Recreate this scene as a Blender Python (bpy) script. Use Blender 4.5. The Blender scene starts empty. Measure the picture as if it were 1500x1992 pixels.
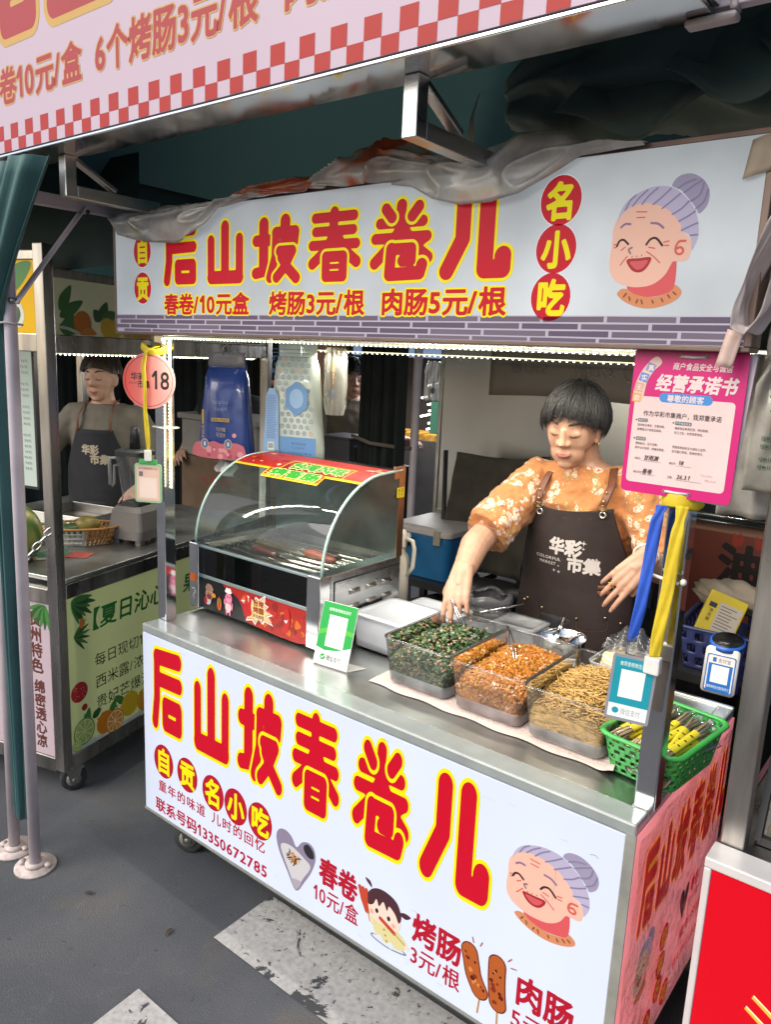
import bpy, bmesh, math, random
import numpy as np
from mathutils import noise as mnoise
from mathutils import Vector, Matrix, Euler
SC = bpy.context.scene
C = bpy.context.collection
rnd = random.Random(7)
# ---------------------------------------------------------------- camera, sky, sun, exposure
cd = bpy.data.cameras.new('camera'); cam = bpy.data.objects.new('camera', cd); C.objects.link(cam)
cd.sensor_fit = 'VERTICAL'; cd.sensor_height = 24.0; cd.lens = 24.0 * 1500 / 1992
cd.clip_start = 0.05; cd.clip_end = 300
RT = ((0.7828976, 0.6206518, 0.0431579), (0.1561780, -0.1289092, -0.9792808), (-0.6022290, 0.7734169, -0.1978549))
m = Matrix.Identity(4)
for i in range(3):
    m[i][0] = RT[0][i]; m[i][1] = -RT[1][i]; m[i][2] = -RT[2][i]
m.translation = (1.933, -1.309, 1.62)
cam.matrix_world = m; SC.camera = cam
w = bpy.data.worlds.new('World'); SC.world = w; w.use_nodes = True
wn = w.node_tree.nodes; bg = wn['Background']
sky = wn.new('ShaderNodeTexSky'); sky.sky_type = 'NISHITA'; sky.sun_disc = False
SUN_EL, SUN_AZ = math.radians(40), math.radians(203)
sky.sun_elevation = SUN_EL; sky.sun_rotation = SUN_AZ
sky.air_density = 1.0; sky.dust_density = 3.0; sky.ozone_density = 1.0
w.node_tree.links.new(sky.outputs[0], bg.inputs[0]); bg.inputs[1].default_value = 0.13
sl = bpy.data.lights.new('sun', 'SUN'); sl.energy = 1.5; sl.angle = math.radians(50); sl.color = (1, .96, .9)
so = bpy.data.objects.new('sun', sl); C.objects.link(so)
sd = Vector((math.sin(SUN_AZ) * math.cos(SUN_EL), math.cos(SUN_AZ) * math.cos(SUN_EL), math.sin(SUN_EL)))
so.rotation_euler = sd.to_track_quat('Z', 'Y').to_euler(); so.location = (0, -4, 8)
SC.view_settings.view_transform = 'Standard'; SC.view_settings.look = 'None'
SC.view_settings.gamma = 1.0; SC.view_settings.exposure = 0.72
SC.cycles.max_bounces = 10; SC.cycles.transparent_max_bounces = 24; SC.cycles.diffuse_bounces = 4
SC.cycles.caustics_reflective = False; SC.cycles.caustics_refractive = False
SC.cycles.use_denoising = True; SC.cycles.sample_clamp_indirect = 4.0

# ---------------------------------------------------------------- materials
def hexc(h):
    h = h.lstrip('#'); r = [int(h[i:i + 2], 16) / 255 for i in (0, 2, 4)]
    return tuple((c / 12.92 if c <= .04045 else ((c + .055) / 1.055) ** 2.4) for c in r)
MATS = {}
def pm(name, col, rough=.5, metal=0., var=.12, scale=18., bump=0., bscale=60., emit=0., ecol=None, trans=0., coat=0., rvar=0., sheen=0., alpha=1., sss=0., stretch=None):
    """a procedural surface: Principled with noise in its colour, roughness and relief"""
    if name in MATS: return MATS[name]
    if isinstance(col, str): col = hexc(col)
    mt = bpy.data.materials.new(name); mt.use_nodes = True
    nt = mt.node_tree; b = nt.nodes['Principled BSDF']; L = nt.links.new
    tc = nt.nodes.new('ShaderNodeTexCoord'); src = tc.outputs['Object']
    if stretch:
        mp = nt.nodes.new('ShaderNodeMapping'); mp.inputs['Scale'].default_value = stretch
        L(src, mp.inputs[0]); src = mp.outputs[0]
    nz = nt.nodes.new('ShaderNodeTexNoise'); nz.inputs['Scale'].default_value = scale; nz.inputs['Detail'].default_value = 5
    L(src, nz.inputs['Vector'])
    cr = nt.nodes.new('ShaderNodeValToRGB')
    cr.color_ramp.elements[0].position = .3; cr.color_ramp.elements[1].position = .7
    cr.color_ramp.elements[0].color = (*[c * (1 - var) for c in col], 1)
    cr.color_ramp.elements[1].color = (*[min(1, c * (1 + var * .6)) for c in col], 1)
    L(nz.outputs[0], cr.inputs[0]); L(cr.outputs[0], b.inputs['Base Color'])
    b.inputs['Roughness'].default_value = rough; b.inputs['Metallic'].default_value = metal
    if rvar:
        mr = nt.nodes.new('ShaderNodeMapRange'); mr.inputs[3].default_value = max(.02, rough - rvar); mr.inputs[4].default_value = rough + rvar
        mr.inputs[1].default_value = .3; mr.inputs[2].default_value = .7
        n3 = nt.nodes.new('ShaderNodeTexNoise'); n3.inputs['Scale'].default_value = scale * .6; n3.inputs['Detail'].default_value = 6; L(src, n3.inputs['Vector'])
        L(n3.outputs[0], mr.inputs[0]); L(mr.outputs[0], b.inputs['Roughness'])
    if bump:
        n2 = nt.nodes.new('ShaderNodeTexNoise'); n2.inputs['Scale'].default_value = bscale; n2.inputs['Detail'].default_value = 4; L(src, n2.inputs['Vector'])
        bp = nt.nodes.new('ShaderNodeBump'); bp.inputs['Strength'].default_value = bump; bp.inputs['Distance'].default_value = .004
        L(n2.outputs[0], bp.inputs['Height']); L(bp.outputs[0], b.inputs['Normal'])
    if emit:
        b.inputs['Emission Strength'].default_value = emit
        if ecol: b.inputs['Emission Color'].default_value = (*(hexc(ecol) if isinstance(ecol, str) else ecol), 1)
        else: L(cr.outputs[0], b.inputs['Emission Color'])
    if trans: b.inputs['Transmission Weight'].default_value = trans
    if coat: b.inputs['Coat Weight'].default_value = coat; b.inputs['Coat Roughness'].default_value = .06
    if sheen: b.inputs['Sheen Weight'].default_value = sheen
    if sss: b.inputs['Subsurface Weight'].default_value = sss; b.inputs['Subsurface Radius'].default_value = (.01, .004, .002)
    if alpha < 1: b.inputs['Alpha'].default_value = alpha
    MATS[name] = mt; return mt
def clear(name, tint=(.96, .98, .98), refl=1.45, rough=.03, haze=0., hcol=(.8, .8, .8), print_=None):
    """thin clear sheet: see-through with a Fresnel reflection; haze adds a milky share"""
    if name in MATS: return MATS[name]
    mt = bpy.data.materials.new(name); mt.use_nodes = True; nt = mt.node_tree; nt.nodes.clear(); L = nt.links.new
    o = nt.nodes.new('ShaderNodeOutputMaterial'); tr = nt.nodes.new('ShaderNodeBsdfTransparent'); tr.inputs[0].default_value = (*tint, 1)
    gl = nt.nodes.new('ShaderNodeBsdfGlossy'); gl.inputs['Roughness'].default_value = rough; gl.inputs[0].default_value = (1, 1, 1, 1)
    fr = nt.nodes.new('ShaderNodeFresnel'); fr.inputs[0].default_value = refl
    mx = nt.nodes.new('ShaderNodeMixShader'); L(fr.outputs[0], mx.inputs[0]); L(gl.outputs[0], mx.inputs[2])
    last = tr.outputs[0]
    if haze:
        df = nt.nodes.new('ShaderNodeBsdfDiffuse'); df.inputs[0].default_value = (*hcol, 1)
        tl = nt.nodes.new('ShaderNodeBsdfTranslucent'); tl.inputs[0].default_value = (*hcol, 1)
        ad = nt.nodes.new('ShaderNodeMixShader'); ad.inputs[0].default_value = .5; L(df.outputs[0], ad.inputs[1]); L(tl.outputs[0], ad.inputs[2])
        tc = nt.nodes.new('ShaderNodeTexCoord'); nz = nt.nodes.new('ShaderNodeTexNoise'); nz.inputs['Scale'].default_value = 14; nz.inputs['Detail'].default_value = 6
        L(tc.outputs['Object'], nz.inputs['Vector'])
        mr = nt.nodes.new('ShaderNodeMapRange'); mr.inputs[1].default_value = .3; mr.inputs[2].default_value = .7; mr.inputs[3].default_value = haze * .6; mr.inputs[4].default_value = min(1, haze * 1.4)
        L(nz.outputs[0], mr.inputs[0])
        if print_:      # faded print in patches
            pn = nt.nodes.new('ShaderNodeTexNoise'); pn.inputs['Scale'].default_value = 7; pn.inputs['Detail'].default_value = 2; L(tc.outputs['Object'], pn.inputs['Vector'])
            pr_ = nt.nodes.new('ShaderNodeValToRGB'); pr_.color_ramp.elements[0].position = .47; pr_.color_ramp.elements[0].color = (*hcol, 1); pr_.color_ramp.elements[1].position = .52; pr_.color_ramp.elements[1].color = (*print_, 1); L(pn.outputs[0], pr_.inputs[0])
            L(pr_.outputs[0], df.inputs[0]); L(pr_.outputs[0], tl.inputs[0])
        m2 = nt.nodes.new('ShaderNodeMixShader'); L(mr.outputs[0], m2.inputs[0]); L(tr.outputs[0], m2.inputs[1]); L(ad.outputs[0], m2.inputs[2]); last = m2.outputs[0]
    L(last, mx.inputs[1]); L(mx.outputs[0], o.inputs[0]); MATS[name] = mt; return mt
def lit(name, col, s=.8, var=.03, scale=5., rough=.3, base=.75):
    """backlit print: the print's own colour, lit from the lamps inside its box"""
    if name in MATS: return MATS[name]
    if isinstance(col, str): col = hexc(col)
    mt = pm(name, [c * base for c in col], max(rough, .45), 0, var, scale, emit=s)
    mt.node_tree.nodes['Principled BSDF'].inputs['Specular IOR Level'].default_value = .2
    return mt
STEEL = pm('brushed_steel', (.55, .55, .54), .3, 1, .18, 6, bump=.05, bscale=40, rvar=.12, stretch=(1, 1, 6))
COUNTER = pm('steel_counter', (.62, .64, .62), .36, 1, .3, 5, bump=.06, bscale=9, rvar=.12)
STEELD = pm('worn_steel', (.36, .35, .33), .34, 1, .35, 7, bump=.1, bscale=30, rvar=.15)
CHROME = pm('polished_steel', (.72, .72, .72), .1, 1, .1, 6, bump=.03, bscale=8, rvar=.06)
WPAINT = pm('white_pole_paint', '#c9bfc6', .45, 0, .12, 9, bump=.05)
TEAL = pm('teal_canvas', '#22302f', .85, 0, .25, 4, bump=.15, bscale=300)
def translucent(mt, col, f):
    nt = mt.node_tree; b = nt.nodes['Principled BSDF']; o = nt.nodes['Material Output']; t = nt.nodes.new('ShaderNodeBsdfTranslucent'); t.inputs[0].default_value = (*hexc(col), 1)
    x = nt.nodes.new('ShaderNodeMixShader'); x.inputs[0].default_value = f; nt.links.new(b.outputs[0], x.inputs[1]); nt.links.new(t.outputs[0], x.inputs[2]); nt.links.new(x.outputs[0], o.inputs[0])
translucent(TEAL, '#3a5450', .3)
TEALIN = pm('dark_canvas', '#26332f', .9, 0, .3, 5, bump=.2, bscale=200)
BLACK = pm('black_plastic', (.018, .018, .02), .4, 0, .3, 12)
RUBBER = pm('black_rubber', (.03, .03, .032), .75, 0, .3, 20, bump=.2)
WHITEP = pm('white_plastic', '#d9d6d0', .4, 0, .08, 10)
RUST = pm('rusty_steel', '#5a3d2c', .8, .3, .5, 25, bump=.4)

# ---------------------------------------------------------------- object helpers
def wm(o):
    mm = o.matrix_basis.copy()
    while o.parent: o = o.parent; mm = o.matrix_basis @ mm
    return mm
def props(o, label=None, cat=None, group=None, kind=None):
    if label: o['label'] = label
    if cat: o['category'] = cat
    if group: o['group'] = group
    if kind: o['kind'] = kind
    return o
def thing(name, label, cat, loc=(0, 0, 0), rz=0, group=None):
    o = bpy.data.objects.new(name, None); C.objects.link(o); o.empty_display_size = .05
    o.location = loc; o.rotation_euler = (0, 0, rz)
    return props(o, label, cat, group)
def dup(root, loc=None, rz=None, label=None, group=None, parent=None):
    r = root.copy(); C.objects.link(r)
    if parent is not None: r.parent = parent
    if loc is not None: r.location = loc
    if rz is not None: r.rotation_euler = (0, 0, rz)
    if label: r['label'] = label
    if group: r['group'] = group
    for ch in list(root.children): dup(ch, parent=r)
    return r
def striplamp(name, p, q, watts, aim, parent, width=.012, col=(1, .95, .82)):
    """the light the LED tape sheds, as a thin area lamp along it"""
    p, q, aim = Vector(p), Vector(q), Vector(aim).normalized(); d = q - p
    l = bpy.data.lights.new(name, 'AREA'); l.shape = 'RECTANGLE'; l.size = d.length; l.size_y = width; l.energy = watts; l.color = col
    o = bpy.data.objects.new(name, l); C.objects.link(o); x = d.normalized(); z = -(aim - x * aim.dot(x)).normalized(); y = z.cross(x)
    M_ = Matrix((x, y, z)).transposed().to_4x4(); M_.translation = (p + q) / 2; o.parent = parent; o.matrix_basis = wm(parent).inverted() @ M_
    return o
class MB:
    def __init__(s): s.v = []; s.f = []; s.mi = []; s.sm = []
    def add(s, vs, fs, mi=0, sm=False):
        b = len(s.v); s.v += [tuple(x) for x in vs]
        for f in fs: s.f.append(tuple(i + b for i in f)); s.mi.append(mi); s.sm.append(sm)
        return s
    def box(s, a, b, mi=0):
        x0, y0, z0 = a; x1, y1, z1 = b
        return s.add([(x0, y0, z0), (x1, y0, z0), (x1, y1, z0), (x0, y1, z0), (x0, y0, z1), (x1, y0, z1), (x1, y1, z1), (x0, y1, z1)],
                     [(0, 3, 2, 1), (4, 5, 6, 7), (0, 1, 5, 4), (1, 2, 6, 5), (2, 3, 7, 6), (3, 0, 4, 7)], mi)
    def obox(s, c, sz, rot=(0, 0, 0), mi=0):
        e = Euler(rot).to_matrix(); h = [q / 2 for q in sz]; c = Vector(c)
        vs = [c + e @ Vector((sx * h[0], sy * h[1], sz_ * h[2])) for sz_ in (-1, 1) for sx, sy in ((-1, -1), (1, -1), (1, 1), (-1, 1))]
        return s.add(vs, [(0, 3, 2, 1), (4, 5, 6, 7), (0, 1, 5, 4), (1, 2, 6, 5), (2, 3, 7, 6), (3, 0, 4, 7)], mi)
    def bar(s, p, q, w, h=None, up=(0, 0, 1), mi=0):
        h = h or w; p = Vector(p); q = Vector(q); d = (q - p).normalized(); up = Vector(up)
        if abs(d.dot(up)) > .98: up = Vector((0, 1, 0))
        a = d.cross(up).normalized() * (w / 2); b = a.cross(d).normalized() * (h / 2)
        vs = [e + sa * a + sb * b for e in (p, q) for sa, sb in ((-1, -1), (1, -1), (1, 1), (-1, 1))]
        return s.add(vs, [(0, 1, 2, 3), (7, 6, 5, 4), (0, 4, 5, 1), (1, 5, 6, 2), (2, 6, 7, 3), (3, 7, 4, 0)], mi)
    def tube(s, path, r, n=10, mi=0, caps=True, closed=False, sm=True, flat=None):
        P = [Vector(p) for p in path]; k = len(P)
        R = [r] * k if isinstance(r, (int, float)) else list(r)
        T = []
        for i in range(k):
            a = P[i - 1] if (i > 0 or closed) else P[i]; b = P[(i + 1) % k] if (i < k - 1 or closed) else P[i]
            t = (b - a); T.append(t.normalized() if t.length > 1e-9 else Vector((0, 0, 1)))
        up = Vector((0, 0, 1)) if abs(T[0].z) < .9 else Vector((1, 0, 0))
        if flat: up = Vector(flat)
        N = (up - T[0] * up.dot(T[0])).normalized(); vs = []
        for i in range(k):
            N = (N - T[i] * N.dot(T[i])); N = N.normalized() if N.length > 1e-6 else T[i].orthogonal().normalized()
            B = T[i].cross(N); ra, rb = (R[i] if isinstance(R[i], (tuple, list)) else (R[i], R[i]))
            for j in range(n):
                a = 2 * math.pi * j / n; vs.append(P[i] + N * math.cos(a) * ra + B * math.sin(a) * rb)
        fs = []
        for i in range(k if closed else k - 1):
            i2 = (i + 1) % k
            for j in range(n): j2 = (j + 1) % n; fs.append((i * n + j, i * n + j2, i2 * n + j2, i2 * n + j))
        if caps and not closed: fs.append(tuple(range(n - 1, -1, -1))); fs.append(tuple((k - 1) * n + j for j in range(n)))
        return s.add(vs, fs, mi, sm)
    def cyl(s, p, q, r, n=16, mi=0, r2=None): return s.tube([p, q], [r, r2 if r2 is not None else r], n, mi)
    def lathe(s, prof, c=(0, 0, 0), n=24, mi=0, rot=None, sm=True):
        c = Vector(c); e = rot or Matrix.Identity(3); vs = []; fs = []
        for r, z in prof:
            for j in range(n): a = 2 * math.pi * j / n; vs.append(c + e @ Vector((r * math.cos(a), r * math.sin(a), z)))
        for i in range(len(prof) - 1):
            for j in range(n): j2 = (j + 1) % n; fs.append((i * n + j, i * n + j2, (i + 1) * n + j2, (i + 1) * n + j))
        if prof[0][0] > 1e-4: fs.append(tuple(range(n - 1, -1, -1)))
        if prof[-1][0] > 1e-4: fs.append(tuple((len(prof) - 1) * n + j for j in range(n)))
        return s.add(vs, fs, mi, sm)
    def ell(s, c, r, n=20, k=12, mi=0, rot=None, fn=None):
        c = Vector(c); e = rot or Matrix.Identity(3); vs = []; fs = []
        for i in range(k + 1):
            t = math.pi * i / k
            for j in range(n):
                a = 2 * math.pi * j / n
                q = Vector((math.sin(t) * math.cos(a), math.sin(t) * math.sin(a), math.cos(t)))
                if fn: q = fn(q)
                vs.append(c + e @ Vector((q.x * r[0], q.y * r[1], q.z * r[2])))
        for i in range(k):
            for j in range(n): j2 = (j + 1) % n; fs.append((i * n + j, (i + 1) * n + j, (i + 1) * n + j2, i * n + j2))
        return s.add(vs, fs, mi, True)
    def grid(s, fn, nu, nv, mi=0, sm=True, cu=False):
        vs = [fn(i / nu, j / nv) for j in range(nv + 1) for i in range(nu + (0 if cu else 1))]; wd = nu if cu else nu + 1
        fs = [(j * wd + i, j * wd + (i + 1) % wd, (j + 1) * wd + (i + 1) % wd, (j + 1) * wd + i) for j in range(nv) for i in range(nu)]
        return s.add(vs, fs, mi, sm)
    def rings(s, rings, mi=0, caps=True, sm=True):
        n = len(rings[0]); vs = [p for r in rings for p in r]
        fs = [(i * n + j, i * n + (j + 1) % n, (i + 1) * n + (j + 1) % n, (i + 1) * n + j) for i in range(len(rings) - 1) for j in range(n)]
        if caps: fs.append(tuple(range(n - 1, -1, -1))); fs.append(tuple((len(rings) - 1) * n + j for j in range(n)))
        return s.add(vs, fs, mi, sm)
    def rbox(s, c, sx, sy, z0, z1, rr, mi=0, taper=1., n=5, sm=False, rz=0):
        """upright box with rounded vertical corners; taper scales the bottom"""
        def ring(k, z):
            o = []
            for qx, qy, a0 in ((1, 1, 0), (-1, 1, 90), (-1, -1, 180), (1, -1, 270)):
                for i in range(n):
                    a = math.radians(a0 + 90 * i / (n - 1)); x = qx * (sx / 2 - rr) + rr * math.cos(a); y = qy * (sy / 2 - rr) + rr * math.sin(a)
                    x *= k; y *= k
                    o.append((c[0] + x * math.cos(rz) - y * math.sin(rz), c[1] + x * math.sin(rz) + y * math.cos(rz), z))
            return o
        return s.rings([ring(taper, z0), ring(1, z1)], mi, True, sm)
    def build(s, name, mats, parent=None, bevel=0., solid=0., sub=0, label=None, cat=None, group=None, kind=None, local=False, seg=2, autosm=False):
        me = bpy.data.meshes.new(name); vs = s.v
        if parent is not None and not local:
            inv = wm(parent).inverted(); vs = [tuple(inv @ Vector(v)) for v in vs]
        me.from_pydata(vs, [], s.f)
        if not isinstance(mats, (list, tuple)): mats = [mats]
        for q in mats: me.materials.append(q)
        me.polygons.foreach_set('material_index', s.mi); me.polygons.foreach_set('use_smooth', s.sm); me.update()
        o = bpy.data.objects.new(name, me); C.objects.link(o); o.parent = parent
        if solid:
            q = o.modifiers.new('solid', 'SOLIDIFY'); q.thickness = solid; q.offset = 0
        if bevel:
            q = o.modifiers.new('bevel', 'BEVEL'); q.width = bevel; q.segments = seg; q.limit_method = 'ANGLE'; q.angle_limit = math.radians(40)
        if sub:
            q = o.modifiers.new('sub', 'SUBSURF'); q.levels = sub; q.render_levels = sub
        return props(o, label, cat, group, kind)
def one(fn, name, mats, parent=None, **kw):
    b = MB(); fn(b); return b.build(name, mats, parent, **kw)

# ---------------------------------------------------------------- flat print: lettering and pictures
_G = {}
def _segs(chars):
    tmp = []
    for ch in chars:
        c = bpy.data.curves.new('glyph', 'FONT'); c.body = ch; c.size = 1; c.resolution_u = 3; c.fill_mode = 'NONE'
        o = bpy.data.objects.new('glyph', c); C.objects.link(o); tmp.append((ch, o))
    dg = bpy.context.evaluated_depsgraph_get()
    for ch, o in tmp:
        me = bpy.data.meshes.new_from_object(o.evaluated_get(dg)); cnt = {}
        V = np.array([(v.co.x, v.co.y) for v in me.vertices]) if len(me.vertices) else np.zeros((1, 2))
        E = [tuple(e.vertices) for e in me.edges]
        S = np.array([(*V[a], *V[b]) for a, b in E]) if E else np.zeros((0, 4))
        x1 = V[:, 0].max() if len(V) > 1 else .3
        _G[ch] = (S, 1.0 if ord(ch) > 0x2e80 else x1 + .09)
        bpy.data.meshes.remove(me)
    for ch, o in tmp:
        d = o.data; bpy.data.objects.remove(o); bpy.data.curves.remove(d)
def sdf_segs(S, X, Y):
    """signed distance (inside > 0) to the outline made of the segments S"""
    d = np.full(X.shape, 9.0); ins = np.zeros(X.shape, bool)
    for ax, ay, bx, by in S:
        dx, dy = bx - ax, by - ay; L2 = dx * dx + dy * dy + 1e-12
        t = np.clip(((X - ax) * dx + (Y - ay) * dy) / L2, 0, 1)
        d = np.minimum(d, (X - ax - t * dx) ** 2 + (Y - ay - t * dy) ** 2)
        c = (ay > Y) != (by > Y)
        if dy != 0: ins ^= c & (X < (Y - ay) * dx / dy + ax)
    d = np.sqrt(d); return np.where(ins, d, -d)
def sdf_strokes(strokes, X, Y):
    d = np.full(X.shape, -9.0)
    for pts, hw in strokes:
        for (ax, ay), (bx, by) in zip(pts, pts[1:]):
            dx, dy = bx - ax, by - ay; t = np.clip(((X - ax) * dx + (Y - ay) * dy) / (dx * dx + dy * dy + 1e-9), 0, 1)
            d = np.maximum(d, hw - np.sqrt((X - ax - t * dx) ** 2 + (Y - ay - t * dy) ** 2))
    return d
def march(X, Y, D):
    """polygons covering D > 0"""
    out = []; I = D > 0; ny, nx = D.shape
    q = I[:-1, :-1].astype(int) + I[:-1, 1:] + I[1:, 1:] + I[1:, :-1]
    xs = X[0]; ys = Y[:, 0]
    for j in range(ny - 1):
        row = q[j]; i = 0
        if not row.any(): continue
        while i < nx - 1:
            if row[i] == 4:
                k = i
                while k < nx - 1 and row[k] == 4: k += 1
                out.append([(xs[i], ys[j]), (xs[k], ys[j]), (xs[k], ys[j + 1]), (xs[i], ys[j + 1])]); i = k; continue
            if row[i]:
                cs = [(xs[i], ys[j], D[j, i]), (xs[i + 1], ys[j], D[j, i + 1]), (xs[i + 1], ys[j + 1], D[j + 1, i + 1]), (xs[i], ys[j + 1], D[j + 1, i])]
                pl = []
                for a, b in zip(cs, cs[1:] + cs[:1]):
                    if a[2] > 0: pl.append(a[:2])
                    if (a[2] > 0) != (b[2] > 0): t = a[2] / (a[2] - b[2]); pl.append((a[0] + t * (b[0] - a[0]), a[1] + t * (b[1] - a[1])))
                if len(pl) > 2: out.append(pl)
            i += 1
    return out
_P = {}
def glyph_polys(ch, bold, N):
    k = (ch, bold, N)
    if k in _P: return _P[k]
    if ch not in _G: _segs([ch])
    S, adv = _G[ch]; k2 = ('sdf', ch, N)
    if k2 not in _P:
        X, Y = np.meshgrid(np.linspace(-.12, max(adv, .4) + .12, max(8, int(N * (adv + .24)))), np.linspace(-.28, 1.0, int(N * 1.28)))
        _P[k2] = (X, Y, sdf_segs(S, X, Y) if len(S) else np.full(X.shape, -1.))
    X, Y, D = _P[k2]
    _P[k] = march(X, Y, D + bold) if len(S) else []
    return _P[k]
def smooth(pts, k=5, closed=True):
    """Catmull-Rom through the points"""
    n = len(pts); out = []
    for i in range(n if closed else n - 1):
        p = [pts[(i + o) % n] if closed else pts[min(max(i + o, 0), n - 1)] for o in (-1, 0, 1, 2)]
        for s in range(k):
            t = s / k
            out.append(tuple(.5 * (2 * p[1][d] + (p[2][d] - p[0][d]) * t + (2 * p[0][d] - 5 * p[1][d] + 4 * p[2][d] - p[3][d]) * t * t + (3 * p[1][d] - p[0][d] - 3 * p[2][d] + p[3][d]) * t ** 3) for d in (0, 1)))
    if not closed: out.append(pts[-1])
    return out
class Art:
    """flat print on a face: local (u, v) on the face, every ink layer a hair above the last"""
    DZ = .000025
    def __init__(s, o, u, v, z0=.0004, warp=None):
        s.o = Vector(o); s.u = Vector(u).normalized(); s.w = Vector(v).normalized(); s.n = s.u.cross(s.w); s.z = z0; s.z0 = z0
        s.mb = MB(); s.mats = []; s.warp = warp
    def reset(s): s.z = s.z0; return s
    def mark(s): s.z0 = s.z; return s
    def _m(s, mt):
        if mt not in s.mats: s.mats.append(mt)
        return s.mats.index(mt)
    def P(s, x, y):
        if s.warp: return s.warp(x, y, s.z)
        return s.o + s.u * x + s.w * y + s.n * s.z
    def poly(s, pts, mt, up=True):
        if up: s.z += s.DZ
        a = sum(p[0] * q[1] - q[0] * p[1] for p, q in zip(pts, pts[1:] + pts[:1]))
        if a < 0: pts = pts[::-1]
        s.mb.add([s.P(*p) for p in pts], [tuple(range(len(pts)))], s._m(mt)); return s
    def polys(s, L, mt, up=True):
        if up: s.z += s.DZ
        mi = s._m(mt)
        for pts in L: s.mb.add([s.P(*p) for p in pts], [tuple(range(len(pts)))], mi)
        return s
    def rect(s, x0, y0, x1, y1, mt, up=True): return s.poly([(x0, y0), (x1, y0), (x1, y1), (x0, y1)], mt, up)
    def rrect(s, x0, y0, x1, y1, r, mt):
        pts = []
        for cx, cy, a0 in ((x1 - r, y0 + r, 270), (x1 - r, y1 - r, 0), (x0 + r, y1 - r, 90), (x0 + r, y0 + r, 180)):
            for i in range(6): a = math.radians(a0 + 18 * i); pts.append((cx + r * math.cos(a), cy + r * math.sin(a)))
        return s.poly(pts, mt)
    def disc(s, x, y, rx, mt, ry=None, n=32, a=0):
        ry = ry or rx; ca, sa = math.cos(a), math.sin(a)
        return s.poly([(x + rx * math.cos(t) * ca - ry * math.sin(t) * sa, y + rx * math.cos(t) * sa + ry * math.sin(t) * ca) for t in [2 * math.pi * i / n for i in range(n)]], mt)
    def blob(s, pts, mt, k=5): return s.poly(smooth(pts, k), mt)
    def strokes(s, st, mt, N=40, grow=0., up=True):
        xs = [p[0] for t, h in st for p in t]; ys = [p[1] for t, h in st for p in t]; hm = max(h for t, h in st) + grow
        x0, x1, y0, y1 = min(xs) - hm * 1.2, max(xs) + hm * 1.2, min(ys) - hm * 1.2, max(ys) + hm * 1.2
        d = max(x1 - x0, y1 - y0) / N
        X, Y = np.meshgrid(np.linspace(x0, x1, max(6, int((x1 - x0) / d))), np.linspace(y0, y1, max(6, int((y1 - y0) / d))))
        return s.polys(march(X, Y, sdf_strokes(st, X, Y) + grow), mt, up)
    def line(s, pts, w, mt, sm=True, N=36):
        if sm and len(pts) > 2: pts = smooth(pts, 4, False)
        return s.strokes([(pts, w / 2)], mt, N)
    def text(s, t, x, y, h, mt, bold=.0, sx=1., gap=0., N=36, rot=0., outline=None, ob=.06, vert=False, slant=0.):
        """t from (x, y), y the foot of the em square h high; vert stacks the characters downwards"""
        for pas in ((outline, ob), (mt, bold)):
            if pas[0] is None: continue
            s.z += s.DZ; mi = s._m(pas[0]); cx = 0.; ca, sa = math.cos(rot), math.sin(rot)
            for ch in t:
                if ch == ' ': cx += (.45 + gap); continue
                pl = glyph_polys(ch, pas[1], N); adv = _G[ch][1]
                for p in pl:
                    q = []
                    for a, b in p:
                        b = b + .12
                        if vert: px, py = a * sx * h, (b - cx) * h
                        else: px, py = (cx + a) * sx * h + slant * b * h, b * h
                        q.append(s.P(x + px * ca - py * sa, y + px * sa + py * ca))
                    s.mb.add(q, [tuple(range(len(q)))], mi)
                cx += (1.0 if vert else adv) + gap
        return s
    def textw(s, t, x0, x1, y, h, mt, **kw):
        """fit the line between x0 and x1"""
        for ch in t:
            if ch != ' ' and ch not in _G: _segs([ch])
        g = kw.pop('gap', 0.); wd = sum((.45 if ch == ' ' else _G[ch][1]) + g for ch in t) - g
        return s.text(t, x0, y, h, mt, sx=(x1 - x0) / (wd * h), gap=g, **kw)
    def build(s, name, parent, **kw): return s.mb.build(name, s.mats, parent, **kw)
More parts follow.
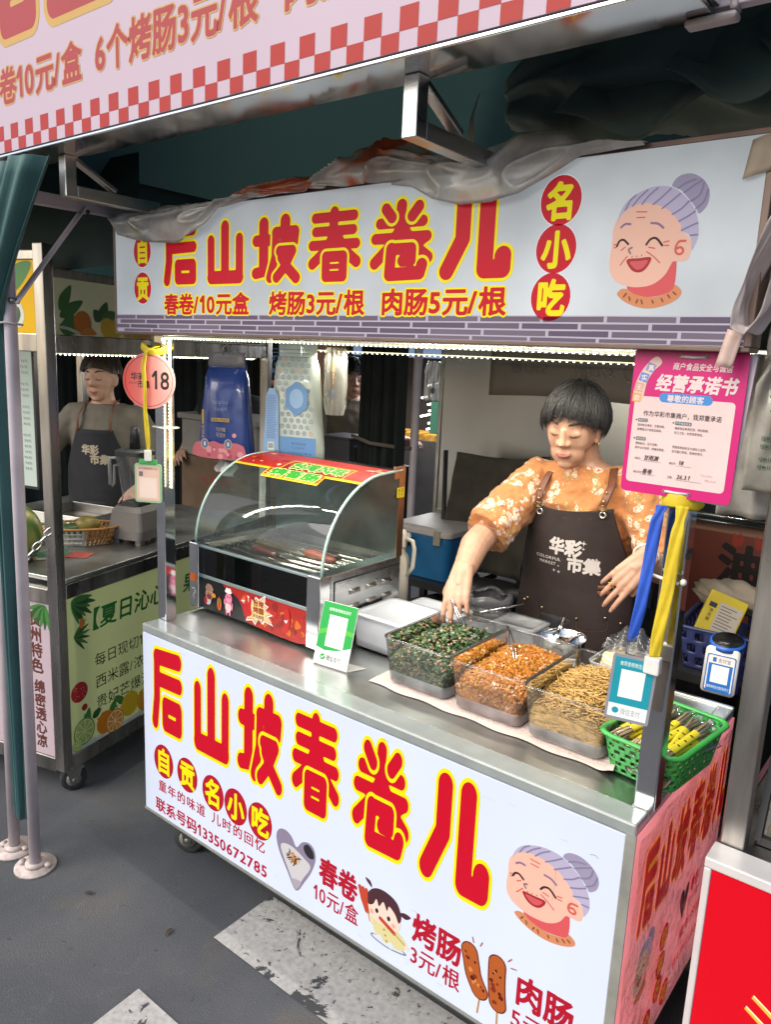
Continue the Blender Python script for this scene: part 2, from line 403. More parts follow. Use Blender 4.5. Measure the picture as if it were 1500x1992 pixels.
# the six fat display characters, drawn as brush strokes on a 100 x 100 square; later groups cut over earlier ones
BIG = {
 '后': [[([(16, 88), (84, 91)], 9.5), ([(17, 88), (16, 40), (9, 9)], 9.5), ([(20, 62), (86, 63)], 9)], [([(42, 34), (84, 34), (84, 11), (42, 11), (42, 34)], 9.5)]],
 '山': [[([(12, 12), (88, 12)], 10.5), ([(12, 12), (12, 70)], 9.5), ([(50, 12), (50, 90)], 10.5), ([(88, 12), (88, 70)], 9.5)]],
 '坡': [[([(24, 88), (24, 20)], 10), ([(8, 64), (38, 64)], 8.5), ([(7, 16), (42, 21)], 8.5)],
       [([(69, 90), (68, 60)], 10), ([(50, 74), (89, 74), (87, 60)], 8.5), ([(50, 74), (49, 40), (38, 9)], 8)],
       [([(58, 47), (84, 47), (69, 24), (52, 9)], 8), ([(62, 38), (75, 22), (92, 8)], 8.5)]],
 '春': [[([(14, 88), (86, 88)], 7), ([(15, 69.5), (85, 69.5)], 6.8), ([(9, 51), (91, 51)], 7), ([(50, 94), (48, 62), (34, 42), (10, 26)], 8), ([(58, 60), (70, 42), (92, 27)], 8)],
       [([(36, 35), (68, 35), (68, 8), (36, 8), (36, 35)], 7.5), ([(36, 21.5), (68, 21.5)], 3.6)]],
 '卷': [[([(16, 73), (84, 73)], 7), ([(9, 54), (91, 54)], 7), ([(50, 94), (47, 62), (32, 42), (9, 23)], 8), ([(58, 60), (72, 42), (93, 28)], 8), ([(78, 44), (91, 52)], 5)],
       [([(25, 91), (35, 80)], 7.5)], [([(77, 91), (67, 80)], 7.5)],
       [([(36, 40), (68, 40), (68, 25), (54, 25)], 7.5), ([(36, 40), (34, 8), (82, 9), (85, 19)], 8.5)]],
 '儿': [[([(33, 90), (33, 48), (12, 10)], 10.5)], [([(66, 90), (66, 11), (90, 11), (90, 26)], 11)]],
}
_one = [(.03, .52), (.20, .73), (.30, .73), (.30, 0), (.20, 0), (.20, .59), (.09, .46)]
_G['1'] = (np.array([(*p, *q) for p, q in zip(_one, _one[1:] + _one[:1])]), .46)
def big(art, ch, x0, x1, z0, z1, red, yel, by=3.7, N=64):
    """by: width of the yellow rim in units of the 100-square; the rim is inside the given box"""
    art.reset(); fx = (x1 - x0) / 100.; fz = (z1 - z0) / 100.
    for gi, grp in enumerate(BIG[ch]):
        X, Y = np.meshgrid(np.linspace(-6, 106, N), np.linspace(-6, 106, N)); D = sdf_strokes(grp, X, Y)
        for lvl, mt in ((by, yel), (0, red)):
            art.polys([[(x0 + (4 + .92 * a) * fx, z0 + (4 + .92 * b) * fz) for a, b in p] for p in march(X, Y, D + lvl)], mt)

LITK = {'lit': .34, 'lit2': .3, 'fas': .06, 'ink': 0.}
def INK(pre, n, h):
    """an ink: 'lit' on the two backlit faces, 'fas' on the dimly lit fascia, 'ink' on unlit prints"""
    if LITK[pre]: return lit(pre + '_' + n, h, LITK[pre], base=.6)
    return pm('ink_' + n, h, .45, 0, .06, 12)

# the laughing grandmother drawing on the signs, in units of its own width and height
GRANNY = {'face': [(0.066, 0.729), (0.012, 0.64), (0.011, 0.509), (0.001, 0.377), (0.024, 0.283), (0.101, 0.214), (0.24, 0.175), (0.373, 0.167), (0.516, 0.188), (0.632, 0.257), (0.697, 0.351), (0.74, 0.356), (0.842, 0.366), (0.875, 0.427), (0.872, 0.502), (0.812, 0.554), (0.756, 0.587), (0.74, 0.631), (0.65, 0.71), (0.554, 0.766), (0.442, 0.797), (0.332, 0.814), (0.223, 0.804), (0.135, 0.77)], 'hair': [(0.052, 0.665), (0.064, 0.742), (0.127, 0.829), (0.23, 0.886), (0.369, 0.925), (0.511, 0.93), (0.637, 0.903), (0.769, 0.827), (0.868, 0.735), (0.918, 0.635), (0.931, 0.536), (0.903, 0.463), (0.882, 0.439), (0.852, 0.539), (0.756, 0.587), (0.74, 0.631), (0.65, 0.71), (0.554, 0.766), (0.442, 0.797), (0.332, 0.814), (0.223, 0.804), (0.135, 0.77), (0.076, 0.722)], 'bun': [(0.608, 0.923), (0.643, 0.976), (0.716, 1.001), (0.81, 0.997), (0.908, 0.956), (0.976, 0.892), (1.0, 0.824), (0.982, 0.753), (0.916, 0.702), (0.875, 0.747), (0.767, 0.839), (0.69, 0.893)], 'neck': [(0.239, 0.186), (0.371, 0.177), (0.515, 0.197), (0.63, 0.27), (0.691, 0.357), (0.74, 0.356), (0.743, 0.165), (0.671, 0.115), (0.495, 0.088), (0.345, 0.105), (0.245, 0.146)], 'collar': [(0.124, 0.12), (0.167, 0.153), (0.234, 0.153), (0.325, 0.112), (0.495, 0.086), (0.655, 0.108), (0.737, 0.15), (0.75, 0.18), (0.807, 0.152), (0.827, 0.113), (0.785, 0.069), (0.668, 0.024), (0.508, -0.001), (0.358, 0.012), (0.22, 0.053), (0.147, 0.093)], 'mouth': [(0.197, 0.384), (0.339, 0.393), (0.463, 0.396), (0.448, 0.338), (0.391, 0.29), (0.318, 0.283), (0.249, 0.311)], 'mouthin': [(0.235, 0.368), (0.342, 0.371), (0.43, 0.375), (0.417, 0.342), (0.379, 0.312), (0.319, 0.305), (0.269, 0.33)]}
GRLINE = {'eye': [[(0.071, 0.494), (0.094, 0.532), (0.14, 0.541), (0.196, 0.506)], [(0.398, 0.495), (0.437, 0.534), (0.499, 0.539), (0.571, 0.482)]], 'brow': [[(0.098, 0.639), (0.141, 0.663), (0.198, 0.66)], [(0.428, 0.657), (0.501, 0.649), (0.563, 0.615)]], 'wr': [[(0.255, 0.751), (0.364, 0.745)], [(0.265, 0.706), (0.352, 0.704)], [(0.13, 0.344), (0.197, 0.411)], [(0.409, 0.44), (0.484, 0.404), (0.564, 0.351)], [(0.124, 0.459), (0.167, 0.484)], [(0.428, 0.474), (0.493, 0.463)], [(0.585, 0.506), (0.637, 0.513)], [(0.594, 0.481), (0.638, 0.48)], [(0.036, 0.508), (0.056, 0.507)], [(0.04, 0.482), (0.059, 0.484)]], 'nose': [[(0.243, 0.477), (0.208, 0.463), (0.231, 0.433)]], 'ear': [[(0.808, 0.507), (0.743, 0.504), (0.715, 0.457), (0.73, 0.419), (0.775, 0.411), (0.797, 0.436), (0.767, 0.462), (0.725, 0.451)]], 'streak': [[(0.126, 0.771), (0.172, 0.839), (0.231, 0.88)], [(0.206, 0.798), (0.271, 0.858), (0.354, 0.909)], [(0.306, 0.805), (0.369, 0.864), (0.46, 0.918)], [(0.425, 0.796), (0.507, 0.843), (0.602, 0.905)], [(0.528, 0.761), (0.617, 0.811), (0.704, 0.861)], [(0.641, 0.711), (0.73, 0.749), (0.799, 0.8)], [(0.719, 0.657), (0.808, 0.69), (0.874, 0.723)], [(0.756, 0.587), (0.837, 0.614), (0.915, 0.635)], [(0.851, 0.546), (0.925, 0.549)], [(0.672, 0.9), (0.752, 0.937), (0.85, 0.955)], [(0.738, 0.865), (0.824, 0.908), (0.91, 0.944)], [(0.816, 0.799), (0.901, 0.842), (0.93, 0.925)], [(0.876, 0.741), (0.951, 0.791), (0.979, 0.873)]], 'tick': [[(0.205, 0.093), (0.229, 0.119)], [(0.279, 0.066), (0.267, 0.092)], [(0.353, 0.045), (0.365, 0.068)], [(0.42, 0.038), (0.406, 0.065)], [(0.538, 0.044), (0.526, 0.061)], [(0.642, 0.053), (0.624, 0.074)], [(0.712, 0.082), (0.688, 0.102)], [(0.77, 0.107), (0.741, 0.124)]], 'lip': [[(0.254, 0.402), (0.259, 0.411)], [(0.306, 0.403), (0.311, 0.412)], [(0.361, 0.408), (0.361, 0.417)]]}
def granny(art, x0, z0, wd, ht, pre='lit'):
    art.reset(); t = lambda L: [(x0 + a * wd, z0 + b * ht) for a, b in L]
    c = lambda n, h: INK(pre, n, h)
    art.blob(t(GRANNY['neck']), c('neck', '#d4585c'), 4)
    art.blob(t(GRANNY['bun']), c('bun', '#9b93ad'))
    art.blob(t(GRANNY['face']), c('skin', '#e8b8a4'))
    art.blob(t(GRANNY['collar']), c('collar', '#d08a60'), 4)
    art.blob(t(GRANNY['hair']), c('hair', '#b6aec8'))
    art.blob(t(GRANNY['mouth']), c('mouth_edge', '#a82a30'), 4); art.blob(t(GRANNY['mouthin']), c('mouth', '#cc5a60'), 4)
    for k, col, lw in (('eye', '#4a2428', .024), ('brow', '#8d6f8e', .024), ('wr', '#cf6a60', .014), ('nose', '#8d6f78', .02), ('ear', '#cf6058', .024), ('streak', '#857d9b', .016), ('tick', '#8a4a34', .016), ('lip', '#6a4038', .007)):
        m_ = c(k, col)
        for L in GRLINE[k]: art.line(t(L), lw * wd, m_, N=26)

# ---------------------------------------------------------------- ground
GR_M = pm('asphalt', (.074, .080, .090), .85, 0, .10, 2.0, bump=.4, bscale=210, rvar=.08)
nt = GR_M.node_tree; b = nt.nodes['Principled BSDF']; L = nt.links.new     # fine aggregate, brownish stains and pale scuffs
tc = nt.nodes.new('ShaderNodeTexCoord'); prev = b.inputs['Base Color'].links[0].from_socket
def gl_(scale, lo, hi, c0, c1, dist=0., rough=.6):
    global prev
    n = nt.nodes.new('ShaderNodeTexNoise'); n.inputs['Scale'].default_value = scale; n.inputs['Detail'].default_value = 8; n.inputs['Roughness'].default_value = rough; n.inputs['Distortion'].default_value = dist; L(tc.outputs['Object'], n.inputs['Vector'])
    r = nt.nodes.new('ShaderNodeValToRGB'); e = r.color_ramp.elements; e[0].position = lo; e[0].color = (*c0, 1); e[1].position = hi; e[1].color = (*c1, 1); L(n.outputs[0], r.inputs[0])
    mx = nt.nodes.new('ShaderNodeMixRGB'); mx.blend_type = 'MULTIPLY'; mx.inputs[0].default_value = 1; L(prev, mx.inputs[1]); L(r.outputs[0], mx.inputs[2]); prev = mx.outputs[0]
gl_(320, .36, .74, (.62, .62, .63), (1.45, 1.44, 1.41)); gl_(1.7, .36, .66, (.74, .77, .82), (1.18, 1.15, 1.10), .4); gl_(3.1, .56, .74, (1, 1, 1), (1.25, 1.08, .86), .8); gl_(12, .60, .66, (1, 1, 1), (1.22, 1.22, 1.22), 1.5, .7); gl_(26, .30, .36, (.6, .6, .6), (1, 1, 1), .3)
L(prev, b.inputs['Base Color'])
one(lambda q: q.add([(-40, -40, 0), (40, -40, 0), (40, 60, 0), (-40, 60, 0)], [(0, 1, 2, 3)]), 'ground', GR_M, kind='structure', label='dark grey asphalt paving of the market street', cat='ground')
# worn white paint: chipped by a noise mask down to the asphalt
PAINT = bpy.data.materials.new('worn_road_paint'); PAINT.use_nodes = True; nt = PAINT.node_tree; b = nt.nodes['Principled BSDF']; L = nt.links.new
tc = nt.nodes.new('ShaderNodeTexCoord'); n1 = nt.nodes.new('ShaderNodeTexNoise'); n1.inputs['Scale'].default_value = 6; n1.inputs['Detail'].default_value = 12; n1.inputs['Roughness'].default_value = .70; n1.inputs['Distortion'].default_value = .5
L(tc.outputs['Object'], n1.inputs['Vector'])
r1 = nt.nodes.new('ShaderNodeValToRGB'); e = r1.color_ramp.elements; e[0].position = .435; e[0].color = (0, 0, 0, 1); e[1].position = .447; e[1].color = (1, 1, 1, 1); L(n1.outputs[0], r1.inputs[0])
n2 = nt.nodes.new('ShaderNodeTexNoise'); n2.inputs['Scale'].default_value = 70; n2.inputs['Detail'].default_value = 6; L(tc.outputs['Object'], n2.inputs['Vector'])
r2 = nt.nodes.new('ShaderNodeValToRGB'); e = r2.color_ramp.elements; e[0].position = .3; e[0].color = (.30, .30, .29, 1); e[1].position = .66; e[1].color = (.42, .415, .40, 1); L(n2.outputs[0], r2.inputs[0])
n3 = nt.nodes.new('ShaderNodeTexNoise'); n3.inputs['Scale'].default_value = 48; n3.inputs['Detail'].default_value = 8; n3.inputs['Roughness'].default_value = .7; L(tc.outputs['Object'], n3.inputs['Vector'])
r3 = nt.nodes.new('ShaderNodeValToRGB'); e = r3.color_ramp.elements; e[0].position = .37; e[0].color = (0, 0, 0, 1); e[1].position = .40; e[1].color = (1, 1, 1, 1); L(n3.outputs[0], r3.inputs[0])
mk = nt.nodes.new('ShaderNodeMath'); mk.operation = 'MULTIPLY'; L(r1.outputs[0], mk.inputs[0]); L(r3.outputs[0], mk.inputs[1])
mx = nt.nodes.new('ShaderNodeMixRGB'); mx.inputs[1].default_value = (.045, .047, .052, 1); L(mk.outputs[0], mx.inputs[0]); L(r2.outputs[0], mx.inputs[2]); L(mx.outputs[0], b.inputs['Base Color'])
b.inputs['Roughness'].default_value = .8
bp = nt.nodes.new('ShaderNodeBump'); bp.inputs['Strength'].default_value = .5; bp.inputs['Distance'].default_value = .003; L(r1.outputs[0], bp.inputs['Height']); L(bp.outputs[0], b.inputs['Normal'])
for y0, y1, lb in ((-.09, .135, 'worn white crossing stripe running under the front edge of the snack cart'), (-.545, -.33, 'worn white crossing stripe in the open pavement nearest the viewer')):
    one(lambda q: q.add([(.444 + .006 * math.sin(y0 * 9), y0, .004), (4.2, y0 - .01, .004), (4.2, y1, .004), (.436, y1, .004)], [(0, 1, 2, 3)]), 'road_marking', PAINT, kind='structure', label=lb, cat='road marking')
# small litter and cracks lying on the pavement
LEAF = pm('dry_leaf', (.05, .035, .025), .8, 0, .4, 60)
for i, (x, y, a) in enumerate(((.02, -.22, .4), (.33, -.16, 1.9), (-.08, -.62, .9))):
    one(lambda q: q.grid(lambda u, v_: (x + (u - .5) * .035 * math.cos(a) - (v_ - .5) * .012 * math.sin(a) * math.sin(math.pi * u), y + (u - .5) * .035 * math.sin(a) + (v_ - .5) * .014 * math.cos(a) * math.sin(math.pi * u), .003 + .004 * math.sin(3 * u) + .003 * abs(v_ - .5)), 8, 3),
        'dry_leaf', LEAF, label=('curled dry leaf on the asphalt between pole foot and cart', 'dark dry leaf on the asphalt by the painted stripe', 'small dry leaf alone on the open asphalt')[i], cat='leaf')

# ---------------------------------------------------------------- main food cart
W, D, H = 1.533, .66, .80
cart = thing('food_cart', 'white backlit snack cart with fat red characters and a laughing grandmother on its front', 'food cart', (W / 2, D / 2, 0))
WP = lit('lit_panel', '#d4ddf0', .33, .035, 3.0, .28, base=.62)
def fr(q):
    for x in (.012, W - .012): q.bar((x, .012, .18), (x, .012, .795), .022); q.bar((x, D - .012, .15), (x, D - .012, .785), .022)
    for z in (.175,): q.bar((0, .012, z), (W, .012, z), .02); q.bar((0, D - .012, z), (W, D - .012, z), .02); q.bar((.012, .02, z), (.012, D - .02, z), .02); q.bar((W - .012, .02, z), (W - .012, D - .02, z), .02)
one(fr, 'frame', STEELD, cart, bevel=.002)
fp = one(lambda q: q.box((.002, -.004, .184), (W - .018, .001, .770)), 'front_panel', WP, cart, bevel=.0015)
one(lambda q: (q.box((W - .018, -.005, .178), (W + .002, .0, .775)), q.box((-.002, -.0055, .177), (W, -.003, .1835))), 'edge_trim', pm('grey_edge_trim', '#8f9088', .45, .2, .2, 20), cart)
one(lambda q: q.box((0, .001, .19), (.004, D, .78)), 'end_panel', pm('white_panel', '#d8dce0', .35, 0, .06, 5), cart)
# top: light front ledge, recessed steel counter
one(lambda q: (q.box((0, -.004, .771), (W, .058, .797)), q.box((W - .035, .058, .771), (W, D, .797))), 'top_ledge', pm('grey_ledge_film', '#9fa6a4', .22, .25, .15, 14, bump=.08, bscale=30, coat=.5), cart, bevel=.004)
one(lambda q: (q.box((.0, .0585, .772), (W - .0355, D, .794)), q.box((.0, D - .012, .794), (W, D, .80))), 'countertop', COUNTER, cart, bevel=.002)
one(lambda q: q.box((.02, .03, .22), (W - .02, D - .01, .235)), 'lower_shelf', STEELD, cart)
one(lambda q: q.box((.02, .012, .24), (W - .02, .02, .76)), 'back_lining', pm('dark_lining', (.04, .04, .045), .7), cart)
post_m = CHROME
for x, y, z0 in ((.015, .077, .794), (1.523, .075, .797), (.02, D - .02, .80)):
    b_ = MB(); s = .02
    b_.box((x - s + .0, y - s, z0), (x + s, y + s, 1.99 if y < .3 else 1.97)); b_.build('post', post_m if y < .3 else STEEL, cart, bevel=.003)
one(lambda q: (q.bar((.02, D - .02, 1.95), (W - .02, D - .02, 1.95), .035), q.bar((.02, .08, 1.95), (.02, D - .03, 1.95), .03), q.bar((.02, D - .02, 1.66), (W - .02, D - .02, 1.66), .025)), 'roof_rail', STEEL, cart, bevel=.003)
def caster(x, y, a, parent, z=.165, r=.052):
    rt = bpy.data.objects.new('caster', None); C.objects.link(rt); rt.parent = parent
    rt.matrix_parent_inverse = Matrix.Identity(4); inv = wm(parent).inverted(); p = inv @ Vector((x, y, 0)); rt.location = p; rt.rotation_euler = (0, 0, a); rt.empty_display_size = .03
    def wh(q): q.lathe([(r * .55, -.014), (r * .9, -.016), (r, -.01), (r, .01), (r * .9, .016), (r * .55, .014)], (0, 0, r), 24, 0, Matrix.Rotation(math.pi / 2, 3, 'X'))
    one(wh, 'wheel', RUBBER, rt, local=True)
    one(lambda q: (q.cyl((0, -.019, r), (0, .019, r), r * .56, 18), q.cyl((0, -.026, r), (0, .026, r), .008, 10)), 'hub', pm('grey_hub', '#8d8a84', .5, .2, .3, 30), rt, local=True)
    def fk(q):
        for sy in (-1, 1):
            q.add([(-.028, sy * .0225, z - .022), (.030, sy * .0225, z - .022), (.012, sy * .0225, r - .012), (-.012, sy * .0225, r - .012), (-.028, sy * .0255, z - .022), (.030, sy * .0255, z - .022), (.012, sy * .0255, r - .012), (-.012, sy * .0255, r - .012)],
                  [(0, 1, 2, 3), (7, 6, 5, 4), (0, 4, 5, 1), (1, 5, 6, 2), (2, 6, 7, 3), (3, 7, 4, 0)])
        q.box((-.035, -.03, z - .024), (.035, .03, z - .012)); q.cyl((0, 0, z - .012), (0, 0, z + .004), .02, 14)
    one(fk, 'fork', STEELD, rt, local=True)
    return rt
for x, y, a in ((.075, .11, .5), (W - .08, .11, 2.2), (.075, D - .1, -.4), (W - .08, D - .1, 1.1)): caster(x, y, a, cart)

# front print
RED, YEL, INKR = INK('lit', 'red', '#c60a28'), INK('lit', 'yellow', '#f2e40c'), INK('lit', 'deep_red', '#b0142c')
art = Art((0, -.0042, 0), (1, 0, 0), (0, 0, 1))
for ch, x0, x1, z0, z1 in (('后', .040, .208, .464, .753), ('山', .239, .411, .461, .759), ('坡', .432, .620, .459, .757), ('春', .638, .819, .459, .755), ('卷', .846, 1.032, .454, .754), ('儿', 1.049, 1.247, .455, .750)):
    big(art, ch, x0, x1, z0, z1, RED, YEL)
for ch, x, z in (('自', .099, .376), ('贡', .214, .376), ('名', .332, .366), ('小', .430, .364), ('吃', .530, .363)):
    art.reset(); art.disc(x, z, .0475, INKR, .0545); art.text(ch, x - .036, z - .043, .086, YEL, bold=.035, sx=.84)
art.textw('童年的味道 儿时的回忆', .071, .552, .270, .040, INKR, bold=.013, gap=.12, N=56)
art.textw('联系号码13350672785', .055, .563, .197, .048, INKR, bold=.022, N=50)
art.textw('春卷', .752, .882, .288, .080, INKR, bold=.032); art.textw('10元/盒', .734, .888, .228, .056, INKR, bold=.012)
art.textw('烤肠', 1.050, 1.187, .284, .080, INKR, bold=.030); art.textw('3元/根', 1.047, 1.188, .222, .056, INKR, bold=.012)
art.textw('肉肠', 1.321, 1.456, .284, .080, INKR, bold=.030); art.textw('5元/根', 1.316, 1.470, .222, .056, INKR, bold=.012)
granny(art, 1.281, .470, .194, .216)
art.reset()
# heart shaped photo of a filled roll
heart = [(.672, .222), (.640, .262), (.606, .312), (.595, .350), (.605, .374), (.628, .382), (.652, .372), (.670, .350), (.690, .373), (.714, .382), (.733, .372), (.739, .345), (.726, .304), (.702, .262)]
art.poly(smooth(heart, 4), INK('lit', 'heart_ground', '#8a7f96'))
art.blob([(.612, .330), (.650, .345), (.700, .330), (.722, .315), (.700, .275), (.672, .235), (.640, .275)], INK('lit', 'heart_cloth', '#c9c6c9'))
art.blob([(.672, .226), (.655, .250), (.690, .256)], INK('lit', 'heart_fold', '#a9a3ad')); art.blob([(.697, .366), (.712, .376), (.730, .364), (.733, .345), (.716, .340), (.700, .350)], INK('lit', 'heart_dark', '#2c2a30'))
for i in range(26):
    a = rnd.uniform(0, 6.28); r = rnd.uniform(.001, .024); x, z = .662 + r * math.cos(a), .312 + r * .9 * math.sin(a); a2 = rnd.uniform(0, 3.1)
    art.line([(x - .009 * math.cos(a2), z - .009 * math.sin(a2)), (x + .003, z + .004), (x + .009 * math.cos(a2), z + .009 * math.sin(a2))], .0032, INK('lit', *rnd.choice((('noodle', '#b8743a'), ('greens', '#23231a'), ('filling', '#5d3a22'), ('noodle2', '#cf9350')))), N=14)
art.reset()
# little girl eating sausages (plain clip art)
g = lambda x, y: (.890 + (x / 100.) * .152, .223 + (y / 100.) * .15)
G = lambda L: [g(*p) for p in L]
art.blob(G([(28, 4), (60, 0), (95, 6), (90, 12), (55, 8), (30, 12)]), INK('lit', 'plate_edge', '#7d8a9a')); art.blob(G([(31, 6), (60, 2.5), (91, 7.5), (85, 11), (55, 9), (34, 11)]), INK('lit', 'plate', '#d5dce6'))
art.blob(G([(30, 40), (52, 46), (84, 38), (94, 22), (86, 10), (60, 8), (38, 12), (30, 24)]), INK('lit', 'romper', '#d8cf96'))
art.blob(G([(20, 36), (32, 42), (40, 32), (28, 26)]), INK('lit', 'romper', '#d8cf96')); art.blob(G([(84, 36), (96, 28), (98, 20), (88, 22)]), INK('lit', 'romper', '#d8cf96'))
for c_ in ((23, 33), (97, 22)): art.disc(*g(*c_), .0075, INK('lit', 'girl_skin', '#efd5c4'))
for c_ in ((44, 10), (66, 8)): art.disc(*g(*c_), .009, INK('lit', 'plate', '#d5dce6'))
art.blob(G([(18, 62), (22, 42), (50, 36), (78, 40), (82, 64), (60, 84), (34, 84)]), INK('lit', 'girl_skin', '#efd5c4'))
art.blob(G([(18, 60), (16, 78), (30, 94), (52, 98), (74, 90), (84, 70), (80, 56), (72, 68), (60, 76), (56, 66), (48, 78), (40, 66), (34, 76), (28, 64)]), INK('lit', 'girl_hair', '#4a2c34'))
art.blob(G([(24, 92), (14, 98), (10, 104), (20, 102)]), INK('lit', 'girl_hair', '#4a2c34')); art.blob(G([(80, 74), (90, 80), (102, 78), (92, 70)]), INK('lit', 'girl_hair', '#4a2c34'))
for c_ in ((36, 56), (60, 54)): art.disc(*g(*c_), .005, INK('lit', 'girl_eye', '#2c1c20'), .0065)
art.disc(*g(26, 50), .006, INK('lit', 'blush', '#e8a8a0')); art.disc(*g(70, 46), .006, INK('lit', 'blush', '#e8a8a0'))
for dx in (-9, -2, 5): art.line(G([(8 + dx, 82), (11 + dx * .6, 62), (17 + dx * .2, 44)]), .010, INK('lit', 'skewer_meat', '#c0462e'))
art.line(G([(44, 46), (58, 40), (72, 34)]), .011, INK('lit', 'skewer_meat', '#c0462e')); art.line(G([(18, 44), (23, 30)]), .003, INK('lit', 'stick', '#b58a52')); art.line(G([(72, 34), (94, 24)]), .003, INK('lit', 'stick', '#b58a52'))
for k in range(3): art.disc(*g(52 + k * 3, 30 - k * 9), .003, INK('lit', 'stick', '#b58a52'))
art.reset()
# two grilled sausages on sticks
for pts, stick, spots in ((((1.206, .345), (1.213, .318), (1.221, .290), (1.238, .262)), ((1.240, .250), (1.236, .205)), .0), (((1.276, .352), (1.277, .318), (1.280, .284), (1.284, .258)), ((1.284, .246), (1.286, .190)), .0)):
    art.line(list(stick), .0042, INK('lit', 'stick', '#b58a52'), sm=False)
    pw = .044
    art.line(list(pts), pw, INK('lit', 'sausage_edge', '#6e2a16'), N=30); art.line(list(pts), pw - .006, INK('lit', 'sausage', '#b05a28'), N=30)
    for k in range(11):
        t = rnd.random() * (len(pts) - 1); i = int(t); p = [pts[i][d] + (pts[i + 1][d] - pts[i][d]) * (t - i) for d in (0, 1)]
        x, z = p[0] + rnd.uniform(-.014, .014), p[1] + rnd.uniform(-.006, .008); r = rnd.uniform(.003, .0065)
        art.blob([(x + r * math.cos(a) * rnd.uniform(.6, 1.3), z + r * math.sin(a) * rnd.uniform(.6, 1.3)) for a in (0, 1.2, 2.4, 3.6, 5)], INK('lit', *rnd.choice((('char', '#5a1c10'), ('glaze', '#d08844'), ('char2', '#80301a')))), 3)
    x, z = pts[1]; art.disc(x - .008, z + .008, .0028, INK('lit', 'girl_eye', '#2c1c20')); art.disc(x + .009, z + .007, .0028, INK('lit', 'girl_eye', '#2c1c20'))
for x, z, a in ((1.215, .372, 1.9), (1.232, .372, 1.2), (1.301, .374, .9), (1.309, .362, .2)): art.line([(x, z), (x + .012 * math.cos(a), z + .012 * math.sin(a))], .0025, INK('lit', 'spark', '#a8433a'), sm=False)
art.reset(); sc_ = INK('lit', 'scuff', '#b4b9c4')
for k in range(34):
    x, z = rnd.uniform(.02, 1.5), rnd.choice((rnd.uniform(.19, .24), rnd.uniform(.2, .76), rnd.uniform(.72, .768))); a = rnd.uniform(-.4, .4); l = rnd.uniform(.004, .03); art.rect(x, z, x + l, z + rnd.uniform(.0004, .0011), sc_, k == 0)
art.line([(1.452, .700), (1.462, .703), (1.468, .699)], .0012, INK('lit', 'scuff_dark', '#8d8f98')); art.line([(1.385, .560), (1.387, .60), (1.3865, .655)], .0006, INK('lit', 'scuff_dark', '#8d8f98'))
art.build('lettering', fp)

# right end of the cart: the same print under a creased clear film, the red stall's reflection put into its pink colour and emission
SP = pm('painted_glow_side_print', '#ec8c90', .22, 0, .16, 6, coat=.8, emit=.42)
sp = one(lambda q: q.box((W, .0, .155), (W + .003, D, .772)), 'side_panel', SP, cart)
art = Art((W + .0031, 0, 0), (0, 1, 0), (0, 0, 1)); sr, sy = lit('side_red', '#c40a22', .3, base=.8), lit('side_orange', '#e88a1c', .35, base=.8)  # letters and grandmother glow with no lamps behind, part of the painted reflection
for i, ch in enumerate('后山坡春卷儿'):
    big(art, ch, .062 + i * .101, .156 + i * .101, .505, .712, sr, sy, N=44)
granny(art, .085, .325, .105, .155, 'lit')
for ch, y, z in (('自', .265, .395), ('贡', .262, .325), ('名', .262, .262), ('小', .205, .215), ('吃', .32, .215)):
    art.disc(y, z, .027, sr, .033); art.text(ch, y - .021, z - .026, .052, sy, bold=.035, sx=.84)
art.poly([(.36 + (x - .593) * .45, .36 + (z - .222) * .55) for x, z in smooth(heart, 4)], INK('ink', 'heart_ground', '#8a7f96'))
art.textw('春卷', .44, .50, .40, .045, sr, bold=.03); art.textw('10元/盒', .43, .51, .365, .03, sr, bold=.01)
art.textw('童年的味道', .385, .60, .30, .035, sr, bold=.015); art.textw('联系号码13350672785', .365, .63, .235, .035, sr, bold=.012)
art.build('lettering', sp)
FILM = clear('creased_film', (.97, .94, .94), 1.35, .06)
nt = FILM.node_tree; n_ = nt.nodes.new('ShaderNodeTexNoise'); n_.inputs['Scale'].default_value = 16; n_.inputs['Detail'].default_value = 6; n_.inputs['Distortion'].default_value = 2.5
tc = nt.nodes.new('ShaderNodeTexCoord'); nt.links.new(tc.outputs['Object'], n_.inputs['Vector']); bp = nt.nodes.new('ShaderNodeBump'); bp.inputs['Strength'].default_value = .9; bp.inputs['Distance'].default_value = .02
nt.links.new(n_.outputs[0], bp.inputs['Height'])
for q in nt.nodes:
    if q.type in ('BSDF_GLOSSY', 'FRESNEL'): nt.links.new(bp.outputs[0], q.inputs['Normal'])
one(lambda q: q.grid(lambda u, v_: (W + .009 + .003 * math.sin(23 * u + 9 * v_) * math.sin(17 * v_), .004 + u * (D - .008), .165 + v_ * .60), 30, 30), 'clear_film', FILM, cart)

# ---------------------------------------------------------------- header signboard
hdr = thing('signboard', 'long backlit header sign above the counter, grandmother portrait beside red characters', 'sign', (.75, .02, 1.66))
hs = lit('header_paper', '#c9d0d5', .42, .26, 3.0, .45, base=.56)
nt = hs.node_tree      # paper fibres: streaky fine noise over the light face
one(lambda q: q.box((-.096, .0, 1.658), (1.606, .0095, 1.968)), 'sign_face', hs, hdr)
one(lambda q: (q.box((-.106, .0005, 1.650), (1.616, .056, 1.658)), q.box((-.106, .0005, 1.968), (1.616, .056, 1.978)), q.box((-.106, -.0015, 1.658), (-.096, .056, 1.968)), q.box((1.606, -.0015, 1.658), (1.618, .056, 1.968))), 'frame', pm('brown_sign_frame', '#6d5a52', .4, .4, .2, 20), hdr, bevel=.0015)
one(lambda q: q.box((-.096, .0096, 1.658), (1.606, .055, 1.968)), 'back_box', STEELD, hdr)
sf = [o for o in hdr.children if o.name.startswith('sign_face')][0]
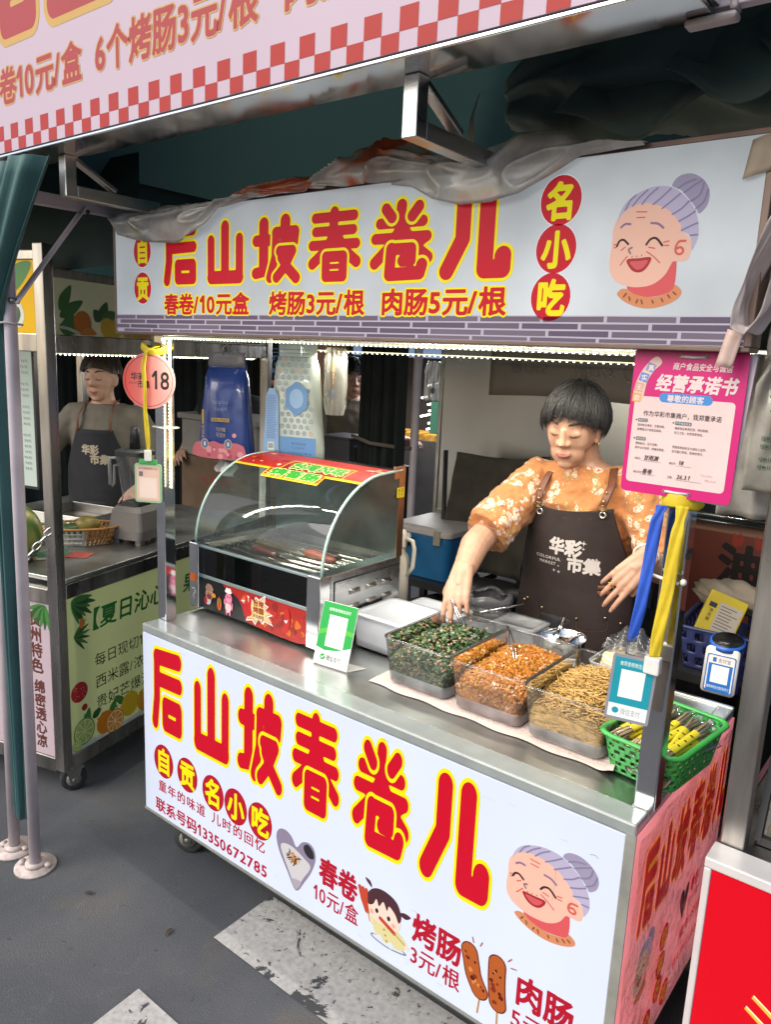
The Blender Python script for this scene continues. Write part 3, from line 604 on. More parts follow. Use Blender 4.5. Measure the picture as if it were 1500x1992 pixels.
art = Art((0, -.0001, 0), (1, 0, 0), (0, 0, 1))
for ch, x0, x1, z0, z1 in (('后', .121, .279, 1.772, 1.936), ('山', .300, .452, 1.770, 1.935), ('坡', .470, .643, 1.769, 1.936), ('春', .652, .824, 1.768, 1.937), ('卷', .834, 1.010, 1.767, 1.937), ('儿', 1.013, 1.188, 1.766, 1.936)):
    big(art, ch, x0, x1, z0, z1, RED, YEL)
for ch, x, z in (('自', .031, 1.872), ('贡', .030, 1.775), ('名', 1.274, 1.901), ('小', 1.272, 1.820), ('吃', 1.269, 1.737)):
    rx = .039; art.reset(); art.disc(x, z, rx + .0015, INK('lit', 'paper_white', '#e8ecf0'), .044); art.disc(x, z, rx, RED, .042); art.text(ch, x - .028, z - .034, .066, YEL, bold=.04, sx=.86)
for t, x0, x1 in (('春卷/10元盒', .127, .466), ('烤肠3元/根', .535, .833), ('肉肠5元/根', .876, 1.180)):
    art.textw(t, x0, x1, 1.703, .056, RED, bold=.03, outline=YEL, ob=.085)
granny(art, 1.374, 1.717, .154, .206)
br = [INK('lit', 'brick_%d' % i, h) for i, h in enumerate(('#6d6070', '#62566a', '#746878'))]; mo = INK('lit', 'mortar', '#b9b2c2')
art.reset(); art.rect(-.096, 1.6585, 1.606, 1.705, mo)
art.z += Art.DZ
for r in range(4):
    x = -.14 + (.07 if r % 2 else 0) + rnd.uniform(-.01, .01)
    while x < 1.606:
        wd = rnd.uniform(.115, .14); a, b2 = max(x, -.096), min(x + wd - .006, 1.606)
        z1_ = 1.7035 - r * .0125; z0_ = max(z1_ - .0105, 1.6587)
        if b2 - a > .006 and z1_ > z0_: art.poly([(a, z0_ + rnd.uniform(0, .0008)), (b2, z0_ + rnd.uniform(0, .0008)), (b2, z1_ - rnd.uniform(0, .001)), (a, z1_ - rnd.uniform(0, .001))], rnd.choice(br), False)
        x += wd
art.build('lettering', sf)
# LED tape: one diode after another under the sign and up the posts
LED = pm('led_diode', (1, .98, .85), .4, emit=4.5, ecol=(1, .95, .80)); LEDG = pm('led_glow_tape', (.75, .78, .55), .4, emit=.5, ecol=(.9, .95, .55))
def ledtape(p, q, parent, n):
    b_ = MB(); p = Vector(p); q = Vector(q); b_.bar(p, q, .010, .003, (0, 0, 1), 0)
    d = (q - p)
    for i in range(n):
        c = p + d * ((i + .5) / n); s = .0018
        o = Vector((0, -.003, -.003)) if abs(d.z) < .1 else Vector((.0, -.003, 0)) 
        c = c + o; b_.box(c - Vector((s, s, s)), c + Vector((s, s, s)), 1)
    return b_.build('led_tape', [LEDG, LED], parent)
ledtape((.06, .050, 1.646), (1.585, .050, 1.644), hdr, 110)
ledtape((.045, .075, 1.645), (.05, .072, 1.21), cart, 44)
ledtape((.045, D - .045, 1.64), (.045, D - .045, 1.10), cart, 60)
ledtape((1.49, D - .02, 1.63), (.06, D - .02, 1.63), cart, 70)

striplamp('led_strip_lamp', (.06, .052, 1.640), (1.585, .052, 1.640), 6.0, (0, .35, -1), hdr)
striplamp('led_strip_lamp', (.05, .078, 1.64), (.05, .078, 1.21), .6, (1, .5, 0), cart)
striplamp('led_strip_lamp', (.05, D - .05, 1.64), (.05, D - .05, 1.10), .9, (1, -.6, 0), cart)
striplamp('led_strip_lamp', (1.49, D - .03, 1.62), (.06, D - .03, 1.62), 4.6, (0, .2, -1), cart)

# ---------------------------------------------------------------- tent fascia sign in front, with its hanging arms
fas = thing('fascia_sign', 'large pink-white sign on the tent front edge with a red checkered border', 'sign', (.3, -.255, 2.075))
FZ = .0
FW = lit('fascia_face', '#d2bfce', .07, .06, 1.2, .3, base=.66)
ff = one(lambda q: q.box((-2.2, -.305, 2.072), (1.568, -.300, 2.74)), 'sign_face', FW, fas)
one(lambda q: (q.box((-2.2, -.302, 2.064), (1.570, -.200, 2.0715)), q.box((1.5685, -.304, 2.0716), (1.578, -.200, 2.75)), q.box((-2.2, -.304, 2.741), (1.568, -.200, 2.752))), 'edge_beam', CHROME, fas, bevel=.002)
one(lambda q: q.box((-2.2, -.2995, 2.0716), (1.568, -.205, 2.74)), 'sign_box', STEELD, fas)
one(lambda q: (q.box((1.535, -.215, 2.054), (1.60, -.19, 2.0635)), q.box((1.590, -.215, 2.0636), (1.60, -.19, 2.085))), 'end_clip', pm('grey_clip', '#b3a9a6', .4, .2), fas, bevel=.004)
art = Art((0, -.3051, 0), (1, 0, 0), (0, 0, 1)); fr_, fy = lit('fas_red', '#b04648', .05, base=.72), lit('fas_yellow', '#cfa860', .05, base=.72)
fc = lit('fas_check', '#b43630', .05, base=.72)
art.z += Art.DZ
k = -31
while k < 24:
    x = -.056 + k * .0702
    if x > -2.2 and x + .07 < 1.6: art.rect(x, 2.0995, x + .0351, 2.133, fc, False); art.rect(x + .0351, 2.0725, x + .0702, 2.0995, fc, False)
    k += 1
for i, ch in enumerate('后山坡春卷儿'):
    big(art, ch, -.185 + i * .302, .122 + i * .302 - .005, 2.300, 2.66, fr_, fy, by=5)
for t, x0, x1 in (('春卷10元/盒', -.185, .268), ('6个烤肠3元/根', .318, .826), ('肉肠5元/根', .885, 1.31)):
    art.textw(t, x0, x1, 2.176, .086, fr_, bold=.028, outline=fy, ob=.06)
art.build('lettering', ff)
# hanging arms from the fascia to the header sign
for x, wv in ((.06, 0), (1.115, 0)):
    b_ = MB()
    b_.box((x - .015, -.242, 1.968), (x + .015, -.212, 2.0635)); b_.box((x - .0145, -.2115, 1.968), (x + .0145, .03, 1.998))
    b_.bar((x, -.215, 2.062), (x + .002, -.10, 2.004), .012, .022, (1, 0, 0)); b_.build('hanging_arm', STEEL, fas, bevel=.002)
# ---------------------------------------------------------------- tent: canopy, legs, side bars, brace
tent = thing('canopy_tent', 'dark teal market canopy with white metal legs over the snack cart', 'tent', (.7, 1.1, 0))
X0, X1, Y0, Y1 = -.30, 1.95, -.19, 1.82
def canopy(u, v_):
    x = X0 + u * (X1 - X0); y = Y0 + v_ * (Y1 - Y0); d = min(u, 1 - u, v_, 1 - v_) * 2
    z = 2.12 + .75 * d + .018 * math.sin(9 * u + 3) * math.sin(11 * v_) * min(1, d * 3); return (x, y, z)
one(lambda q: q.grid(canopy, 40, 40), 'canopy', TEAL, tent)
def valance(q):
    for (ax, ay), (bx, by), n in (((X0, Y1), (X1, Y1), 30), ((X1, Y0), (X1, Y1), 30)):
        q.grid(lambda u, v_: (ax + (bx - ax) * u, ay + (by - ay) * u + .012 * math.sin(u * 40) * v_, 2.13 - .30 * v_ + .01 * math.sin(u * 22)), n, 5)
one(valance, 'valance', TEAL, tent)
one(lambda q: q.tube([(-.215, -.262, .02), (-.19, -.262, 1.97), (-.188, -.262, 2.06)], .0175, 14), 'leg', WPAINT, tent)
one(lambda q: (q.cyl((-.215, -.262, 0), (-.215, -.262, .008), .062, 26), q.cyl((-.215, -.262, .008), (-.215, -.262, .02), .03, 18), q.cyl((-.250, -.285, .008), (-.250, -.285, .02), .011, 6), q.cyl((-.178, -.240, .008), (-.178, -.240, .02), .011, 6)), 'foot_plate', pm('rusty_white_plate', '#b9aca6', .6, .1, .35, 40, bump=.2), tent)
for x, y in ((1.93, 1.80), (-.30, 1.765), (1.93, -.17)):
    one(lambda q: (q.cyl((x, y, .008), (x, y, 2.1), .021, 12), q.cyl((x, y, 0), (x, y, .008), .062, 20)), 'leg', WPAINT, tent)
one(lambda q: (q.bar((-.12, -.24, 1.985), (-.26, 1.78, 2.03), .020, .034), q.bar((-.19, -.2, 2.085), (1.92, -.2, 2.085), .02, .03), q.bar((X1 - .02, -.17, 2.08), (X1 - .02, 1.79, 2.08), .02, .034), q.bar((-.28, 1.80, 2.08), (1.93, 1.80, 2.08), .02, .034)), 'top_bar', WPAINT, tent, bevel=.002)
br_ = one(lambda q: q.bar((-.165, -.262, 1.715), (-.125, -.075, 1.985), .006, .028, (1, 0, 0)), 'brace', WPAINT, tent, bevel=.002)
one(lambda q: (q.cyl((-.168, -.275, 1.722), (-.168, -.25, 1.722), .008, 8), q.cyl((-.128, -.09, 1.975), (-.128, -.062, 1.975), .008, 8)), 'bolt', STEELD, br_)
# second leg, of the next tent along
tp = thing('tent_pole', 'white metal tent leg standing just left of the curtained one', 'pole', (-.347, -.262, 0))
one(lambda q: q.tube([(-.347, -.262, .02), (-.30, -.262, 2.1)], .0175, 14), 'pole', pm('white_pole_paint2', '#c4b9bd', .45, 0, .15, 9, bump=.05), tp)
one(lambda q: (q.cyl((-.347, -.262, 0), (-.347, -.262, .008), .062, 26), q.cyl((-.347, -.262, .008), (-.347, -.262, .02), .03, 18), q.cyl((-.312, -.245, .008), (-.312, -.245, .02), .011, 6), q.cyl((-.38, -.28, .008), (-.38, -.28, .02), .011, 6)), 'foot_plate', MATS['rusty_white_plate'], tp)
# gathered green curtain hanging down the poles
CUR = pm('teal_curtain', '#35605f', .7, 0, .2, 6, bump=.2, bscale=250, sheen=.2)
def curtain(u, v_):
    z = 2.05 - v_ * 1.90
    fl = max(0, (z - 1.62) / .43)                       # opens towards the top, tied below
    half = .052 - .030 * v_ + .0 * fl; cx = -.262 - .012 * v_
    x = cx + (u - .5) * 2 * half + fl ** 1.3 * (u * .36 - .06)
    y = -.258 + .020 * math.sin(u * 21 + 2 * v_) * (1 - .4 * v_) + .010 * math.sin(u * 47) - .012 * math.sin(math.pi * u) - .050 * min(1, fl * 5)
    return (x, y, z)
one(lambda q: q.grid(curtain, 60, 50), 'tent_curtain', CUR, solid=.0012, label='teal curtain gathered and tied along the white tent legs', cat='curtain')
one(lambda q: (q.tube([(-.33, -.29, 1.66), (-.25, -.31, 1.66), (-.18, -.285, 1.665), (-.17, -.24, 1.66)], .003, 6), q.tube([(-.25, -.31, 1.66), (-.24, -.32, 1.60), (-.25, -.31, 1.55)], .002, 6)), 'curtain_tie', pm('white_cord', '#c9c4bc', .7), label='thin white cord tied round the gathered teal curtain', cat='cord')
# dark green fabric bundled under the canopy at the right
def bundle(q):
    def f(u, v_):
        a = v_ * 2 * math.pi; x = 1.04 + u * 1.0; P_ = Vector((x * 3.2, math.cos(a) * 1.1, math.sin(a) * 1.1 + x))
        r = (.10 + .05 * mnoise.noise(P_) + .045 * (1 - abs(mnoise.noise(P_ * 1.3 + Vector((4, 4, 4)))) * 2) ) * min(1, .3 + 4 * u, .6 + 5 * (1 - u))
        return (x, .22 + .03 * math.sin(u * 5) + r * 1.25 * math.cos(a), 2.15 + .02 * math.sin(u * 6) + .06 * u + r * 1.05 * math.sin(a))
    q.grid(f, 110, 70)
    for k, (x0, wd, y0, zl, zt) in enumerate(((1.22, .30, .05, 2.015, 2.20), (1.40, .28, .03, 2.035, 2.24), (1.56, .34, .02, 2.02, 2.26))):
        def g(u, v_):
            s = math.sin(math.pi * u); x = x0 + wd * u + .03 * math.sin(4 * v_ + k)
            return (x, y0 + .16 * v_ - .045 * s * math.sin(math.pi * v_) + .02 * mnoise.noise(Vector((u * 4, v_ * 3, k))), zl + (zt - zl) * v_ + .05 * (1 - s) * (1 - v_) - .03 * s * math.sin(math.pi * v_) + .012 * math.sin(9 * u + 5 * v_ + k))
        q.grid(g, 40, 24)
one(bundle, 'rolled_awning', pm('dark_green_cloth', '#5c716d', .8, 0, .2, 5, bump=.15, bscale=200, sheen=.3), solid=.002, label='dark green awning fabric bundled up above the header sign', cat='awning')
one(lambda q: q.add([(1.055, .02, 2.02), (1.072, .02, 2.025), (1.068, .02, 2.075), (1.078, .022, 2.115), (1.06, .021, 2.07)], [(0, 1, 2, 4), (4, 2, 3)]), 'fabric_tag', pm('beige_tag', '#9a9484', .7), label='small beige care tag hanging from the bundled green fabric', cat='tag', solid=.0008)
# crumpled translucent plastic sheets lying over the header sign
PL = clear('milky_plastic', (.86, .83, .80), 1.42, .18, .64, (.97, .94, .90)); PLO = clear('printed_plastic', (.86, .80, .76), 1.42, .18, .68, (.92, .88, .83), (.85, .20, .07))
def sheet(xs, lo, hi, seed, amp=1., fr=5.):
    def f(u, v_):
        x = xs[0] + (xs[-1] - xs[0]) * u; zl = float(np.interp(x, xs, lo)); zh = float(np.interp(x, xs, hi))
        if v_ < .6: t = v_ / .6; z = zl + (zh - zl) * t ** .8; y = -.010 + .042 * t ** 2 - .018 * math.sin(math.pi * t)
        else: t = (v_ - .6) / .4; z = zh - .035 * t * t; y = .032 + .11 * t
        P_ = Vector((x * fr + 2.4 * v_, v_ * 2.6 - x * 5, seed)); r = (1 - abs(mnoise.noise(P_)) * 2.2) ** 3 if abs(mnoise.noise(P_)) < .45 else 0
        n2 = mnoise.noise(P_ * .55 + Vector((7, 3, 0))); n3 = mnoise.noise(P_ * 2.3)
        e = min(1, 6 * u, 6 * (1 - u))
        y += (-.016 * r - .020 * n2 - .002 * n3) * amp * e; z += (.008 * r * v_ + .014 * n2 * v_ + .001 * n3) * amp * e
        return (x, min(y, -.0035) if z < 1.977 and v_ < .6 else max(y, -.05), z)
    return lambda q: q.grid(f, 150, 40)
one(sheet((-.10, -.06, .03, .10, .20, .31, .37, .50), (1.955, 1.918, 1.900, 1.889, 1.883, 1.915, 1.953, 1.972), (1.975, 1.982, 1.985, 1.987, 1.988, 1.990, 1.993, 1.996), 3.3, .9), 'plastic_sheet', PL, solid=.0005, label='crumpled grey translucent plastic drooping over the upper left corner of the header sign', cat='plastic sheet')
one(sheet((.42, .54, .67, .82, .90, 1.0), (1.972, 1.966, 1.971, 1.965, 1.962, 1.975), (1.994, 1.998, 2.010, 2.050, 2.052, 2.004), 9.1, 1.4, 8), 'plastic_sheet', PLO, solid=.0005, label='crumpled plastic with orange print lying along the top of the header sign', cat='plastic sheet')
one(sheet((.90, .95, 1.01, 1.07, 1.14, 1.20, 1.25, 1.31, 1.42), (1.960, 1.952, 1.922, 1.908, 1.907, 1.916, 1.938, 1.968, 1.972), (2.03, 2.016, 2.003, 2.006, 2.022, 2.032, 2.026, 1.995, 1.98), 17.7, .9), 'plastic_sheet', PL, solid=.0005, label='crumpled milky plastic sagging over the character 儿 of the header sign', cat='plastic sheet')
# pinkish curtain of plastic hanging beside the right end of the sign
PK = clear('rosy_plastic', (.8, .74, .74), 1.4, .15, .75, (.92, .82, .80))
def pcurt(q):
    path = [(1.672, .004, 2.0), (1.668, -.012, 1.90), (1.660, -.014, 1.79), (1.640, -.012, 1.715), (1.618, -.014, 1.682), (1.604, -.018, 1.686), (1.602, -.018, 1.715), (1.612, -.014, 1.765), (1.628, -.008, 1.82), (1.640, .0, 1.87)]
    n = len(path) - 1
    def f(u, v_):
        t = v_ * n; i = min(int(t), n - 1); p = Vector(path[i]).lerp(Vector(path[i + 1]), t - i); w_ = .045 * (u - .5)
        return p + Vector((w_ * .35 + .003 * math.sin(19 * v_ + 5 * u), w_ * .9 + .004 * mnoise.noise(Vector((u * 6, v_ * 9, 2))), .006 * math.sin(7 * u + 11 * v_)))
    q.grid(f, 14, 70)
    q.grid(lambda u, v_: (1.63 + .16 * u, .05 + .02 * math.sin(14 * u + 3 * v_) + .02 * mnoise.noise(Vector((u * 5, v_ * 5, 0))), 2.0 - .36 * v_ * (1 - .4 * u) + .01 * math.sin(9 * u)), 30, 24)
one(pcurt, 'plastic_curtain', PK, solid=.0005, label='rolled rosy plastic rain curtain hanging at the right end of the header sign', cat='plastic curtain')
TAPE = pm('masking_tape', '#b3a18c', .6, 0, .15, 30, bump=.1)
one(lambda q: (q.grid(lambda u, v_: (1.575 + .04 * u + .008 * v_, -.006 - .003 * math.sin(5 * u), 1.905 + .055 * v_ + .01 * u), 6, 6)), 'tape_strip', TAPE, solid=.0006, label='beige tape holding plastic at the top right corner of the header sign', cat='tape')
one(lambda q: (q.grid(lambda u, v_: (1.582 + .024 * u - .012 * (1 - v_), -.008 - .003 * math.sin(5 * u), 1.630 + .055 * v_ - .006 * u), 6, 6)), 'tape_strip', pm('printed_tape', '#cbb0a6', .5, 0, .1, 40), solid=.0006, label='pink printed tape holding the pledge board to the sign corner', cat='tape')

# ---------------------------------------------------------------- sausage roller grill on the counter
CL = clear('clear_glass', (.84, .91, .90), 1.5, .025, .05, (.55, .62, .60)); CLD = clear('smoky_glass', (.9, .93, .93), 1.5, .03); ACR = clear('clear_tub', (.975, .98, .975), 1.25, .06, .06, (.95, .95, .93)); MILK = clear('milky_tub', (.95, .95, .96), 1.3, .15, .45, (.88, .9, .93))
CLS = clear('smudged_glass', (.74, .84, .82), 1.16, .22, .12, (.40, .48, .46))
zt = .8005
rg = thing('sausage_roller', 'glass-hooded sausage roller grill with a black and red picture strip', 'roller grill', (.28, .36, .80))
X0r, X1r, YF, YB = .040, .512, .190, .540
one(lambda q: (q.box((X0r, YF + .006, .815), (X1r, YB, .90)), q.box((X0r, YB - .006, .90), (X1r, YB, 1.02)), q.box((.0, YF + .03, .812), (.56, YB, .817))), 'body', STEELD, rg, bevel=.002)
fb = one(lambda q: q.box((X0r, YF, .812), (X1r, YF + .0055, .911)), 'picture_strip', pm('black_gloss', (.012, .012, .014), .25, 0, .2, 8), rg)
one(lambda q: q.box((X0r, YF - .002, .9112), (X1r, YF + .012, .921)), 'front_rail', pm('pale_rail', '#9fb0b2', .3, .6, .1, 20), rg, bevel=.001)
one(lambda q: q.box((X0r, YF + .012, .905), (X1r, YB - .01, .912)), 'drip_tray', STEEL, rg)
for x0, x1, y0 in ((-.004, .0395, .175), (.5125, .562, .175)):
    one(lambda q: q.box((x0, y0, .812), (x1, YF + .03, 1.022)), 'end_cap', CHROME, rg, bevel=.003)
one(lambda q: q.box((-.004, YF + .0305, .812), (.0395, YB, 1.02)), 'side_panel', STEEL, rg, bevel=.002)
sd_ = one(lambda q: q.box((.5125, YF + .0305, .812), (.56, YB, 1.02)), 'side_panel', STEEL, rg, bevel=.002)
for i in range(3):
    for j in range(2):
        one(lambda q: q.grid(lambda u, v_: (.5602 + .010 * math.sin(math.pi * v_) * math.sin(math.pi * u) ** .5, .30 + i * .075 + .05 * u, .955 - j * .045 + .016 * (v_ - .5)), 8, 5), 'vent_louvre', STEELD, sd_)
one(lambda q: (q.box((.5602, .235, .83), (.5615, .535, .834)), q.box((.5602, .235, .995), (.5615, .535, .999)), q.box((.5602, .235, .834), (.5615, .239, .995))), 'side_seam', BLACK, sd_)
for i in range(8):
    y = .218 + i * .0405
    one(lambda q: (q.cyl((.045, y, .985), (.508, y, .985), .0115, 16), q.cyl((.040, y, .985), (.052, y, .985), .015, 12, 1), q.cyl((.500, y, .985), (.512, y, .985), .015, 12, 1)), 'roller', [pm('warm_roller_steel', (.72, .62, .50), .2, 1, .15, 9), BLACK], rg)
one(lambda q: q.box((X0r, YF + .001, .9215), (X1r, YF + .004, 1.010)), 'front_window', CLD, rg)
one(lambda q: q.bar((X0r, YF - .001, 1.014), (X1r, YF - .001, 1.014), .012, .008), 'window_rail', pm('pale_rail', (0, 0, 0)), rg, bevel=.001)
prof = [(.186, 1.022)] + [(.186 + .262 * (1 - math.cos(t)), 1.022 + .262 * math.sin(t)) for t in [math.pi / 2 * k / 14 for k in range(1, 15)]] + [(.530, 1.288)]
hx0, hx1 = .018, .558
one(lambda q: q.grid(lambda u, v_: (hx0 + (hx1 - hx0) * u, *[(1 - (v_ * 15 - int(min(v_ * 15, 14)))) * prof[int(min(v_ * 15, 14))][d] + (v_ * 15 - int(min(v_ * 15, 14))) * prof[int(min(v_ * 15, 14)) + 1][d] for d in (0, 1)]), 1, 15), 'curved_glass', CL, rg)
for x in (hx0, hx1):
    one(lambda q: q.add([(x, y, z) for y, z in prof] + [(x, .530, 1.022)], [tuple(range(len(prof) + 1))]), 'side_glass', CLS, rg)
    one(lambda q: q.tube([(x, y, z) for y, z in prof], .0045, 8), 'glass_edge', pm('pale_glass_edge', '#a9c4bc', .15, 0, .1, 30, coat=.5), rg)
one(lambda q: q.box((hx0 + .002, .528, 1.0205), (hx1 - .003, .532, 1.286)), 'back_panel', pm('dark_back_steel', (.17, .21, .20), .28, 1, .3, 5, bump=.1, bscale=40), rg)
one(lambda q: (q.box((hx1 - .002, .515, 1.02), (hx1 + .003, .545, 1.30)), q.box((hx1 - .002, .49, 1.262), (hx1 + .0031, .515, 1.30))), 'hinge_bracket', pm('copper_bracket', (.36, .22, .14), .28, .9, .2, 14), rg, bevel=.001)
art = Art((hx1 + .0032, .5, 1.2), (0, 1, 0), (0, 0, 1)); art.rect(.004, .005, .040, .036, INK('ink', 'sticker_yellow', '#d8bf20')); art.textw('高温', .007, .037, .020, .014, INK('ink', 'black', '#181818')); art.textw('烫手', .007, .037, .006, .014, INK('ink', 'black', '#181818')); art.build('sticker', rg)
def dwarp(x, v_, l):
    y = .300 + v_; t = max(-1., min(1., (.448 - y) / .262)); z = 1.022 + .262 * math.sqrt(1 - t * t) if y < .448 else 1.284 + (y - .448) * .05
    n = Vector((0, -t, math.sqrt(1 - t * t))) if y < .448 else Vector((0, -.05, 1)); return Vector((hx0 + x, y, z)) + n * (.0015 + l)
art = Art((0, 0, 0), (1, 0, 0), (0, 1, 0), z0=0, warp=dwarp)
tr, ty, tg = INK('ink', 'decal_red', '#a3221a'), INK('ink', 'decal_yellow', '#e0b51e'), INK('ink', 'decal_green', '#2f8a28')
def strip(x0, y0, x1, y1, mt):
    n = max(1, int((y1 - y0) / .008)); art.z += Art.DZ
    for k in range(n): art.rect(x0, y0 + (y1 - y0) * k / n, x1, y0 + (y1 - y0) * (k + 1) / n, mt, False)
strip(.004, .050, .536, .195, tr); strip(.004, .040, .536, .050, ty); strip(.16, .006, .40, .042, ty); strip(.164, .012, .396, .048, INK('ink', 'decal_dark', '#7a1510')); strip(.20, .05, .46, .12, ty); strip(.204, .05, .456, .115, INK('ink', 'decal_dark', '#7a1510'))
art.textw('台湾风味', .225, .445, .060, .052, tg, bold=.05, outline=INK('ink', 'decal_pale', '#dfe0a0'), ob=.09); art.textw('烤香肠', .18, .385, .016, .036, tg, bold=.05, outline=INK('ink', 'decal_pale', '#dfe0a0'), ob=.09)
for k in range(26):
    x, y = rnd.choice(((rnd.uniform(.02, .19)), rnd.uniform(.47, .53))), rnd.uniform(.06, .18); r = rnd.uniform(.004, .014)
    art.blob([(x + r * math.cos(a) * rnd.uniform(.5, 1.7), y + r * math.sin(a) * rnd.uniform(.3, .8)) for a in (0, 1, 2, 3, 4, 5)], INK('ink', *rnd.choice((('flame', '#d07a1c'), ('pale_bun', '#d8b890'), ('decal_red2', '#c4341f'), ('decal_dark', '#7a1510')))), 3)
art.build('top_decal', rg)
# front picture strip
art = Art((X0r, YF - .0003, .812), (1, 0, 0), (0, 0, 1)); LW = X1r - X0r
rd = INK('ink', 'strip_red', '#9e1a12')
art.blob([(.105, .0985), (.15, .0985), (.30, .0985), (.4715, .0985), (.4715, .001), (.235, .001), (.205, .018), (.185, .055), (.16, .075), (.12, .086)], rd, 4)
for k in range(60):
    x, z = rnd.uniform(.20, .46), rnd.uniform(.01, .09); r = rnd.uniform(.003, .012)
    if x < .23 and z < .05: continue
    art.blob([(x + r * math.cos(a) * rnd.uniform(.5, 1.5), z + r * math.sin(a) * rnd.uniform(.5, 1.5)) for a in (0, 1, 2, 3, 4, 5)], INK('ink', *rnd.choice((('strip_glow', '#b8401a'), ('strip_red2', '#b02418'), ('strip_dark', '#7c120e'), ('ember', '#c8641c')))), 3)
def bl(cx, cz, rx, rz, n, h): art.disc(cx, cz, rx, INK('ink', n, h), rz, 18)
# a bearded cook in a cap, a hot dog with a face, a pink pig in a cook's hat
bl(.032, .030, .016, .014, 'cook_white', '#cfc8c4'); bl(.022, .028, .008, .012, 'cook_red', '#b8202c'); bl(.040, .052, .019, .018, 'cook_skin', '#c08a72'); bl(.040, .044, .013, .009, 'cook_beard', '#7a3528'); bl(.040, .070, .020, .009, 'cook_cap', '#9c7a68'); bl(.040, .077, .015, .009, 'cook_cap', '#9c7a68'); bl(.034, .055, .002, .003, 'black', '#181818'); bl(.046, .055, .002, .003, 'black', '#181818'); bl(.062, .052, .009, .007, 'mug', '#d09030')
bl(.088, .032, .010, .022, 'bun', '#c8742c'); bl(.088, .034, .005, .021, 'strip_red2', '#b02418'); bl(.088, .040, .006, .006, 'leafy', '#3c7a34'); bl(.085, .052, .0018, .0025, 'black', '#181818'); bl(.092, .052, .0018, .0025, 'black', '#181818')
bl(.130, .030, .014, .018, 'pig_apron', '#d8c4c4'); bl(.122, .012, .004, .008, 'pig', '#d87a98'); bl(.138, .012, .004, .008, 'pig', '#d87a98'); bl(.132, .058, .016, .018, 'pig', '#d87a98'); bl(.114, .045, .004, .010, 'pig', '#d87a98'); bl(.148, .036, .004, .012, 'pig', '#d87a98'); bl(.132, .053, .006, .004, 'pig_snout', '#e8a0b4'); bl(.127, .064, .002, .003, 'black', '#181818'); bl(.138, .064, .002, .003, 'black', '#181818'); bl(.131, .080, .016, .006, 'hat', '#e4dcd8'); bl(.126, .086, .007, .006, 'hat', '#e4dcd8'); bl(.137, .086, .007, .006, 'hat', '#e4dcd8')
# the star burst and its words
cx, cz = .262, .052
def burst(k):
    o = []
    for i in range(22):
        a = 2 * math.pi * i / 22; r = (1.0 if i % 2 == 0 else .66) * k * (1 + .22 * math.sin(i * 5.1)); o.append((cx + r * .058 * math.cos(a), cz + r * .043 * math.sin(a)))
    return o
art.poly(burst(1.16), INK('ink', 'burst_white', '#e6dcd6')); art.poly(burst(1.0), rd); art.poly(burst(.92), INK('ink', 'burst_cream', '#e0c080'))
art.blob([(.205, .035), (.205, .060), (.212, .085), (.220, .082), (.222, .066), (.228, .086), (.236, .082), (.234, .055), (.238, .035), (.222, .024)], INK('ink', 'fist_red', '#b3141c'))
art.textw('台湾', .243, .288, .064, .020, INK('ink', 'burst_brown', '#8a3c14'), bold=.05); art.textw('烤腸', .243, .290, .043, .020, INK('ink', 'burst_brown', '#8a3c14'), bold=.05); art.textw('店长推荐', .241, .290, .028, .012, INK('ink', 'black', '#181818'), bold=.02)
art.line([(.385, .075), (.388, .05), (.382, .025)], .022, INK('ink', 'sausage_red', '#b01c1c')); art.blob([(.375, .05), (.385, .052), (.390, .055), (.384, .043)], INK('ink', 'hat', '#e4dcd8'))
art.build('picture', fb)
art = Art((-.0041, .21, .93), (1, 0, 0), (0, 0, 1)); 
art = Art((-.004, .1749, .812), (1, 0, 0), (0, 0, 1)); art.rect(.006, .085, .038, .110, INK('ink', 'sticker_orange', '#c8641c')); art.line([(.016, .06), (.026, .062), (.030, .05), (.022, .04), (.026, .03)], .003, INK('ink', 'hat', '#e4dcd8')); art.build('sticker', rg)
# sausages lying on the rollers
for i, (x, y, lg, colr) in enumerate(((.36, .37, .13, '#a8442e'), (.20, .29, .12, '#5d2c20'), (.34, .41, .14, '#3a1e18'))):
    mt = pm('sausage_skin_%d' % i, colr, .3, 0, .3, 30, coat=.4)
    pts = [(x + lg * (t - .5), y + .0203, 1.0055 + .0025 * math.sin(t * 5)) for t in [k / 10 for k in range(11)]]
    one(lambda q: q.tube(pts, [.006] + [.0115] * 9 + [.006], 14), 'sausage', mt, label=('bright red sausage on the rollers of the grill', 'brown sausage near the front of the roller grill', 'dark charred sausage at the back of the roller grill')[i], cat='sausage')
# cream coloured vacuum jug behind the grill
jg = thing('vacuum_jug', 'cream vacuum jug with a handle standing behind the roller grill', 'jug', (.50, .60, .80))
CRM = pm('cream_plastic', '#c9c0ae', .4, 0, .08, 20)
one(lambda q: q.lathe([(.038, .8005), (.044, .81), (.044, .98), (.040, 1.0), (.030, 1.015), (.030, 1.03)], (.50, .595, 0), 28), 'jug_body', CRM, jg)
one(lambda q: q.lathe([(.033, 1.0305), (.034, 1.035), (.033, 1.075), (.028, 1.082), (.0, 1.084)], (.50, .595, 0), 28), 'lid', pm('cream_lid', '#d6cfc0', .35, 0, .06, 20), jg)
one(lambda q: q.tube([(.536, .600, 1.06), (.556, .605, 1.055), (.563, .607, 1.03), (.560, .606, .97), (.545, .600, .945)], .007, 10), 'handle', CRM, jg)

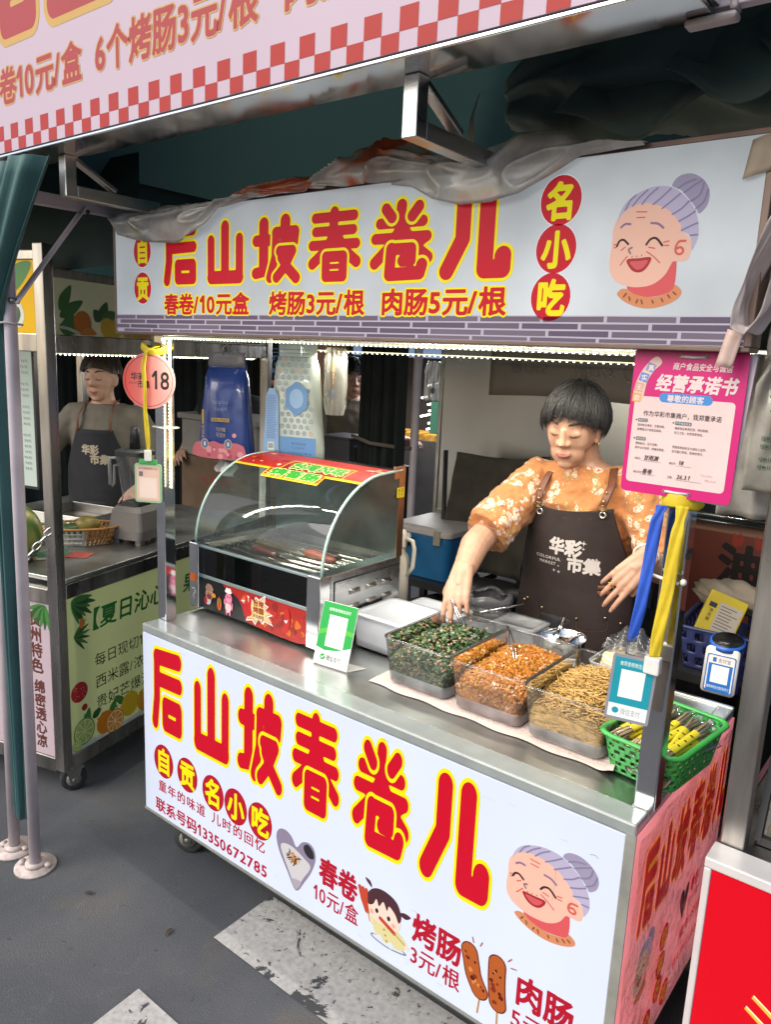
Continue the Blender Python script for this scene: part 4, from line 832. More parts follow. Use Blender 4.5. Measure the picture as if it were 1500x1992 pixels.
# ---------------------------------------------------------------- payment stand: green card on a bent acrylic foot (its square code left out)
ps = thing('payment_stand', 'green payment card standing on the counter in front of the roller grill', 'payment card', (.635, .145, .7955))
u_ = Vector((.11, .011, 0)).normalized(); v2 = Vector((.028, .20, .96)).normalized(); o_ = Vector((.579, .137, .7985))
def pl(q):
    n = u_.cross(v2).normalized(); a = []
    for k in (0, -.003):
        a += [o_ + n * k, o_ + u_ * .113 + n * k, o_ + u_ * .113 + v2 * .172 + n * k, o_ + v2 * .172 + n * k]
    q.add(a, [(0, 1, 2, 3), (7, 6, 5, 4), (0, 4, 5, 1), (1, 5, 6, 2), (2, 6, 7, 3), (3, 7, 4, 0)])
one(pl, 'card', pm('card_white', '#dfe3e0', .3, 0, .04, 9), ps)
one(lambda q: q.add([o_ + Vector((0, .002, -.0025)), o_ + u_ * .113 + Vector((0, .002, -.0025)), o_ + u_ * .128 + Vector((.006, .055, -.0025)), o_ + u_ * .01 + Vector((.006, .055, -.0025))] , [(0, 1, 2, 3)]), 'foot', WHITEP, ps, solid=.002)
art = Art(o_, u_, v2); gn = INK('ink', 'pay_green', '#11963f')
art.poly([(.001, .046), (.03, .040), (.07, .046), (.112, .062), (.112, .171), (.001, .171)], gn); art.poly([(.001, .078), (.05, .098), (.112, .092), (.112, .104), (.05, .112), (.001, .092)], INK('ink', 'pay_lime', '#4aa83a'))
art.textw('推荐使用微信支付', .022, .093, .148, .010, INK('ink', 'card_white2', '#e8ece8'), N=26); art.rect(.028, .052, .087, .138, INK('ink', 'card_white2', '#e8ece8'))
art.textw('后山坡春卷', .040, .074, .056, .0065, INK('ink', 'grey_print', '#6a6a6a'), N=22)
art.disc(.028, .022, .0085, gn); art.line([(.024, .022), (.027, .019), (.033, .026)], .002, INK('ink', 'card_white2', '#e8ece8'), sm=False); art.textw('微信支付', .040, .088, .013, .018, INK('ink', 'grey_print2', '#4a4a4a'), N=30)
art.build('print', ps)

# ---------------------------------------------------------------- towel and the three food tubs
TW = pm('towel_terry', '#cdb8ae', .95, 0, .14, 40, bump=.9, bscale=260, sheen=.4)
def towel(u, v_):
    x = .765 + .665 * u; y = .150 + .31 * v_ - .012 * u * (1 - v_) + .004 * math.sin(u * 30) * (1 - v_)
    e = min(1, v_ * 7, (1 - v_) * 12, u * 25, 1)
    z = .7962 + .0125 * e ** .5 + (.012 * math.exp(-((u - 1) / .03) ** 2) * math.exp(-(v_ / .15) ** 2)) * (1 + .5 * math.sin(v_ * 60))
    return (x, y, z)
one(lambda q: q.grid(towel, 110, 40), 'towel', TW, label='pinkish terry towel spread on the steel counter under the food tubs', cat='towel')
def rr(cx, cy, sx, sy, r, n=6):
    o = []
    for qx, qy, a0 in ((1, 1, 0), (-1, 1, 90), (-1, -1, 180), (1, -1, 270)):
        for i in range(n): a = math.radians(a0 + 90 * i / (n - 1)); o.append((cx + qx * (sx / 2 - r) + r * math.cos(a), cy + qy * (sy / 2 - r) + r * math.sin(a)))
    return o
def tub(name, label, cx, cy, sx, sy, z0, z1, mt, lid=None, taper=.90, r=.022, group=None, cat='food tub', lidmat=None):
    t = thing(name, label, cat, (cx, cy, z0), 0, group)
    lo, hi = rr(cx, cy, sx * taper, sy * taper, r), rr(cx, cy, sx, sy, r)
    lo2 = rr(cx, cy, sx * taper - .012, sy * taper - .012, r * .8)
    one(lambda q: (q.rings([[(x, y, z0) for x, y in lo2], [(x, y, z0 + .005) for x, y in lo], [(a_[0] + (b3[0] - a_[0]) * .25, a_[1] + (b3[1] - a_[1]) * .25, z0 + (z1 - z0) * .27) for a_, b3 in zip(lo, hi)]], 1, False), q.rings([[(a_[0] + (b3[0] - a_[0]) * .25, a_[1] + (b3[1] - a_[1]) * .25, z0 + (z1 - z0) * .27) for a_, b3 in zip(lo, hi)], [(x, y, z1) for x, y in hi]], 0, False), q.add([(x, y, z0) for x, y in lo2], [tuple(range(len(lo2)))], 1)), 'wall', [mt, MILK if mt == ACR else mt], t)
    one(lambda q: q.tube([(x, y, z1) for x, y in hi], .0032, 6, closed=True), 'rim', mt if not lid else lidmat, t)
    if lid: one(lambda q: q.rings([[(x, y, z1 + .002) for x, y in rr(cx, cy, sx + .008, sy + .008, r)], [(x, y, z1 + .009) for x, y in rr(cx, cy, sx + .004, sy + .004, r)], [(x, y, z1 + .009) for x, y in rr(cx, cy, sx - .03, sy - .03, r * .7)], [(x, y, z1 + .006) for x, y in rr(cx, cy, sx - .034, sy - .034, r * .7)]], 0, True), 'lid', lidmat, t)
    return t
tubs = 'open clear food tubs on the towel'
T1 = tub('food_tub', 'clear open tub of chopped green vegetables on the towel', .906, .297, .200, .300, .8095, .930, ACR, group=tubs)
T2 = tub('food_tub', 'clear open tub of orange diced pickles between the greens and the fried noodles', 1.110, .290, .196, .300, .8095, .930, ACR, group=tubs)
T3 = tub('food_tub', 'clear open tub of golden fried noodle shreds beside the green basket', 1.309, .282, .196, .300, .8095, .930, ACR, group=tubs)
def heap(x, y, cx, cy, base, top, tilt, skew=0.):
    a = (x - cx) / .085; b = (y - cy) / .135
    return base + (top - base) * max(0, 1 - .5 * abs(a) ** 2.2 - .55 * abs(b + skew) ** 2.2) + tilt * b + .004 * math.sin(41 * x + 3) * math.sin(37 * y)
def pieces(q, cx, cy, zf, n, put, nside):
    """loose pieces over the heap's top and pressed against the front and right walls"""
    for _ in range(n):
        x = cx + rnd.uniform(-.084, .084); y = cy + rnd.uniform(-.134, .134); put(q, x, y, zf(x, y) + rnd.uniform(-.001, .005))
    for _ in range(nside):
        k = rnd.random()
        if k < .5: x = cx + rnd.uniform(-.080, .080); y = cy - .126
        elif k < .8: x = cx + .081; y = cy + rnd.uniform(-.13, .13)
        else: x = cx - .081; y = cy + rnd.uniform(-.13, .13)
        h = zf(x, y); z = rnd.uniform(h - .055 - .012 * math.sin(x * 50), h + .004); s = (z - .8095) / .12
        put(q, cx + (x - cx) * (1 + .07 * s), cy + (y - cy) * (1 + .07 * s), max(z, .843 + .007 * math.sin(x * 63)))
def solidheap(q, cx, cy, zf, mi):
    q.grid(lambda u, v_: (cx + (u - .5) * .166, cy + (v_ - .5) * .262, zf(cx + (u - .5) * .166, cy + (v_ - .5) * .262) - .004), 24, 30, mi)
    per = [(cx - .083 + .166 * k / 10, cy - .131) for k in range(10)] + [(cx + .083, cy - .131 + .262 * k / 14) for k in range(14)] + [(cx + .083 - .166 * k / 10, cy + .131) for k in range(10)] + [(cx - .083, cy + .131 - .262 * k / 14) for k in range(14)]
    q.rings([[(cx + (x - cx) * .97, cy + (y - cy) * .97, .842 + .006 * math.sin(x * 70) + .010 * (y - cy) / .13) for x, y in per], [(x, y, zf(x, y) - .004) for x, y in per]], mi, True)
def chip(q, x, y, z, sx, sy, sz, mi):
    q.obox((x, y, z), (sx, sy, sz), (rnd.uniform(0, 3), rnd.uniform(0, 3), rnd.uniform(0, 3)), mi)
b_ = MB(); z1 = lambda x, y: heap(x, y, .906, .297, .868, .915, .006)
solidheap(b_, .906, .297, z1, 3)
def leafbit(q, x, y, z):
    k = rnd.random()
    if k < .22: chip(q, x, y, z, rnd.uniform(.004, .007), rnd.uniform(.004, .006), rnd.uniform(.003, .006), 2)
    elif k < .34: p = Vector((x, y, z)); d = Vector((rnd.uniform(-1, 1), rnd.uniform(-1, 1), rnd.uniform(-.5, .5))).normalized() * .006; q.tube([p - d, p + d], .0016, 6, 1)
    else:
        a = Euler((rnd.uniform(-.9, .9), rnd.uniform(-.9, .9), rnd.uniform(0, 6.28))).to_matrix(); l, wd = rnd.uniform(.005, .011), rnd.uniform(.003, .0055); c = Vector((x, y, z))
        q.add([c + a @ Vector(p) for p in ((-l, 0, 0), (-l * .3, -wd, .002), (l * .5, -wd * .8, .001), (l, 0, -.001), (l * .4, wd, .002), (-l * .4, wd * .9, .003))], [(0, 1, 2, 3, 4, 5)], 0 if rnd.random() < .75 else 1, True)
pieces(b_, .906, .297, z1, 1900, leafbit, 1100)
for k in range(26): leafbit(b_, .906 + rnd.uniform(-.08, .08), .40 + rnd.uniform(-.02, .035), .905 + rnd.uniform(-.01, .015))
b_.build('chopped_greens', [pm('leaf_green', (.018, .065, .018), .4, 0, .5, 60, coat=.25), pm('stem_green', (.09, .17, .035), .4, 0, .4, 60, coat=.25), pm('pink_mince', (.42, .27, .18), .5, 0, .3, 90), pm('greens_core', (.05, .10, .035), .6, 0, .4, 90)], label='heap of chopped dark green vegetables with pale meat bits in its tub', cat='food', kind='stuff')
b_ = MB(); z2 = lambda x, y: heap(x, y, 1.110, .290, .872, .905, .012)
solidheap(b_, 1.110, .290, z2, 2)
pieces(b_, 1.110, .290, z2, 2300, lambda q, x, y, z: chip(q, x, y, z, rnd.uniform(.004, .009), rnd.uniform(.004, .007), rnd.uniform(.003, .006), rnd.choice((0, 0, 1, 3))), 1400)
b_.build('diced_pickles', [pm('pickle_orange', (.48, .18, .018), .3, 0, .35, 60, coat=.5), pm('pickle_deep', (.42, .13, .02), .3, 0, .3, 60, coat=.5), pm('pickle_core', (.42, .15, .03), .5, 0, .4, 70), pm('pickle_yellow', (.50, .25, .035), .3, 0, .3, 60, coat=.5)], label='orange diced pickled radish heaped in the middle tub', cat='food', kind='stuff')
one(lambda q: q.rings([[(x, y, .8125) for x, y in rr(1.110, .290, .168, .258, .02)], [(x, y, .830) for x, y in rr(1.110, .290, .173, .266, .02)]], 0, True), 'chili_oil', pm('red_oil', (.28, .07, .015), .2, 0, .3, 20, coat=.5), label='dark red oil pooled in the bottom of the pickle tub', cat='oil', kind='stuff')
b_ = MB(); z3 = lambda x, y: heap(x, y, 1.309, .282, .868, .912, .012)
solidheap(b_, 1.309, .282, z3, 1)
def shred(q, x, y, z):
    a = rnd.uniform(0, 6.28); l = rnd.uniform(.010, .022); d = Vector((math.cos(a), math.sin(a), rnd.uniform(-.25, .35))); s = Vector((-d.y, d.x, rnd.uniform(-.6, .6))) * rnd.uniform(-.007, .007); c = Vector((x, y, z + .002))
    lim = lambda p: Vector((min(max(p.x, 1.309 - .084), 1.309 + .084), min(max(p.y, .282 - .129), .282 + .129), p.z))
    q.tube([lim(c - d * l), lim(c - d * l * .35 + s), lim(c + d * l * .35 + s * .7), lim(c + d * l)], .0014, 5, rnd.choice((0, 0, 2)), False)
pieces(b_, 1.309, .282, z3, 1300, shred, 700)
b_.build('noodle_shreds', [pm('noodle_gold', (.46, .27, .07), .45, 0, .25, 50, coat=.15), pm('noodle_core', (.42, .25, .07), .6, 0, .4, 80), pm('noodle_light', (.56, .36, .12), .45, 0, .25, 50, coat=.15)], label='golden fried noodle shreds heaped in the tub by the green basket', cat='food', kind='stuff')
# metal tongs and spoons
def tongs(name, label, a, b, gap, cat='tongs'):
    a, b = Vector(a), Vector(b); d = (b - a).normalized(); s = d.cross(Vector((0, 0, 1))).normalized() * gap
    one(lambda q: (q.tube([a, a + (b - a) * .5 + s, b + s * .5], [(.004, .0014)] * 3, 8), q.tube([a, a + (b - a) * .5 - s, b - s * .5], [(.004, .0014)] * 3, 8)), name, CHROME, label=label, cat=cat)
tongs('tongs', 'steel tongs lying in the tub of orange pickles', (1.012, .425, .933), (1.108, .290, .912), .006)
tongs('tongs', 'thin steel tongs held by the vendor over the green vegetables', (.838, .405, .975), (.905, .385, .905), .004)
one(lambda q: q.tube([(.845, .555, .905), (.93, .66, .925)], [(.003, .006), (.003, .004)], 8), 'spoon', CHROME, label='flat steel spoon handle resting across the back tubs', cat='spoon')
# white lidded boxes and clear tubs further back
WB = pm('white_box_plastic', '#e4e8ee', .3, 0, .03, 3, trans=.15, coat=.2)
bx = tub('lidded_box', 'larger white lidded plastic box beside the roller grill', .668, .395, .185, .19, .8005, .893, WB, True, .95, .02, cat='box', lidmat=WB, group='white lidded boxes')
tub('lidded_box', 'white lidded plastic box behind the larger one, partly hidden by the tub of greens', .690, .560, .19, .13, .8005, .868, WB, True, .95, .02, cat='box', lidmat=WB, group='white lidded boxes')
tub('takeaway_tub', 'milky takeaway tub standing behind the green vegetables', .815, .618, .135, .11, .8005, .872, MILK, True, .92, .02, cat='tub', lidmat=ACR)
tub('takeaway_tub', 'milky takeaway tub with a pale rim next to the steel bowl', .945, .625, .135, .11, .8005, .875, MILK, True, .92, .02, cat='tub', lidmat=MILK)
bw = thing('steel_bowl', 'round steel sauce bowl behind the orange pickles', 'bowl', (1.105, .56, .80))
one(lambda q: q.lathe([(.035, .8005), (.046, .805), (.058, .86), (.063, .897), (.0655, .899), (.064, .901), (.0615, .897), (.056, .86), (.044, .812), (.0, .810)], (1.105, .560, 0), 36), 'bowl', CHROME, bw)
one(lambda q: q.lathe([(.052, .848), (.03, .8485), (.0, .849)], (1.105, .56, 0), 30), 'sauce', pm('pink_sauce', (.34, .12, .09), .25, 0, .2, 12, coat=.4), bw)
one(lambda q: (q.tube([(1.085, .535, .86), (1.077, .60, .905), (1.072, .628, .925)], [(.003, .0075), (.0035, .006), (.004, .009)], 10), q.ell((1.087, .528, .852), (.014, .02, .005), 14, 8)), 'spoon', CHROME, label='steel spoon with a patterned handle standing in the sauce bowl', cat='spoon')
tb = tub('wrapper_tub', 'milky tub of thin pancake wrappers near the right post', 1.268, .585, .13, .16, .8005, .872, MILK, None, .92, .02, cat='tub')
one(lambda q: [q.lathe([(.054, .815 + k * .006), (.056, .817 + k * .006), (.054, .820 + k * .006), (0, .8205 + k * .006)], (1.268 + rnd.uniform(-.003, .003), .585 + rnd.uniform(-.01, .01), 0), 20) for k in range(10)], 'pancake_stack', pm('pancake', '#d8c8a4', .7, 0, .12, 40), label='stack of pale pancake wrappers inside the milky tub', cat='food', kind='stuff')
one(lambda q: q.grid(lambda u, v_: (1.20 + .125 * u, .60 + .13 * v_, .900 + .022 * math.sin(math.pi * u) * math.sin(math.pi * v_) + .010 * math.sin(19 * u + 5 * v_) + .008 * math.sin(31 * v_ - 9 * u) - .02 * (1 - v_)), 40, 40), 'plastic_bag', clear('thin_bag', (.93, .93, .93), 1.4, .1, .18, (.7, .7, .7)), label='crumpled clear plastic bag lying over the pancake tub', cat='bag')
# ---------------------------------------------------------------- green basket of wrapped chopsticks
def basket(name, label, cx, cy, sx, sy, z0, z1, rz, mt, taper=.84, holes=(26, 5), cat='basket', hmax=1e9):
    t = thing(name, label, cat, (cx, cy, z0), rz)
    def P(per, z, k):
        """point on the rounded rectangular wall, per in 0..1"""
        return None
    ring = rr(0, 0, sx, sy, .03, 5)
    L_ = [0]
    for a, b in zip(ring, ring[1:] + ring[:1]): L_.append(L_[-1] + math.dist(a, b))
    def at(s):
        s = (s % 1) * L_[-1]
        for i in range(len(ring)):
            if s <= L_[i + 1] + 1e-9: f = (s - L_[i]) / max(1e-9, L_[i + 1] - L_[i]); a, b = ring[i], ring[(i + 1) % len(ring)]; return (a[0] + (b[0] - a[0]) * f, a[1] + (b[1] - a[1]) * f)
        return ring[0]
    def xyz(s, h):
        x, y = at(s); k = taper + (1 - taper) * h; return (x * k, y * k, (z1 - z0) * h)
    nh, nv = holes
    def wall(q):
        N = nh * 6; V = nv * 5 + 2
        vs = [xyz(i / N, j / V) for j in range(V + 1) for i in range(N)]; fs = []
        for j in range(V):
            for i in range(N):
                row = (j - 1) // 5; rj = (j - 1) % 5; off = 3 if row % 2 else 0; ri = (i + off) % 6
                if 0 <= row < nv and 1 <= j <= nv * 5 and rj in (1, 2, 3) and ri in (2, 3, 4): continue
                fs.append((j * N + i, j * N + (i + 1) % N, (j + 1) * N + (i + 1) % N, (j + 1) * N + i))
        q.add(vs, fs, 0, True)
    def bottom(q):
        n = 12
        for i in range(n):
            x = (-.5 + (i + .5) / n) * sx * taper; q.bar((x, -sy * taper / 2 + .01, .002), (x, sy * taper / 2 - .01, .002), .004, .003)
        for i in range(6):
            y = (-.5 + (i + .5) / 6) * sy * taper; q.bar((-sx * taper / 2 + .006, y, .004), (sx * taper / 2 - .006, y, .004), .005, .003)
    one(wall, 'wall', mt, t, local=True, solid=.0022); one(bottom, 'base', mt, t, local=True)
    one(lambda q: q.tube([(x * 1.03, y * 1.02, z1 - z0) for x, y in ring], [(.004, .007)] * len(ring), 8, closed=True), 'rim', mt, t, local=True)
    return t
GP = pm('green_plastic', (.045, .36, .07), .35, 0, .12, 12, sss=.0)
basket('basket', 'bright green plastic basket holding wrapped chopsticks on the corner of the counter', 1.490, .248, .165, .25, .8005, .885, -.13, GP, holes=(30, 6))
STK = pm('bamboo', (.78, .60, .36), .55, 0, .2, 50, stretch=(1, 8, 1)); WRP = clear('clear_sleeve', (.95, .95, .93), 1.4, .08, .05, (.8, .8, .75)); BND = pm('yellow_band', (.62, .52, .02), .4, 0, .1, 20); INKB = INK('ink', 'black', '#181818')
def packet():
    t = thing('chopstick_packet', 'pair of bamboo chopsticks in a clear sleeve with yellow print in the green basket', 'chopsticks', (0, 0, 0), 0, 'wrapped chopsticks in the green basket')
    one(lambda q: (q.tube([(-.0035, -.10, .0), (-.0035, .10, .0)], [.0026, .0022], 8), q.tube([(.0035, -.10, .0), (.0035, .10, .0)], [.0026, .0022], 8)), 'chopsticks', STK, t, local=True)
    one(lambda q: q.tube([(0, -.112, 0), (0, -.104, 0), (0, .104, 0), (0, .115, 0)], [(.001, .009), (.0038, .0085), (.0038, .0085), (.001, .009)], 10, flat=(0, 0, 1)), 'sleeve', WRP, t, local=True)
    a = MB(); a.tube([(0, -.060, 0), (0, .045, 0)], [(.0041, .0088)] * 2, 10, 0, False, flat=(0, 0, 1))
    for k in range(3): a.box((-.003 + .001 * (k % 2), -.035 + k * .026, .0042), (.0025 + .001 * (k % 3), -.031 + k * .026, .0045), 1)
    a.build('printed_band', [BND, INKB], t, local=True)
    return t
p0 = packet(); NP = 40
for i in range(NP):
    o = p0 if i == 0 else dup(p0)
    lay = i // 8; j = i % 8
    o.location = (1.490 + (-.052 + .0150 * j) + rnd.uniform(-.002, .002), .250 - .006 * j + rnd.uniform(-.006, .006) + .0, .824 + .012 * lay + rnd.uniform(0, .005) + .010)
    o.rotation_euler = (rnd.uniform(.02, .16), rnd.uniform(-.5, .5), -.16 + rnd.uniform(-.22, .22))
    for ch in o.children: ch.scale = (1, .92, 1)
# ---------------------------------------------------------------- round payment speaker (its square code left out)
sb = thing('payment_speaker', 'white and blue payment speaker with a slanted card and a round black top', 'payment speaker', (1.478, .735, .8), .0)
bl_ = pm('deep_blue_plastic', (.03, .04, .22), .3, 0, .1, 10); ring_ = pm('bright_blue', (.02, .12, .5), .3, 0, .1, 10)
one(lambda q: q.rings([[(1.478 + .040 * math.cos(a) * 1.0, .745 + .036 * math.sin(a), z) for a in [2 * math.pi * k / 24 for k in range(24)]] for z in (.8005, .81, .90)] + [[(1.478 + .041 * math.cos(a), .75 + .036 * math.sin(a), .930 + .010 * math.sin(a)) for a in [2 * math.pi * k / 24 for k in range(24)]]]), 'housing', bl_, sb)
one(lambda q: q.rings([[(1.478 + (.043 + .0) * math.cos(a), .745 + .039 * math.sin(a) - .003, .926 + .0105 * math.sin(a) + dz) for a in [2 * math.pi * k / 32 for k in range(32)]] for dz in (0, .012)]), 'ring', ring_, sb)
one(lambda q: q.rings([[(1.478 + .038 * math.cos(a), .742 + .034 * math.sin(a), .939 + .0095 * math.sin(a) + dz) for a in [2 * math.pi * k / 32 for k in range(32)]] for dz in (-.002, .001)]), 'top_disc', pm('black_gloss', (0, 0, 0)), sb)
cu, cv_ = Vector((1, .06, 0)), Vector((.0, .10, 1)); co = Vector((1.437, .694, .803))
def cardbox(q):
    n = cu.cross(cv_).normalized(); 
    pts = [(x, y) for x, y in rr(.041, .062, .082, .122, .01, 4)]
    q.rings([[co + cu.normalized() * x + cv_.normalized() * y - n * .012 for x, y in pts], [co + cu.normalized() * x + cv_.normalized() * y for x, y in pts]])
one(cardbox, 'front_card', pm('white_gloss', '#d8d4cc', .3, 0, .05, 10, coat=.3), sb)
art = Art(co, cu, cv_); pb = INK('ink', 'pay_blue', '#1668b8'); art.rrect(.006, .006, .076, .104, .006, pb); art.rrect(.009, .009, .073, .101, .005, INK('ink', 'hat', '#e4dcd8')); art.rect(.012, .009, .070, .080, pb)
art.rrect(.020, .084, .029, .096, .002, pb); art.textw('支付宝', .033, .064, .084, .012, INK('ink', 'black', '#181818'), N=24); art.rect(.020, .030, .062, .076, INK('ink', 'card_white2', '#e8ece8')); art.textw('推荐使用支付宝扫码支付', .014, .068, .014, .009, INK('ink', 'card_white2', '#e8ece8'), N=20); art.build('print', sb)
# ---------------------------------------------------------------- things tied to the front posts
fdir = lambda yaw: (Vector((math.cos(yaw), math.sin(yaw), 0)), Vector((0, 0, 1)))
def plate(q, o, u, v_, pts, th):
    n = u.cross(v_).normalized(); q.rings([[o + u * x + v_ * y - n * th for x, y in pts], [o + u * x + v_ * y for x, y in pts]], 0, True, False)
def tie(name, label, path, wd, mt, th=.0015, cat='lanyard'):
    P_ = [Vector(p) for p in path]; n = len(P_) - 1; sd = len(label)
    def f(u, v_):
        t = v_ * n; i = min(int(t), n - 1); p = P_[i].lerp(P_[i + 1], t - i); a = .45 + .5 * math.sin(v_ * 4.2 + sd) * v_; k = 1 - .25 * math.exp(-((v_ - .12) / .06) ** 2)
        return p + Vector((math.cos(a), math.sin(a) * .8, .0)) * (u - .5) * wd * k + Vector((0, .0015 * math.sin(9 * u + 14 * v_), 0))
    return one(lambda q: q.grid(f, 6, 50), name, mt, label=label, cat=cat, solid=.0012)
# round stall number
nb = thing('number_plate', 'round pink stall number plate reading 18 tied to the front post', 'sign', (.02, .03, 1.52))
u_, v2 = fdir(.52); o_ = Vector((.013, .026, 1.521))
one(lambda q: plate(q, o_, u_, v2, [(.079 * math.cos(t), .079 * math.sin(t)) for t in [2 * math.pi * k / 48 for k in range(48)]], .004), 'plate', pm('plate_edge', '#d8c8c4', .4, 0, .05, 8), nb)
art = Art(o_, u_, v2)
PG = pm('plate_pink', '#dd8f86', .4, 0, .02, 4); nt = PG.node_tree; b = nt.nodes['Principled BSDF']      # the print runs from red at one side to pale pink
tc = nt.nodes.new('ShaderNodeTexCoord'); sx_ = nt.nodes.new('ShaderNodeSeparateXYZ'); nt.links.new(tc.outputs['Object'], sx_.inputs[0]); cr = nt.nodes.new('ShaderNodeValToRGB'); mr = nt.nodes.new('ShaderNodeMapRange'); mr.inputs[1].default_value = -.07; mr.inputs[2].default_value = .06
nt.links.new(sx_.outputs[0], mr.inputs[0]); nt.links.new(mr.outputs[0], cr.inputs[0]); cr.color_ramp.elements[0].color = (*hexc('#d2473f'), 1); cr.color_ramp.elements[1].color = (*hexc('#e3a399'), 1); nt.links.new(cr.outputs[0], b.inputs['Base Color'])
art.disc(0, 0, .0785, PG, n=48)
for k in range(48):
    a0, a1 = 2 * math.pi * k / 48, 2 * math.pi * (k + 1) / 48; art.poly([(.071 * math.cos(a0), .071 * math.sin(a0)), (.0725 * math.cos(a0), .0725 * math.sin(a0)), (.0725 * math.cos(a1), .0725 * math.sin(a1)), (.071 * math.cos(a1), .071 * math.sin(a1))], INKB, k == 0)
art.textw('18', .008, .066, -.030, .070, INKB, bold=.015, N=60); art.textw('华彩', -.055, -.010, .000, .024, INKB, bold=.02); art.textw('市集', -.035, .004, -.022, .024, INKB, bold=.02); art.textw('COLORFUL MARKET', -.062, -.034, -.010, .007, INKB, N=20)
art.build('print', nb)
YB_ = pm('yellow_lanyard', (.62, .46, .015), .6, 0, .12, 40, bump=.2, bscale=400); BB_ = pm('blue_lanyard', (.02, .09, .50), .6, 0, .12, 40, bump=.2, bscale=400)
tie('lanyard', 'yellow lanyard looped over the round number plate on the front post', [(.03, .045, 1.62), (.012, .019, 1.605), (.008, .012, 1.56), (.012, .012, 1.50), (.008, .016, 1.44), (.008, .022, 1.36), (.006, .025, 1.318)], .013, YB_)
one(lambda q: (q.tube([(.0 + .042 * math.cos(a), .066 + .045 * math.sin(a), 1.612 + .010 * math.sin(2 * a)) for a in [2 * math.pi * k / 20 for k in range(20)]], [(.010, .0016)] * 20, 8, closed=True)), 'lanyard', YB_, label='yellow band knotted round the front post above the number plate', cat='lanyard')
bd = thing('badge', 'badge in a green plastic holder hanging below the number plate', 'badge', (.0, .03, 1.23))
u_, v2 = fdir(.50); o_ = Vector((-.036, .006, 1.165))
one(lambda q: plate(q, o_, u_, v2, rr(.042, .058, .084, .116, .008, 4), .004), 'holder', pm('pale_green_holder', '#93b58c', .35, 0, .06, 9, coat=.3), bd)
one(lambda q: plate(q, o_, u_, v2, rr(.042, .121, .055, .016, .003, 3), .005), 'clip_tab', pm('green_tab', (.08, .42, .12), .35), bd)
one(lambda q: (q.box((-.003, .016, 1.29), (.016, .030, 1.322))), 'buckle', WHITEP, bd, bevel=.002)
art = Art(o_, u_, v2); art.rrect(.006, .006, .078, .108, .006, INK('ink', 'badge_paper', '#d9b7a4')); art.rect(.010, .098, .074, .106, INK('ink', 'badge_strip', '#b8978a')); art.textw('华彩市集', .030, .054, .098, .007, INK('ink', 'badge_red', '#9a4a40'), N=18); art.rect(.014, .078, .026, .092, INK('ink', 'grey_print', '#6a6a6a')); art.rect(.014, .014, .070, .074, INK('ink', 'badge_pale', '#e2cdbf')); art.build('print', bd)
one(lambda q: q.tube([(-.010, .053, 1.388), (.050, .045, 1.388), (.058, .095, 1.388), (-.008, .102, 1.388)], .0022, 6, closed=True), 'cable_tie', WHITEP, label='white cable tie holding the light tape to the post', cat='cable tie')
# pledge board
pk = thing('pledge_board', 'bright pink food safety pledge board tied to the right front post', 'sign', (1.52, .03, 1.53))
u_ = Vector((1, .02, -.010)).normalized(); v2 = Vector((.03, -.005, 1)); v2 = (v2 - u_ * v2.dot(u_)).normalized(); o_ = Vector((1.4235, .028, 1.404)); BW, BH = .186, .250
one(lambda q: plate(q, o_, u_, v2, rr(BW / 2, BH / 2, BW, BH, .009, 5), .003), 'board', pm('magenta_board', '#c4126e', .4, 0, .04, 5), pk)
art = Art(o_, u_, v2); wt = INK('ink', 'board_white', '#dcc8c6'); gy = INK('ink', 'dark_print', '#3c3438'); mg = INK('ink', 'magenta', '#c4126e')
art.rrect(.008, .018, BW - .012, .168, .007, INK('ink', 'board_paper', '#dcc3bf'))
art.textw('商户食品安全与诚信', .066, .162, .215, .013, wt, bold=.02, slant=.12); art.textw('经营承诺书', .040, .172, .178, .030, wt, bold=.035, slant=.15)
art.rrect(.050, .160, .138, .176, .008, INK('ink', 'board_blue', '#3f83c4')); art.textw('尊敬的顾客', .063, .124, .161, .013, INK('ink', 'board_white', '#dcc8c6'), bold=.02, N=26)
art.blob([(.004, .168), (.010, .200), (.024, .224), (.038, .236), (.048, .226), (.036, .212), (.026, .192), (.022, .164), (.014, .158)], INK('ink', 'ribbon', '#d8b7ac'), 4)
for k, (x, y, h, t) in enumerate(((.030, .217, '#8a8fb0', '真'), (.020, .200, '#5f86c0', '实'), (.013, .183, '#c89a84', '无'), (.011, .165, '#d9a24a', '欺'))):
    a = -.35 + .1 * k; art.poly([(x + .0075 * (sx_ * math.cos(a) - sy_ * math.sin(a)), y + .0075 * (sx_ * math.sin(a) + sy_ * math.cos(a))) for sx_, sy_ in ((-1, -1), (1, -1), (1, 1), (-1, 1))], INK('ink', 'tile_%d' % k, h)); art.text(t, x - .005, y - .006, .011, wt, bold=.02, N=26)
art.textw('作为华彩市集商户，我郑重承诺', .026, .156, .134, .0105, gy, bold=.012, N=26)
